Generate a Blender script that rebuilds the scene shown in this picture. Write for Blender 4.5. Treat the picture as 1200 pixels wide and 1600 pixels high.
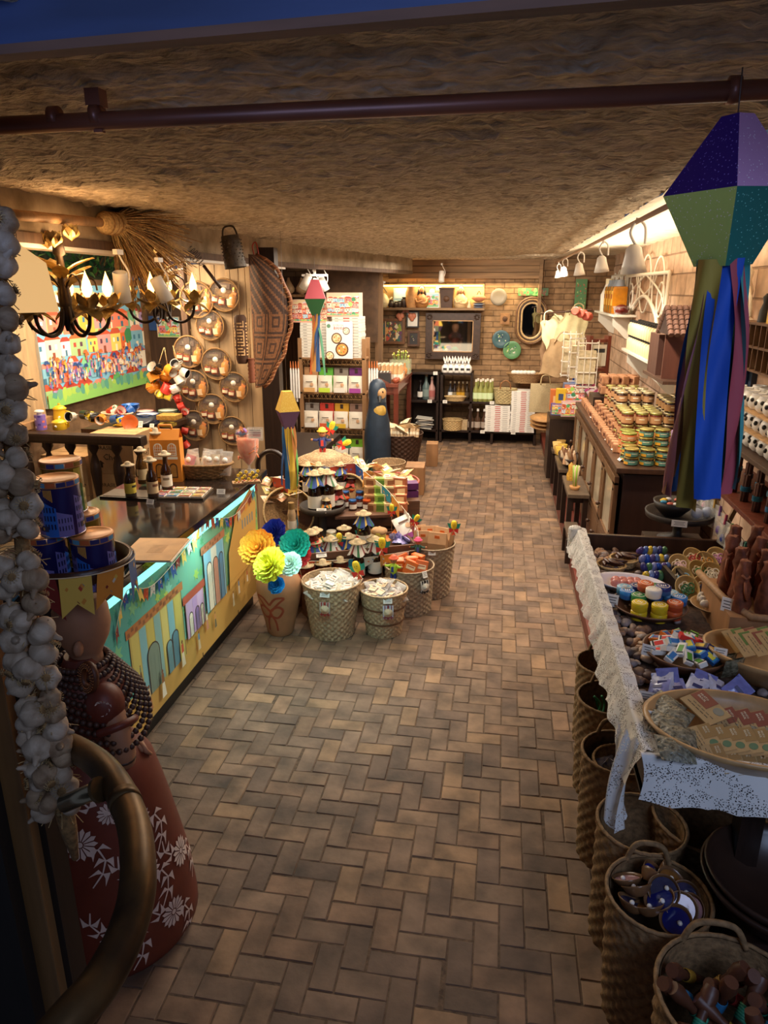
import bpy,bmesh,math,random
from mathutils import Vector,Matrix,noise
PI=math.pi;R_=math.radians
rnd=random.Random(7)
for o in list(bpy.data.objects):bpy.data.objects.remove(o)
SC=bpy.context.scene;COL=SC.collection
# ------------------------------------------------------------------ camera
FPX=1109.0;TH=math.atan(350/FPX);PH=math.atan(190/math.hypot(350,FPX));HC=2.1
CF=Vector((-math.sin(PH)*math.cos(TH),math.cos(PH)*math.cos(TH),-math.sin(TH)))
CR=Vector((math.cos(PH),math.sin(PH),0));CU=CR.cross(CF);CP=Vector((0,0,HC))
cd=bpy.data.cameras.new('camera');cam=bpy.data.objects.new('camera',cd);COL.objects.link(cam)
cam.matrix_world=Matrix(((CR.x,CU.x,-CF.x,CP.x),(CR.y,CU.y,-CF.y,CP.y),(CR.z,CU.z,-CF.z,CP.z),(0,0,0,1)))
cd.sensor_fit='VERTICAL';cd.sensor_height=36;cd.lens=36*FPX/1600;cd.clip_start=.02
SC.camera=cam
SC.view_settings.view_transform='Standard';SC.view_settings.look='None'
SC.view_settings.exposure=0.55;SC.view_settings.gamma=1
def ray(px,py):return CF+CR*((px-600)/FPX)-CU*((py-800)/FPX)
def Zp(px,py,z):r=ray(px,py);return CP+r*((z-HC)/r.z)
def Yp(px,py,y):r=ray(px,py);return CP+r*(y/r.y)
def Xp(px,py,x):r=ray(px,py);return CP+r*(x/r.x)
def Dp(px,py,d):return CP+ray(px,py).normalized()*d
# ------------------------------------------------------------------ world and lights
w=bpy.data.worlds.new('world');SC.world=w;w.use_nodes=True
w.node_tree.nodes['Background'].inputs[0].default_value=(.4,.5,.75,1)
w.node_tree.nodes['Background'].inputs[1].default_value=.1
WARM=(1,.77,.5);WHT=(1,.89,.74)
def lamp(kind,loc,power,color,size=.05,aim=None,angle=90,blend=.6,sy=None,spread=None):
 l=bpy.data.lights.new(kind.lower()+'_light',kind);l.energy=power;l.color=color
 if kind=='AREA':
  l.shape='RECTANGLE';l.size=size;l.size_y=sy or size
  if spread:l.spread=R_(spread)
 else:l.shadow_soft_size=size
 if kind=='SPOT':l.spot_size=R_(angle);l.spot_blend=blend
 o=bpy.data.objects.new(kind.lower()+'_light',l);COL.objects.link(o);o.location=loc
 if aim is not None:o.rotation_euler=(Vector(aim)-Vector(loc)).to_track_quat('-Z','Y').to_euler()
 return o
lamp('AREA',(1.3,-.8,2.9),8,(.55,.68,1),1.2,(.8,2.0,.8),sy=1.2,spread=100)
lamp('AREA',(-.4,-.1,2.3),1.6,(.35,.5,1),1.4,(-.4,1.0,2.55),sy=.3,spread=60) # daylight from the doorway behind the stairs
lamp('AREA',(-.75,6.6,2.40),84,WHT,1.1,(-.75,6.6,0),sy=5.0) # broad overhead fill light, added to brighten the aisle
lamp('AREA',(-.6,3.4,2.40),6,WHT,.8,(-.6,3.6,0),sy=1.2)
for p in((-.7,5.2),(-.7,8.2)):lamp('AREA',(p[0],p[1],.9),7,WARM,1.4,(p[0],p[1],3),sy=2.4)
for x,y,tx,ty,tz,e in((.66,4.3,1.1,4.9,1.0,34),(.66,5.3,1.15,5.6,1.0,34),(.58,6.6,1.2,7,1.1,36),(.56,8.0,1.0,8.8,1.2,36),
  (.6,5.1,-1.0,4.3,.4,42),(-1.5,4.9,-1.2,4.7,.5,26),(-.9,8.6,.1,10.4,1.0,40),(.3,8.4,.6,10.4,1.5,26),(-1.3,9.0,-1.2,8.0,.9,22),
  (-1.6,6.8,-1.9,8.2,.9,34),(-1.7,3.9,-2.0,3.4,.9,16),(-2.2,4.2,-3.5,5.8,1.6,22)):
 lamp('SPOT',(x,y,2.30),e*1.45,WHT,.04,(tx,ty,tz),100,.8)
lamp('AREA',(1.05,5.6,2.2),30,(1,.84,.62),.25,(1.05,5.6,3),sy=5.2) # unseen uplight added to brighten the right ceiling strip
lamp('AREA',(-2.9,4.9,2.28),30,WARM,.5,(-2.9,4.9,0),sy=2.2)
lamp('AREA',(-2.6,5.25,2.25),10,WARM,.9,(-2.3,5.6,1.3),sy=.1)
lamp('AREA',(-.55,10.22,2.17),15,(1,.78,.4),1.9,(-.55,10.24,1),sy=.08)
lamp('AREA',(-1.545,3.35,.87),7,(.45,.95,1),.03,(-1.575,3.35,0),sy=1.95)
# ------------------------------------------------------------------ materials
def S(h):
 h=h.lstrip('#');v=[int(h[i:i+2],16)/255 for i in(0,2,4)]
 return tuple(x/12.92 if x<.04 else((x+.055)/1.055)**2.4 for x in v)
MATS={}
def mat(col,rough=.6,kind='plain',metal=0,var=.25,scale=30,bump=.15,col2=None,emit=0,alpha=1,stretch=(1,1,1),spec=.5):
 key=(col,rough,kind,metal,var,scale,bump,col2,emit,alpha,stretch,spec)
 if key in MATS:return MATS[key]
 m=bpy.data.materials.new(kind+'_'+col.strip('#'));m.use_nodes=True
 nt=m.node_tree;N=nt.nodes;L=nt.links;bs=N['Principled BSDF'];c=S(col)
 bs.inputs['Roughness'].default_value=rough;bs.inputs['Metallic'].default_value=metal
 bs.inputs['Specular IOR Level'].default_value=spec;bs.inputs['Base Color'].default_value=(*c,1)
 if alpha<1:bs.inputs['Alpha'].default_value=alpha
 if emit:bs.inputs['Emission Color'].default_value=(*c,1);bs.inputs['Emission Strength'].default_value=emit
 if kind=='glass':
  bs.inputs['Alpha'].default_value=alpha if alpha<1 else .25;bs.inputs['Roughness'].default_value=.05
 elif kind!='flat':
  tc=N.new('ShaderNodeTexCoord');mp=N.new('ShaderNodeMapping');L.new(tc.outputs['Object'],mp.inputs[0]);mp.inputs['Scale'].default_value=stretch
  if kind=='wood':mp.inputs['Scale'].default_value=stretch if stretch!=(1,1,1)else(1,1,.08)
  if kind in('brick','blockwall'):
   bk=N.new('ShaderNodeTexBrick');big=kind=='blockwall'
   bk.inputs['Scale'].default_value=1;bk.inputs['Brick Width'].default_value=.34 if big else .27;bk.inputs['Row Height'].default_value=.17 if big else .075
   bk.inputs['Mortar Size'].default_value=.008 if big else .006;bk.inputs['Mortar Smooth'].default_value=.5;bk.inputs['Bias'].default_value=-.1
   c2=S(col2 or col);bk.inputs['Color1'].default_value=(*c,1);bk.inputs['Color2'].default_value=(*c2,1);bk.inputs['Mortar'].default_value=(*[x*.62 for x in c2],1)
   L.new(mp.outputs[0],bk.inputs['Vector']);fac=None
  nz=N.new('ShaderNodeTexNoise');nz.inputs['Scale'].default_value=scale;nz.inputs['Detail'].default_value=6;L.new(mp.outputs[0],nz.inputs['Vector'])
  rp=N.new('ShaderNodeValToRGB');rp.color_ramp.elements[0].position=.3;rp.color_ramp.elements[1].position=.7
  k2=S(col2)if col2 else tuple(x*(1-var)for x in c)
  if kind in('brick','blockwall'):rp.color_ramp.elements[0].color=(1-var,)*3+(1,);rp.color_ramp.elements[1].color=(1.15,)*3+(1,)
  else:rp.color_ramp.elements[0].color=(*k2,1);rp.color_ramp.elements[1].color=(*[min(1,x*(1+var*.4))for x in c],1)
  L.new(nz.outputs[0],rp.inputs[0])
  hgt=nz.outputs[0]
  if kind in('brick','blockwall'):
   mx=N.new('ShaderNodeMixRGB');mx.blend_type='MULTIPLY';mx.inputs[0].default_value=1
   L.new(bk.outputs[0],mx.inputs[1]);L.new(rp.outputs[0],mx.inputs[2]);L.new(mx.outputs[0],bs.inputs['Base Color'])
   ad=N.new('ShaderNodeMath');ad.operation='MULTIPLY_ADD';ad.inputs[1].default_value=-1.2;L.new(bk.outputs['Fac'],ad.inputs[0]);L.new(nz.outputs[0],ad.inputs[2]);hgt=ad.outputs[0]
  elif kind=='vcol':
   vc=N.new('ShaderNodeVertexColor');vc.layer_name='Col';mx=N.new('ShaderNodeMixRGB');mx.blend_type='MULTIPLY';mx.inputs[0].default_value=1
   rp.color_ramp.elements[0].color=(1-var,)*3+(1,);rp.color_ramp.elements[1].color=(1.2,)*3+(1,)
   L.new(vc.outputs[0],mx.inputs[1]);L.new(rp.outputs[0],mx.inputs[2]);L.new(mx.outputs[0],bs.inputs['Base Color'])
  else:L.new(rp.outputs[0],bs.inputs['Base Color'])
  if kind=='glitter':
   vo=N.new('ShaderNodeTexVoronoi');vo.inputs['Scale'].default_value=160;L.new(mp.outputs[0],vo.inputs['Vector'])
   r2=N.new('ShaderNodeValToRGB');r2.color_ramp.elements[0].position=.12;r2.color_ramp.elements[0].color=(1,1,1,1);r2.color_ramp.elements[1].position=.2;r2.color_ramp.elements[1].color=(0,0,0,1)
   L.new(vo.outputs['Distance'],r2.inputs[0]);mx=N.new('ShaderNodeMixRGB');L.new(r2.outputs[0],mx.inputs[0]);mx.inputs[1].default_value=(*c,1);mx.inputs[2].default_value=(*[min(1,x*3+.25)for x in c],1)
   L.new(mx.outputs[0],bs.inputs['Base Color']);
  if bump:
   bp=N.new('ShaderNodeBump');bp.inputs['Strength'].default_value=min(1,bump);bp.inputs['Distance'].default_value=.01 if kind!='plaster' else .03;L.new(hgt,bp.inputs['Height']);L.new(bp.outputs[0],bs.inputs['Normal'])
 MATS[key]=m;return m
def paint(h,rough=.5):return mat(h,rough,'flat')
# ------------------------------------------------------------------ mesh builder
def T(x=0,y=0,z=0,rx=0,ry=0,rz=0,s=1):
 from mathutils import Euler
 m=Matrix.Translation((x,y,z))@Euler((rx,ry,rz)).to_matrix().to_4x4()
 sc=s if isinstance(s,(tuple,list))else(s,s,s)
 return m@Matrix.Diagonal((*sc,1))
def AX(p,d,up=(0,0,1)): # frame at p, local z along d
 d=Vector(d).normalized();u=Vector(up)
 if abs(d.dot(u))>.98:u=Vector((0,1,0))
 x=u.cross(d).normalized();y=d.cross(x)
 return Matrix(((x.x,y.x,d.x,p[0]),(x.y,y.y,d.y,p[1]),(x.z,y.z,d.z,p[2]),(0,0,0,1)))
class B:
 def __init__(s):s.v=[];s.f=[];s.m=[];s.sm=[];s.mats=[]
 def add(s,vs,fs,m,smooth=False,M=None):
  if m not in s.mats:s.mats.append(m)
  k=s.mats.index(m);n=len(s.v)
  s.v+=[(M@Vector(v))if M is not None else Vector(v)for v in vs]
  for f in fs:s.f.append([i+n for i in f]);s.m.append(k);s.sm.append(smooth)
  return s
 def box(s,c,d,m,M=None,bev=0,taper=1):
  x,y,z=d[0]/2,d[1]/2,d[2]/2
  if bev:
   b=min(bev,x,y,z);pts=[];
   bm=bmesh.new();bmesh.ops.create_cube(bm,size=2)
   for v in bm.verts:v.co=Vector((v.co.x*x,v.co.y*y,v.co.z*z))
   bmesh.ops.bevel(bm,geom=bm.edges[:],offset=b*.95,segments=2,affect='EDGES',profile=.7)
   bm.verts.index_update();vs=[v.co+Vector(c)for v in bm.verts];fs=[[q.index for q in f.verts]for f in bm.faces];bm.free()
   return s.add(vs,fs,m,False,M)
  vs=[(c[0]+i*x*(taper if k>0 else 1),c[1]+j*y*(taper if k>0 else 1),c[2]+k*z)for k in(-1,1)for j in(-1,1)for i in(-1,1)]
  return s.add(vs,[(0,2,3,1),(4,5,7,6),(0,1,5,4),(2,6,7,3),(0,4,6,2),(1,3,7,5)],m,False,M)
 def lathe(s,prof,m,M=None,n=20,cap=True,smooth=True,fn=None,arc=None):
  vs=[];fs=[];full=arc is None;a=arc or 2*PI;nn=n if full else n+1
  for j,(r,z)in enumerate(prof):
   for i in range(nn):
    t=a*i/n;rr=r+(fn(i,j,t)if fn else 0);vs.append((rr*math.cos(t),rr*math.sin(t),z))
  for j in range(len(prof)-1):
   for i in range(n):
    k=(i+1)%nn if full else i+1;fs.append((j*nn+i,j*nn+k,(j+1)*nn+k,(j+1)*nn+i))
  s.add(vs,fs,m,smooth,M)
  if cap and full:
   for j in(0,len(prof)-1):
    if prof[j][0]>1e-5:
     q=vs[j*nn:(j+1)*nn];idx=list(range(nn));s.add(q,[idx[::-1]if j==0 else idx],m,False,M)
  return s
 def cyl(s,r,h,m,M=None,n=16,r2=None):return s.lathe([(r,0),(r2 if r2 is not None else r,h)],m,M,n)
 def tube(s,pts,r,m,n=8,M=None,cap=True,closed=False):
  pts=[Vector(p)for p in pts];N=len(pts);vs=[];fs=[];up=Vector((0,0,1));px=None
  for i,p in enumerate(pts):
   d=(pts[min(i+1,N-1)]-pts[max(i-1,0)])if not closed else pts[(i+1)%N]-pts[i-1]
   d=d.normalized()if d.length>1e-9 else Vector((0,0,1))
   if px is None:px=(up if abs(d.z)<.9 else Vector((1,0,0))).cross(d).normalized()
   else:
    px=px-d*px.dot(d);px=px.normalized()if px.length>1e-6 else Vector((1,0,0))
   py=d.cross(px);rr=r[i]if isinstance(r,(list,tuple))else r
   for k in range(n):a=2*PI*k/n;vs.append(p+px*(rr*math.cos(a))+py*(rr*math.sin(a)))
  for i in range(N if closed else N-1):
   j=(i+1)%N
   for k in range(n):q=(k+1)%n;fs.append((i*n+k,i*n+q,j*n+q,j*n+k))
  if cap and not closed:fs.append(list(range(n))[::-1]);fs.append([(N-1)*n+k for k in range(n)])
  return s.add(vs,fs,m,True,M)
 def ball(s,c,r,m,n=12,M=None,fn=None):
  r=r if isinstance(r,(tuple,list))else(r,r,r);vs=[];fs=[];k=max(5,n//2+1)
  for j in range(k+1):
   ph=PI*j/k
   for i in range(n):
    t=2*PI*i/n;d=Vector((math.sin(ph)*math.cos(t),math.sin(ph)*math.sin(t),-math.cos(ph)));q=fn(d)if fn else 1
    vs.append((c[0]+d.x*r[0]*q,c[1]+d.y*r[1]*q,c[2]+d.z*r[2]*q))
  for j in range(k):
   for i in range(n):q=(i+1)%n;fs.append((j*n+i,j*n+q,(j+1)*n+q,(j+1)*n+i))
  return s.add(vs,fs,m,True,M)
 def poly(s,pts,m,th=0,M=None): # flat polygon in xy at z0 (pts 2d or 3d), extruded up by th
  p3=[(p[0],p[1],p[2]if len(p)>2 else 0)for p in pts];n=len(p3)
  if not th:return s.add(p3,[list(range(n))],m,False,M)
  vs=p3+[(x,y,z+th)for x,y,z in p3]
  fs=[list(range(n))[::-1],[n+i for i in range(n)]]+[(i,(i+1)%n,n+(i+1)%n,n+i)for i in range(n)]
  return s.add(vs,fs,m,False,M)
 def grid(s,fn,nu,nv,m,smooth=True,th=0,M=None):
  vs=[fn(i/nu,j/nv)for j in range(nv+1)for i in range(nu+1)]
  fs=[(j*(nu+1)+i,j*(nu+1)+i+1,(j+1)*(nu+1)+i+1,(j+1)*(nu+1)+i)for j in range(nv)for i in range(nu)]
  return s.add(vs,fs,m,smooth,M)
 def text(s,t,size,m,M=None,ext=.0006):
  cu=bpy.data.curves.new('t','FONT');cu.body=t;cu.size=size;cu.extrude=ext;cu.align_x='CENTER';cu.align_y='CENTER';cu.resolution_u=1
  o=bpy.data.objects.new('t',cu);me=bpy.data.meshes.new_from_object(o)
  s.add([v.co[:]for v in me.vertices],[list(p.vertices)for p in me.polygons],m,False,M)
  bpy.data.objects.remove(o);bpy.data.curves.remove(cu);bpy.data.meshes.remove(me);return s
 def build(s,name,parent=None,loc=None,rot=None,label=None):
  me=bpy.data.meshes.new(name);me.from_pydata([tuple(v)for v in s.v],[],s.f)
  for m in s.mats:me.materials.append(m)
  me.polygons.foreach_set('material_index',s.m);me.polygons.foreach_set('use_smooth',s.sm);me.update()
  o=bpy.data.objects.new(name,me);COL.objects.link(o)
  if parent is not None:o.parent=parent
  if loc is not None:o.location=loc
  if rot is not None:o.rotation_euler=rot
  if label:o['label']=label
  return o
def tag(o,label,cat,group=None,kind=None):
 o['label']=label;o['category']=cat
 if group:o['group']=group
 if kind:o['kind']=kind
 return o
def thing(name,label,cat,loc=(0,0,0),rz=0,group=None,rot=None,s=None):
 o=bpy.data.objects.new(name,None);COL.objects.link(o);o.location=loc;o.rotation_euler=rot or(0,0,rz);o.empty_display_size=.05
 if s:o.scale=(s,s,s)if not isinstance(s,(tuple,list))else s
 return tag(o,label,cat,group)
def struct(b,name,**k):
 o=b.build(name,**k);o['kind']='structure';return o
def kids(o):return[c for c in bpy.data.objects if c.parent==o]
KID={}
def dup(o,loc,rz=0,label=None,rot=None,s=None,parent=None,top=True):
 c=o.copy();COL.objects.link(c)
 if parent is not None:c.parent=parent
 if top:
  c.location=loc;c.rotation_euler=rot or(0,0,rz)
  if s is not None:c.scale=(s,s,s)if not isinstance(s,(tuple,list))else s
  if label:c['label']=label
 if o.name not in KID:KID[o.name]=kids(o)
 for ch in KID[o.name]:dup(ch,None,parent=c,top=False)
 return c
class Multi: # first call moves the prototype itself, later calls copy it
 def __init__(s,proto):s.p=proto;s.n=0
 def put(s,loc,rz=0,label=None,rot=None,sc=None,group=None):
  if s.n==0:
   o=s.p;o.location=loc;o.rotation_euler=rot or(0,0,rz)
   if sc is not None:o.scale=(sc,sc,sc)if not isinstance(sc,(tuple,list))else sc
   if label:o['label']=label
  else:o=dup(s.p,loc,rz,label,rot,sc if sc is not None else 1)
  if group:o['group']=group
  s.n+=1;return o
ORD=['first','second','third','fourth','fifth','sixth','seventh','eighth','ninth','tenth','eleventh','twelfth','thirteenth','fourteenth','fifteenth','sixteenth','seventeenth','eighteenth','nineteenth','twentieth']
def V(*a):return Vector(a)
def spline(pts,n=8):
 pts=[Vector(p)for p in pts];out=[]
 for i in range(len(pts)-1):
  a,b,c,d=pts[max(i-1,0)],pts[i],pts[i+1],pts[min(i+2,len(pts)-1)]
  for k in range(n):
   t=k/n;out.append(.5*((2*b)+(c-a)*t+(2*a-5*b+4*c-d)*t*t+(3*b-a-3*c+d)*t**3))
 out.append(pts[-1]);return out
# common materials
WOOD=mat('#4a2f1f',.45,'wood',scale=60,var=.45,bump=.2);DWOOD=mat('#2a1b14',.4,'wood',scale=60,var=.4,bump=.15)
LWOOD=mat('#a9825a',.6,'wood',scale=60,var=.3);RWOOD=mat('#6e3322',.4,'wood',scale=50,var=.35)
STRAW=mat('#c9a873',.8,'straw',var=.45,scale=90,bump=.5);DSTRAW=mat('#9a7446',.8,'straw',var=.5,scale=90,bump=.5)
WHITE=paint('#efe8dc');PAPER=mat('#ece2cf',.8,var=.06,scale=20,bump=0);KRAFT=mat('#b68d61',.8,var=.15,scale=25,bump=.05)
BLACK=paint('#17130f',.45);CELLO=mat('#e8e6e0',.08,'glass',alpha=.28);GLASS=mat('#f2f4f0',.04,'glass',alpha=.22)
WMETAL=paint('#e9e2d6',.35);IRON=mat('#3a2d22',.45,metal=.6,var=.4,scale=40);GOLDLID=mat('#c9a24a',.28,'flat',metal=.9)
# ================================================================== SETTING
# floor: herringbone of worn bricks with real joints
def floor():
 bw,u=.17,.085;vs=[];fs=[];cols=[]
 x0,x1,y0,y1=-32,8,8,123
 pal=['#7a604c','#7f6550','#715947','#876a52','#79604d','#8f6f52','#6c5545','#80624b']
 pal=[S(p)for p in pal];vc=[]
 def brick(ax,ay,bx,by):
  g=.0011;h=rnd.uniform(-.002,.001);tl=rnd.uniform(-.0015,.0015);n=len(vs);e=.004
  j=[rnd.uniform(-.0015,.0015)for _ in range(4)]
  ax,ay,bx,by=ax+g+j[0],ay+g+j[1],bx-g+j[2],by-g+j[3]
  for(x,y)in((ax,ay),(bx,ay),(bx,by),(ax,by)):vs.append((x,y,-.004))
  for(x,y,q)in((ax+e,ay+e,tl),(bx-e,ay+e,-tl),(bx-e,by-e,-tl),(ax+e,by-e,tl)):vs.append((x,y,h+q))
  fs.extend([(n+4,n+5,n+6,n+7)]+[(n+i,n+(i+1)%4,n+4+(i+1)%4,n+4+i)for i in range(4)])
  c=rnd.choice(pal);k=rnd.uniform(.88,1.1);
  if rnd.random()<.04:k*=1.3
  vc.extend([(c[0]*k,c[1]*k,c[2]*k,1)]*5)
 for i in range(x0,x1):
  for j in range(y0,y1):
   c=(i-j)%4
   if c==0:brick(i*u,j*u,(i+2)*u,(j+1)*u)
   elif c==3:brick(i*u,j*u,(i+1)*u,(j+2)*u)
 b=B();b.add(vs,fs,mat('#ffffff',.8,'vcol',var=.55,scale=7,bump=1))
 nb=len(fs)
 b.add([(-4.2,.3,-.003),(2.4,.3,-.003),(2.4,10.9,-.003),(-4.2,10.9,-.003)],[(0,1,2,3)],mat('#5f4a39',.95,var=.5,scale=50,bump=.4))
 o=struct(b,'floor');me=o.data;ca=me.color_attributes.new('Col','FLOAT_COLOR','CORNER')
 k=0
 for p in me.polygons:
  col=vc[p.index]if p.index<nb else(.1,.07,.05,1)
  for li in p.loop_indices:ca.data[li].color=col
floor()
# ceiling: rough mottled plaster
PL=mat('#c2ae92',.95,'plaster',var=.3,scale=22,bump=1,col2='#8f7c64',stretch=(1,2.0,1));PLL=mat('#b29a78',.95,'plaster',var=.35,scale=9,bump=.8)
b=B()
def cz(u,v):
 x=-3.7+u*4.32;y=.9+v*9.6;q=Vector((x*9,y*16,0));r=Vector((x*34,y*46,3))
 return(x,y,2.475+.012*noise.noise(q)-.012*abs(noise.noise(r))-(.02 if noise.noise(q*.7+Vector((5,5,5)))>.35 else 0)*.4)
b.grid(cz,260,420,PL);struct(b,'ceiling')
b=B();b.grid(lambda u,v:(.62+u*.95+.03*noise.noise(Vector((v*30,0,0)))*(1-u),1.9+v*8.6,2.47+.05*min(1,u*5)+.012*noise.noise(Vector((u*8,v*40,0)))),24,160,mat('#d8cbb4',.9,'plaster',var=.2,scale=9,bump=.8));struct(b,'ceiling_recess')
# walls
BR=mat('#a27f5b',.9,'brick',var=.35,scale=11,bump=.8,col2='#8d6c4b')
def plane_wall(name,M,wd,ht,m):b=B();b.box((wd/2,ht/2,-.05),(wd,ht,.1),m);o=struct(b,name);o.matrix_world=M;return o
plane_wall('wall_back',Matrix(((1,0,0,-4.2),(0,0,-1,10.4),(0,1,0,0),(0,0,0,1))),6.0,2.7,BR)
plane_wall('wall_right',Matrix(((0,0,-1,1.42),(1,0,0,1.0),(0,1,0,0),(0,0,0,1))),9.5,2.7,mat('#cbab90',.9,'blockwall',var=.3,scale=8,bump=.8,col2='#bb967a'))
plane_wall('wall_left',Matrix(((0,0,1,-3.55),(1,0,0,1.0),(0,1,0,0),(0,0,0,1))),9.5,2.17,mat('#8a6a4c',.9,'plaster',var=.4,scale=8,bump=.6))
# the near left jamb and the dark stair wall
b=B();b.box((-1.32,1.0,1.1),(.66,.12,2.9),mat('#3b2a1c',.7,'wood',scale=40,var=.5));struct(b,'trim_0')
# left beam : plastered concrete with a wooden board under it, white ledge and wood end
path=[(-1.92,.9),(-1.92,6.4),(-1.22,9.75)]
CON=mat('#a3917a',.95,'plaster',var=.35,scale=6,bump=.7,col2='#77664f');BRN=mat('#5b4230',.7,'wood',scale=40,var=.4)
def runner(b,path,x_off,wd,z0,z1,m):
 for(x0,y0),(x1,y1)in zip(path,path[1:]):
  d=Vector((x1-x0,y1-y0,0));n=Vector((-d.y,d.x,0)).normalized();L=d.length
  p=Vector((x0,y0,0))+d/2+n*(x_off+wd/2);b.box((0,0,0),(wd,L+.02,z1-z0),m,T(p.x,p.y,(z0+z1)/2,rz=math.atan2(-d.x,d.y)))
b=B();runner(b,path,0,.16,2.315,2.49,CON);struct(b,'trim_1')
b=B();runner(b,path,-.006,.15,2.275,2.315,BRN);struct(b,'trim_2')
b=B();runner(b,path[:2],.01,.12,2.258,2.275,WHITE);struct(b,'trim_3')
# blue painted lintel above the stairs, its underside brown
b=B();b.box((0,.012,.12),(3.6,.024,.24),mat('#27375a',.6,'wood',scale=12,var=.5,stretch=(.1,1,1)),T(-.45,1.008,2.42,rz=R_(-4.3)));struct(b,'trim_4')
b=B();b.box((0,.014,-.006),(3.6,.03,.012),mat('#5a3a26',.8,'wood',scale=20,var=.5,stretch=(.1,1,1)),T(-.45,1.008,2.42,rz=R_(-4.3)));struct(b,'trim_5')
# red painted plinth along the right side
RED=mat('#6d2f22',.5,'wood',scale=12,var=.35,bump=.1,stretch=(1,.1,1))
b=B();b.box((1.02,5.7,.05),(.84,9.6,.1),RED,bev=.008);struct(b,'trim_6')
# upper wooden siding on the back wall and the top board over the bricks
b=B()
SID=mat('#8d6d4c',.8,'wood',scale=30,var=.4,stretch=(.06,1,1))
for k in range(3):b.box((-.56,10.33-.012*k,2.43-k*.085),(2.1,.12,.082),SID,bev=.008)
struct(b,'trim_7')
b=B();b.box((1.0,10.36,2.42),(1.0,.06,.11),SID);b.box((.46,10.3,2.1),(.045,.18,.65),SID);struct(b,'trim_8')
# far-left room: dark wooden wall behind the book shelf, opening with plants
b=B()
for k in range(9):b.box((-3.4+k*.14,9.85,1.1),(.135,.05,2.3),mat('#5d4430',.7,'wood',scale=30,var=.4))
struct(b,'wall_left_2')
b=B();b.box((-1.92,9.68,1.9),(.40,.04,1.0),mat('#6f5238',.8,var=.4,scale=10));struct(b,'wall_left_6')
b=B();b.box((-.5,-2.4,1.4),(7,.1,3.4),mat('#2a2420',.9));struct(b,'wall_front')
# wooden partition that carries the round baskets
b=B();PLK=mat('#b99a74',.7,'wood',scale=18,var=.35,bump=.2)
for k in range(5):b.box((-2.47+k*.125,5.66,1.1),(.121,.04,2.36),PLK,bev=.004)
struct(b,'wall_partition')
b=B();b.box((-1.86,5.68,1.2),(.15,.10,2.4),DWOOD);struct(b,'trim_9')
b=B();b.box((-3.05,6.95,1.1),(1.0,.04,2.3),mat('#4b3424',.7,'wood',scale=30,var=.4));struct(b,'wall_left_3')
b=B();b.box((-2.54,5.62,1.75),(.05,.08,1.1),BRN);struct(b,'trim_10')
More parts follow.
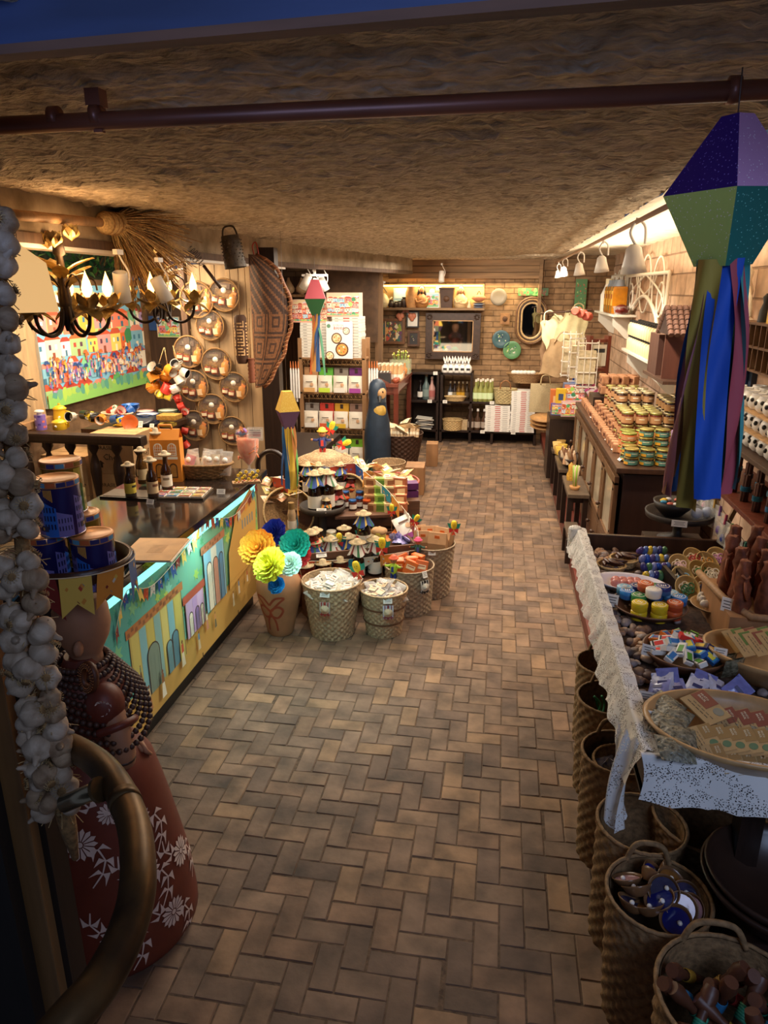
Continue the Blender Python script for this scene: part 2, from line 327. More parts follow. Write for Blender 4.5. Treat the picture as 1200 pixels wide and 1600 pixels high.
# ================================================================== FOREGROUND
# ---- helper: a little painted town (houses, roofs, windows, trees) in a w x h rectangle, frame M
TOWNP=['#e9b34c','#e7dcc6','#d96a3b','#7fb7d0','#e59a9a','#f0cf6a','#9fc08b','#c8d8e6','#d07a86','#f3e9d5']
def town(b,M,w,h,seed,rows=5,sky='#8fc4dc',grass='#8cbc6a',hh=None,cols=TOWNP,people=0,trees=6):
 r=random.Random(seed);z=[.0006]
 def q(pts,c):b.poly([(x,y,z[0])for x,y in pts],paint(c),0,M);z[0]+=.00004
 def rect(x0,y0,x1,y1,c):
  x0,x1=max(0,x0),min(w,x1);y0,y1=max(0,y0),min(h,y1)
  if x1>x0 and y1>y0:q([(x0,y0),(x1,y0),(x1,y1),(x0,y1)],c)
 def blob(cx,cy,rx,ry,c,n=11,sp=.25):
  q([(min(w,max(0,cx+rx*(1+r.uniform(-sp,sp))*math.cos(2*PI*i/n))),min(h,max(0,cy+ry*(1+r.uniform(-sp,sp))*math.sin(2*PI*i/n))))for i in range(n)],c)
 rect(0,0,w,h,sky)
 for k in range(4):blob(r.uniform(0,w),h*r.uniform(.8,.95),w*.16,h*.05,r.choice(['#e7c9d8','#f2d9a8','#c5dff0']))
 for k in range(5):blob(w*(k+.5)/5,h*.68,w*.14,h*.09,r.choice(['#a9cf7c','#c9d97a','#7fb894']))
 hh=hh or h/rows*1.1
 for j in range(rows):
  y=h*.68-(h*.62)*j/max(1,rows-1)if rows>1 else h*.1
  x=-hh*.3-r.random()*hh*.3
  while x<w:
   ww=hh*r.uniform(.6,1.15);H=hh*r.uniform(.55,.85);c=r.choice(cols);rc=r.choice(['#c4553a','#d8683c','#b5443a','#e08a7a'])
   rect(x,y-H*.5,x+ww,y+H*.45,c)
   yy=y+H*.45
   if yy+H*.3<h:
    q([(min(w,max(0,a)),bb)for a,bb in((x-ww*.08,yy),(x+ww*1.08,yy),(x+ww*r.uniform(.6,.8),yy+H*.3),(x+ww*.2,yy+H*.3))],rc)
   for i in range(2):
    wx=x+ww*(.2+.4*i);rect(wx,y,wx+ww*.16,y+H*.24,r.choice(['#5a3b52','#f7f2e6','#3f7c9b','#b5443a']))
   rect(x+ww*.4,y-H*.5,x+ww*.58,y-H*.12,r.choice(['#3f6f8b','#8b4a3a','#f2e6cc']));x+=ww*r.uniform(.95,1.15)
  if trees and r.random()<.9:
   tx=r.uniform(.1,.9)*w;blob(tx,y+hh*.2,hh*.32,hh*.34,r.choice(['#5fae6a','#7cc79a','#3d8a5a','#9fd36a']),13,.15);rect(tx-hh*.03,y-hh*.4,tx+hh*.03,y-hh*.05,'#c9a35a')
 for k in range(people):
  x=r.uniform(.03,.97)*w;y=r.uniform(.16,.36)*h;s_=h*.03
  q([(max(0,x-s_*.5),y),(min(w,x+s_*.5),y),(x,y+s_*2)],r.choice(['#e9b34c','#f3e9d5','#d96a3b','#3f6fb0','#e59a9a','#8a5ab0']))
  blob(min(w*.99,x),y+s_*2.1,s_*.35,s_*.35,r.choice(['#8a5a3a','#d9a77a','#e9b34c']),6,0)
  if k%4==0:q([(max(0,x-s_*1.3),y+s_*2),(min(w,x+s_*1.3),y+s_*2),(min(w,x+s_*.7),y+s_*3),(max(0,x-s_*.7),y+s_*3)],r.choice(['#5b9bd0','#2e4f8a','#e8e0d0','#d96a3b']))
 rect(0,0,w,h*.1,grass)
 for k in range(26):blob(w*(k+.5)/26,h*.1,w*.022,h*r.uniform(.02,.06),r.choice(['#8cbc6a','#6fae8a','#a9cf5c','#58a08f']),7,.3)
# ---- pipe under the ceiling
PIPE=mat('#7a4630',.4,metal=.3,var=.5,scale=14,stretch=(.2,1,1))
t=thing('ceiling_pipe','long rusty brown pipe crossing the width of the ceiling near the front','pipe',(0,1.44,2.42))
b=B();b.tube([(-2.4,0,-.02),(1.4,0,.005)],.0165,PIPE,16);b.build('pipe',t)
for x in(-.89,-.80,.365):
 b=B();b.tube([(x-.009,0,0),(x+.009,0,0)],.022 if x>-.85 else .02,PIPE,16)
 if x==-.80:b.box((x,0,.03),(.03,.03,.03),PIPE);b.box((x,0,-.024),(.018,.012,.012),PIPE)
 b.build('clamp',t)
# ---- large paper balloon lantern with crepe ribbons
def lantern(name,label,loc,W,top,neck,h1,h2,cols,rib,L,rz,string,tilt=0):
 t=thing(name,label,'paper lantern',loc,rot=(0,tilt,rz))
 b=B();q=[(-1,-1),(1,-1),(1,1),(-1,1)]
 for k in range(4):
  a,c=q[k],q[(k+1)%4]
  b.add([(a[0]*top,a[1]*top,0),(c[0]*top,c[1]*top,0),(c[0]*W,c[1]*W,-h1),(a[0]*W,a[1]*W,-h1)],[(0,3,2,1)],cols[0][k])
 b.poly([(a[0]*top,a[1]*top)for a in q],cols[0][0]);b.build('upper_panels',t)
 b=B()
 for k in range(4):
  a,c=q[k],q[(k+1)%4]
  b.add([(a[0]*W,a[1]*W,-h1),(c[0]*W,c[1]*W,-h1),(c[0]*neck,c[1]*neck,-h1-h2),(a[0]*neck,a[1]*neck,-h1-h2)],[(0,3,2,1)],cols[1][k])
 b.poly([(a[0]*neck,a[1]*neck,-h1-h2)for a in q],cols[1][0]);b.build('lower_panels',t)
 for k in range(4): # folded edges, slightly lighter
  pass
 n=len(rib);r=random.Random(n)
 for i,(col,u)in enumerate(rib): # u: angle around the neck
  a=2*PI*u;wd=neck*r.uniform(1.35,1.7);ln=L*r.uniform(.93,1.04);ph=r.uniform(0,6);dx,dy=math.cos(a),math.sin(a)
  b=B()
  def rf(s,v):
   off=(s-.5)*wd*(1-.1*v);fold=.012*math.sin(5*v+ph)*v+.006*math.sin(s*6+9*v+ph);rr=neck*.95+(.028*W/.1)*v+fold
   return(dx*rr-dy*off+.01*math.sin(3*v+ph),dy*rr+dx*off,-h1-h2+.012-ln*v)
  b.grid(rf,6,40,mat(col,.7,var=.12,scale=6,bump=.3));b.build('ribbon',t)
 b=B();b.tube([(0,0,0),(0,0,string)],.0012,paint('#5a4a40'));b.tube([(0,0,.0),(-W*.5,-W*.55,-h1*.6),(-W*.75,-W*.8,-h1*1.3)],.0012,paint('#7d7a74'),5);b.build('string',t)
 return t
gl=lambda c:mat(c,.45,'glitter',bump=0)
lantern('paper_lantern','big glittery balloon lantern in purple, lilac, green and teal hanging from the pipe',(.372,1.42,2.378),.077,.018,.034,.118,.122,
 ([gl('#cf9ac4'),gl('#8a62b0'),gl('#34197a'),gl('#34197a')],[gl('#127068'),gl('#0a5a5a'),gl('#cde87c'),gl('#cde87c')]),
 [('#c07a86',.40),('#b59a40',.52),('#1650b8',.65),('#b04a55',.78),('#48a8a8',.89),('#b87a48',.33),('#1f5a9a',.28),('#2f8a88',.15),('#b8763c',.08),('#48a8a8',.02)],.455,R_(35),.07,R_(-3))
# ---- garlic braid on the left
t=thing('garlic_braid','long braid of pale garlic bulbs hanging on the near left post','garlic')
GA=mat('#c4b09a',.6,var=.3,scale=45,bump=.4,col2='#8f765c',stretch=(1,1,.3));GB=mat('#a58a6c',.65,var=.4,scale=50,bump=.5,col2='#7a5c42',stretch=(1,1,.3))
path=spline([Dp(-6,380,1.30),Dp(2,520,1.27),Dp(14,660,1.26),Dp(30,800,1.27),Dp(45,940,1.30),Dp(68,1080,1.36),Dp(84,1180,1.42),Dp(98,1255,1.47)],8)
b=B();b.tube(path,.012,DSTRAW,8)
for k in range(500):
 p=rnd.choice(path);d=Vector((rnd.uniform(-1,1),rnd.uniform(-1,.4),rnd.uniform(-.5,.9)))*.045;b.tube([p,p+d*.6,p+d+V(0,0,-.006)],.0009,STRAW,3,cap=False)
pe=path[-1];b.tube([pe,pe+V(.004,0,-.06),pe+V(.0,.01,-.13)],[.017,.014,.006],DSTRAW,8);b.build('braid',t)
bulbs=[]
for v in range(2):
 b=B();m=(GA,GB)[v]
 b.ball((0,0,0),(.025,.025,.0215),m,24,fn=lambda d:1+.06*math.cos(6*math.atan2(d.y,d.x))*(1-d.z**2)-(.12 if d.z<-.85 else 0))
 b.lathe([(.010,.016),(.005,.026),(.004,.034),(.001,.037)],m,n=8);b.lathe([(.008,-.021),(.007,-.026),(.001,-.024)],DSTRAW,n=8)
 for k in range(14):a=2*PI*k/14;b.tube([(.004*math.cos(a),.004*math.sin(a),-.021),(.012*math.cos(a),.012*math.sin(a),-.028),(.014*math.cos(a),.014*math.sin(a),-.022)],.0007,STRAW,3,cap=False)
 bulbs.append(b.build('bulb',t))
L=len(path);cnt=0
for k in range(28):
 p=path[int(k/27*(L-1))]
 for s_ in(-1,1,0):
  q=p+CR*(s_*.022+rnd.uniform(-.004,.004))-CF*(.022 if s_ else .038)+V(0,0,(.016 if s_==1 else 0)+rnd.uniform(-.006,.006)-(.014 if s_==0 else 0))
  if s_==0 and k%2:continue
  o=bulbs[cnt%2]if cnt<2 else bulbs[rnd.choice((0,0,1))].copy()
  if cnt>=2:COL.objects.link(o)
  o.location=q;o.rotation_euler=(R_(rnd.uniform(50,150)),R_(rnd.uniform(-40,40)),rnd.uniform(0,6));k_=rnd.uniform(.72,.98);o.scale=(k_,k_,k_);cnt+=1
# ---- near left post with its board
PB=mat('#8a6238',.6,'wood',scale=20,var=.5);
b=B();b.box((0,0,0),(.10,.035,2.6),PB,bev=.004);p=Yp(60,1300,1.0);o=b.build('trim_11',loc=(p.x-.052,1.0,1.15));o['kind']='structure'
b=B();b.box((0,0,0),(.022,.05,2.6),mat('#2a1a10',.6,'wood',scale=20,var=.5));p=Yp(122,1540,.99);o=b.build('trim_12',loc=(p.x-.035,1.03,.6));o['kind']='structure';o.location.z=.1
b=B();b.box((0,0,0),(.3,.03,2.6),mat('#1d130d',.7,'wood',scale=20,var=.5));p=Yp(10,1300,.96);o=b.build('trim_13',loc=(p.x-.155,.96,1.15));o['kind']='structure'
# ---- brass handrail
BRASS=mat('#6d5332',.42,metal=.75,var=.4,scale=10,bump=.08,col2='#33241a')
t=thing('brass_handrail','curved worn brass handrail at the lower left foreground','handrail')
pts=spline([Dp(60,1150,1.55),Dp(118,1170,1.42),Dp(168,1208,1.26),Dp(206,1280,1.14),Dp(216,1370,1.04),Dp(200,1450,1.0),Dp(160,1530,.97),Dp(110,1590,.95),Dp(45,1665,.94)],12)
b=B();b.tube(pts,.0222,BRASS,24);b.build('rail',t)
b=B();b.tube([pts[31],pts[32],pts[33]],.0232,BRASS,24);b.build('weld_collar',t)
b=B();b.tube([Dp(166,1228,1.22),Dp(100,1256,1.28)],.0135,mat('#b9a888',.25,metal=.9,var=.2),16);b.lathe([(.019,0),(.019,.006)],BRASS,AX(Dp(157,1233,1.205),Dp(100,1256,1.28)-Dp(166,1228,1.22)));b.build('bracket',t,label='polished short bracket tube')
# ---- large clay doll with basket on its head
CX,CY=-1.23,1.77
CLAY=mat('#6d2f20',.5,var=.2,scale=8,bump=.1);SKIN=mat('#a9795a',.6,var=.15,scale=12);PETAL=mat('#d9c3b8',.6,var=.1,scale=40,bump=0)
doll=thing('clay_doll','large red clay woman figure with white flower patterns standing behind the handrail','figurine',(CX,CY,0))
prof=[(.255,0),(.272,.03),(.27,.08),(.26,.2),(.24,.32),(.218,.44),(.196,.55),(.175,.64),(.135,.70),(.105,.73),(.10,.76),(.115,.82),(.128,.88),(.125,.93),(.105,.97),(.06,1.0),(.05,1.03)]
b=B();b.lathe(prof,CLAY,n=48)
for s_ in(-1,1): # puffed sleeves grow from the shoulders: far one and the near right one
 ax,ay=(.10*s_*math.cos(-.6),.10*s_*math.sin(-.6));b.ball((ax*1.15,ay*1.15,.90),(.062,.062,.075),CLAY,20)
BODY=b
b=B()
b.lathe([(.05,0),(.047,.03),(.055,.05),(.075,.09),(.083,.13),(.08,.18),(.06,.22)],SKIN,T(.01,.01,1.0),24)
b.ball((.045,-.075,1.09),(.012,.02,.025),SKIN,10)
b.build('head',doll)
b=B()
b.tube(spline([(.115,-.065,.88),(.15,-.09,.80),(.155,-.085,.74),(.135,-.05,.70),(.115,-.02,.69)],6),[.04]*6+[.035]*6+[.03]*6+[.026]*7,SKIN,14)
b.ball((.105,-.01,.695),(.032,.036,.02),SKIN,12)
for k in range(5):a=-.5+k*.3;b.tube([(.09+.012*k,.0+.01*k,.70),(.105+.014*k,.028,.695-.004*k),(.11+.014*k,.045,.68-.006*k)],[.009,.0085,.006],SKIN,8)
b.build('right_arm',doll)
b=B();b.tube([(.155+.028*math.cos(a),-.088+.03*math.sin(a),.735+.0)for a in[2*PI*i/16 for i in range(16)]],.006,paint('#3a2418'),8,closed=True);b.build('bracelet',doll)
b=B();b.lathe([(.058,-.012),(.066,-.004),(.066,.004),(.058,.012)],CLAY,AX((.137,-.083,.845),(.35,-.25,-.8)),20,False,fn=lambda i,j,t:.003*(i%2));b.build('sleeve_frill',doll)
b=B()
eM=AX((.072,-.085,1.005),(-.35,-.9,.15));b.tube([(.028*math.cos(a),.038*math.sin(a),0)for a in[2*PI*i/28 for i in range(28)]],.0125,mat('#5b3018',.5),10,eM,closed=True)
for i in range(28):
 for k in(-1,0,1):a=2*PI*i/28;b.ball(((.028+.006*k)*math.cos(a),(.038+.006*k)*math.sin(a),-.0125 if 0 else .0115),.0016,paint('#d08a50'),5,eM)
b.build('earring',doll,label='large ring earring dotted with studs')
for k in range(10): # bead strands over the shoulders
 b=B();rr=.078+.009*k;zz=1.012-.013*k
 n=int(2*PI*rr/.0145)
 for i in range(n):
  a=2*PI*i/n;dr=.05*(max(0,math.cos(a+.5))**2)*(k/9);dz=-.11*max(0,math.cos(a+.5))**2*(k/9)
  b.ball(((rr+dr)*math.cos(a),(rr+dr)*math.sin(a),zz+dz),.0100,mat('#4a3026',.5),7)
 b.build('bead_strand',doll)
b=BODY
def flower(b,th,z,r,petals,mat_,lobes=True):
 def surf(u,v,off=.004): # u horizontal metres, v vertical metres -> on the skirt
  zz=z+v;R0=None
  for(r0,z0),(r1,z1)in zip(prof,prof[1:]):
   if z0<=zz<=z1 and z1>z0:R0=r0+(r1-r0)*(zz-z0)/(z1-z0);break
  if R0 is None:R0=.3
  a=th+u/R0;return((R0+off)*math.cos(a),(R0+off)*math.sin(a),zz)
 for k in range(petals):
  a=2*PI*k/petals;w_=PI/petals*.8
  pts=[(r*.22*math.cos(a-.1),r*.22*math.sin(a-.1)),(r*.8*math.cos(a-w_),r*.8*math.sin(a-w_)),(r*math.cos(a),r*math.sin(a)),(r*.8*math.cos(a+w_),r*.8*math.sin(a+w_)),(r*.22*math.cos(a+.1),r*.22*math.sin(a+.1))]
  b.add([surf(*p)for p in pts],[(0,1,2,3,4)],mat_)
 b.add([surf(r*.17*math.cos(2*PI*i/10),r*.17*math.sin(2*PI*i/10))for i in range(10)],[list(range(10))],mat_)
 return surf
def leafrow(b,th,z,pts,m):
 r=random.Random(int(th*100+z*1000));surf=flower(B(),th,z,.01,3,m)
 for(u,v),(u2,v2)in zip(pts,pts[1:]):
  d=Vector((u2-u,v2-v));n=Vector((-d.y,d.x)).normalized()*.003
  b.add([surf(u+n.x,v+n.y),surf(u2+n.x*.6,v2+n.y*.6),surf(u2-n.x*.6,v2-n.y*.6),surf(u-n.x,v-n.y)],[(0,1,2,3)],m)
  for s_ in(-1,1):
   nn=Vector((-d.y,d.x)).normalized()*s_*.03;e=Vector((u,v))+nn+d*.6;mid=Vector((u,v))+nn*.5;w2=d.normalized()*.009
   b.add([surf(u,v),surf(mid.x-w2.x+nn.x*.2,mid.y-w2.y),surf(e.x,e.y),surf(mid.x+w2.x,mid.y+w2.y)],[(0,1,2,3)],m)
for th,z,r in((-1.35,.50,.052),(-1.9,.30,.05),(-.55,.34,.05),(-1.0,.18,.055),(-1.6,.1,.05),(-.3,.15,.05),(-2.1,.55,.045),(-.9,.58,.035),(.1,.3,.05),(-.45,.52,.035)):
 flower(b,th,z,r,14,PETAL);leafrow(b,th,z,[(0.05,-.02),(.07,-.06),(.06,-.10),(.03,-.14)],PETAL);leafrow(b,th,z,[(-.05,.03),(-.075,.06),(-.07,.10)],PETAL)
for k in range(12):a=2*PI*k/12;b.add([(.118,-.105,.93)]+[(.118+.026*math.cos(a+q)*.8+.004,-.108+.026*math.cos(a+q)*.3-.012*abs(math.sin(a)),.925+.026*math.sin(a+q))for q in(-.18,0,.18)],[(0,1,2,3)],PETAL)
b.build('body',doll)
# wooden gamela (boat tray) carried on the head, wrapped in printed bunting cloth
TRAYW=mat('#4a2a1c',.35,'wood',scale=20,var=.4,stretch=(1,1,.3))
hz=1.255
t=thing('wooden_basin','dark oval wooden basin on the clay woman\'s head, holding souvenir tins','basin',(CX-.01,CY,hz))
b=B();b.lathe([(.09,0),(.14,.02),(.175,.07),(.182,.10),(.172,.10),(.16,.065),(.12,.03),(.02,.02)],TRAYW,T(0,0,0,s=(1.1,.85,1)),40);b.build('basin',t)
PRN=['#1c4f9a','#c24a2c','#e0963c','#2f8aa8','#e9c65a','#d8d2c4','#8a2f2a']
def flagpatch(b,pts,seed,M=None,base=None,n=3,off=.0008):
 r=random.Random(seed);cs=PRN;b.add(pts,[list(range(len(pts)))],paint(base or r.choice(cs)),False,M)
 P=[Vector(p)for p in pts];c=sum(P,Vector())/len(P);nn=(P[1]-P[0]).cross(P[2]-P[0]).normalized()
 for side in(1,-1):
  for k in range(n):
   i=r.randrange(len(P));q=c.lerp(P[i],r.uniform(.15,.5));e1=(P[i]-c)*r.uniform(.2,.4);e2=(P[(i+1)%len(P)]-c)*r.uniform(.2,.4)
   b.add([q+nn*off*side*(1+.2*k),q+e1*.5+nn*off*side,q+(e1+e2)*.5+nn*off*side,q+e2*.5+nn*off*side],[(0,1,2,3)],paint(r.choice(cs)),False,M)
def bunting(name,label,pts,fw,fl,seed,nseg=8,parent=None,hang=None,group=None,step=1.15,tail=False):
 """a string with notched flags"""
 path=spline(pts,nseg);t=thing(name,label,'bunting',(0,0,0),group=group)if parent is None else parent
 b=B();b.tube(path,.0016,paint('#e8dcc0'),5);b.build('cord',t);r=random.Random(seed)
 d=[0]
 for p,q in zip(path,path[1:]):d.append(d[-1]+(q-p).length)
 s_=fw*.2;i=0
 while s_+fw<d[-1]:
  def at(x):
   for k in range(len(d)-1):
    if d[k]<=x<=d[k+1]:return path[k].lerp(path[k+1],(x-d[k])/max(1e-6,d[k+1]-d[k]))
  a,c=at(s_),at(s_+fw);e=(c-a).normalized();dn=(Vector(hang)if hang else Vector((r.uniform(-.12,.12),r.uniform(-.12,.12),-1))).normalized();l=fl*r.uniform(.85,1.1)
  bb=B();mid=(a+c)/2
  nrm=e.cross(dn).normalized()*.002
  flagpatch(bb,[a+nrm,a+dn*l+nrm,mid+dn*l*.68+nrm,c+dn*l+nrm,c+nrm],seed*50+i,n=6)
  bb.build('flag',t);s_+=fw*step*r.uniform(.95,1.1);i+=1
 return t
pts=[(CX+.196*math.cos(a),CY+.158*math.sin(a),hz+.09)for a in[R_(-170+k*20)for k in range(14)]]
bunting('bunting_garland','printed paper flags hanging from the rim of the wooden head basin',pts,.085,.12,5,3)
# souvenir tins
def tin(name,pal,label,loc,rz):
 t=thing(name,label,'tin',loc,rz,group='souvenir tins in the head basin')
 b=B();body=mat(pal[0],.25,'flat',metal=.3);b.lathe([(.056,0),(.058,.003),(.058,.145)],body,n=40)
 r=random.Random(3)
 def cq(a0,z0,a1,z1,c,off=.0006,n=3,z2=None,z3=None):
  vs=[];z2=z1 if z2 is None else z2;z3=z0 if z3 is None else z3;R=.058+off
  for i in range(n+1):u=i/n;a=a0+(a1-a0)*u;vs+=[(R*math.cos(a),R*math.sin(a),z0+(z3-z0)*u),(R*math.cos(a),R*math.sin(a),z1+(z2-z1)*u)]
  b.add(vs,[(2*i,2*i+2,2*i+3,2*i+1)for i in range(n)],paint(c,.35),True)
 for rep in range(3):
  o=rep*2.09
  cq(o,.0,o+.55,.115,pal[2],n=4,z2=.10);cq(o+.55,0,o+1.2,.105,pal[1],z2=.085,n=5);cq(o+1.2,0,o+1.9,.075,pal[2],z2=.06,n=5)
  for k in range(4):
   for j in range(3):x=o+.6+k*.15;z=.025+j*.024;cq(x,z,x+.07,z+.015,pal[3],.0011,1)
  for k in range(5):
   for j in range(2):x=o+1.25+k*.13;z=.02+j*.022;cq(x,z,x+.05,z+.013,pal[4],.0011,1)
  for k in range(3):
   for j in range(4):x=o+.06+k*.16;z=.02+j*.024;cq(x,z,x+.07,z+.014,pal[3],.0011,1)
  for k in range(6):cq(o+.7+.07*k,.118-.003*k,o+.75+.07*k,.137,pal[5],.0008,1)
  cq(o+.25,.018,o+.75,.034,pal[4],.0016,3);cq(o+.45,.022,o+.55,.030,pal[5],.002,1)
 b.build('can',t)
 b=B();b.lathe([(.0595,.140),(.0595,.158),(.057,.160),(.053,.158),(.0,.158)],mat('#c98f5a',.3,'flat',metal=.4),n=40,cap=False)
 for k in range(14):a=2*PI*k/14;b.lathe([(.0600,.143),(.0600,.156)],paint(['#3a3f8a','#5ba0c8','#c96a3a',pal[0]][k%4]),T(rz=a),3,False,arc=.4)
 b.build('lid',t)
 b=B();b.tube([(.0592*math.cos(a),.0592*math.sin(a),0.001)for a in[2*PI*i/40 for i in range(40)]],.0015,mat('#c9c2d0',.2,'flat',metal=1),6,closed=True);b.build('rim',t)
 return t
BLU=('#2b2668','#2f6fd0','#7d74b8','#1b1f4a','#2a2350','#d9a24a');GRN=('#8a6a1a','#4a7a3a','#b8a040','#2f4a1a','#5a4a1a','#d9c24a')
for n_,(px,py,d,pal,lb)in enumerate(((80,915,1.72,BLU,'blue street-scene tin in lower row, next to the garlic'),(152,905,1.74,BLU,'blue street-scene tin in lower row, nearest the counter'),
  (98,822,1.73,BLU,'blue street-scene tin standing on top of the two lower tins'),)):
 p=Yp(px,py,d);tin('souvenir_tin',pal,lb,(p.x,p.y,(hz+.025)if n_<2 else hz+.187),R_((-150,-140,-135)[n_]))
tin('souvenir_tin',GRN,'gold and green tin with yellow lid, behind the top blue tin',(CX-.055,CY+.11,hz+.20),1.0);tin('souvenir_tin',GRN,'gold and green tin hidden low behind the blue tins',(CX-.02,CY+.115,hz+.035),2.0)
# ================================================================== LEFT: COUNTER AND BAY BEHIND IT
CT=.955
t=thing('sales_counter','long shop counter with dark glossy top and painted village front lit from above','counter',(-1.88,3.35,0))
b=B();b.box((0,0,.52),(.6,2.0,.78),DWOOD);b.build('carcass',t)
b=B();b.box((0,0,.065),(.5,1.95,.13),paint('#17110d'));b.build('toe_kick',t)
TOP=mat('#2a211c',.09,var=.3,scale=50,bump=0)
b=B();b.box((.0,0,.935),(.76,2.06,.04),TOP,bev=.005);b.build('worktop',t)
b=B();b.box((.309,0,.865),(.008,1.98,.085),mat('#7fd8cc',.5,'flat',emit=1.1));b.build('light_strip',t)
# front mural: local frame u along +y (near -> far), v up, on plane x = .301
b=B();MU=Matrix(((0,0,1,.303),(1,0,0,-1.0),(0,1,0,.13),(0,0,0,1)))
b.box((.302-.005,0,.51),(.01,2.0,.76),paint('#c99b4a'))
GW,GH=2.0,.76;z=[.001]
def q(pts,c,dz=.00012):b.poly([(min(GW,max(0,x)),min(GH,max(0,y)),z[0])for x,y in pts],paint(c,.6),0,MU);z[0]+=dz
for k in range(20): # sky of the mural from turquoise to yellow green
 c=Vector(S('#4fa8a0')).lerp(Vector(S('#8fb070')),k/19);h='#%02x%02x%02x'%tuple(int(255*(x*12.92 if x<.0031 else 1.055*x**(1/2.4)-.055))for x in c);q([(k*.1,.2),(k*.1+.1,.2),(k*.1+.1,GH),(k*.1,GH)],h,0)
z[0]+=.0002;r=random.Random(4)
for k in range(95):
 cx,cy,s_=r.uniform(0,2),r.uniform(.25,.70),r.uniform(.022,.05);a0=r.uniform(0,6);f_=cx/2
 c=r.choice(['#5fb39a','#3f8fa0','#7fc08a','#3d9a88','#86c9b0'])if r.random()>f_ else r.choice(['#9fbf5a','#6fae6a','#b9c95a','#5a9a6a'])
 q([(cx+s_*(1 if i%2 else .5)*math.cos(a0+PI*i/6),cy+s_*(1 if i%2 else .5)*math.sin(a0+PI*i/6))for i in range(12)],c,.00001)
z[0]+=.0002
q([(0,0),(2,0),(2,.30),(1.3,.24),(.9,.14),(.5,.12),(0,.1)],'#c79a4e')
def house(x0,x1,y0,y1,c,roof,stripes,arch,tile=True):
 q([(x0,y0),(x1,y0),(x1,y1),(x0,y1)],'#5a4632');q([(x0+.006,y0),(x1-.006,y0),(x1-.006,y1),(x0+.006,y1)],c)
 n=len(stripes)
 for i,s_ in enumerate(stripes):
  a=x0+.02+(x1-x0-.04)*i/n;e=a+(x1-x0-.04)/n;q([(a,y0+.01),(e-.008,y0+.01),(e-.008,y1-.05),(a,y1-.05)],s_)
 q([(x0-.02,y1-.045),(x1+.02,y1-.045),(x1+.02,y1),(x0-.02,y1)],roof)
 if tile:
  for i in range(int((x1-x0)/.035)):
   a=x0-.01+i*.035;q([(a,y1-.04+(i%2)*.015),(a+.026,y1-.04+(i%2)*.015),(a+.022,y1-.02+(i%2)*.015),(a+.004,y1-.02+(i%2)*.015)],'#8f5a38')
 for(ax,aw,ah,ac)in arch:
  for gg,cc in((.007,'#4a3a2e'),(0,ac)):
   q([(ax-aw/2-gg,y0)]+[(ax+(aw/2+gg)*math.cos(a),y0+ah-aw/2+(aw/2+gg)*math.sin(a))for a in[PI-PI*i/8 for i in range(9)]]+[(ax+aw/2+gg,y0)],cc)
  for i in range(3):e=ax-aw/2+aw*(i+.5)/3;q([(e,y0),(e+.003,y0),(e+.003,y0+ah*.8),(e,y0+ah*.8)],'#6a7a6a')
house(.26,.80,.12,.53,'#b9a85a','#b5743f',['#c9b965','#7fb0b4','#c4b25a','#86a9a0','#d0c070','#7fb0b4','#c4b25a'],[(.46,.11,.24,'#7a8a78'),(.69,.06,.19,'#5f8a96'),(.62,.05,.17,'#6f9aa0')])
house(.82,1.06,.19,.44,'#c9a0b8','#b5533a',['#c9a0c0','#b890b8','#cfaac8'],[(.88,.04,.13,'#e9d9c0'),(.96,.04,.13,'#8a6a9a'),(1.02,.03,.12,'#d9c9b0')],False)
house(1.08,1.38,.22,.62,'#8fc0cc','#b5744f',['#8fc0d0','#e0d8c0','#7fb4c8'],[(1.15,.06,.28,'#f0e0c4'),(1.24,.06,.28,'#c98a70'),(1.32,.05,.28,'#5f8aa8')])
q([(1.42,.22),(1.9,.26),(1.95,.62),(1.86,.74),(1.6,.66),(1.44,.45)],'#d0a050');q([(1.6,.60),(1.88,.67),(1.9,.72),(1.62,.66)],'#b56a4a')
for k in range(5):q([(1.68+.045*k,.52),(1.70+.045*k,.52),(1.70+.045*k,.58),(1.68+.045*k,.58)],'#7a8a8a')
for k in range(22):a=1.42+(k%8)*.065+r.uniform(-.01,.01);c_=.12+(k//8)*.07;q([(a,c_),(a+.045,c_+.006),(a+.045,c_+.008),(a,c_+.002)],'#a07a3a')
def person_(x,y,s_,c1,c2):
 q([(x-s_*.35,y),(x+s_*.4,y),(x+s_*.18,y+s_*1.4),(x-s_*.18,y+s_*1.4)],c2);q([(x-s_*.22,y+s_*1.3),(x+s_*.22,y+s_*1.3),(x+s_*.2,y+s_*2.1),(x-s_*.2,y+s_*2.1)],c1)
 q([(x+s_*.16*math.cos(i),y+s_*2.3+s_*.2*math.sin(i))for i in range(6)],'#7a4a30')
for x,y,s_,c1,c2 in((.36,.06,.055,'#d9b98a','#b5744f'),(.50,.05,.06,'#8a5a38','#e6dcc4'),(.73,.09,.06,'#c4553a','#e0cfae'),(.93,.08,.045,'#5f8aa8','#d9c09a'),(1.05,.14,.045,'#e6dcc4','#c98a70'),(1.45,.10,.04,'#e6dcc4','#d9c9a0'),(1.55,.14,.04,'#5f8aa8','#e6dcc4'),(1.16,.10,.04,'#d0905a','#6f6a50'),(.15,.04,.06,'#6f9aa0','#8a4a34'),(.30,.26,.03,'#7a8a6a','#6a4a30'),(1.70,.16,.035,'#b5533a','#e6dcc4')):person_(x,y,s_,c1,c2)
for y_ in(.35,.95,1.5):q([(y_,-.0+.01),(y_+.012,.01),(y_+.012,.045),(y_,.045)],'#5a4226')
b.build('painted_front',t)
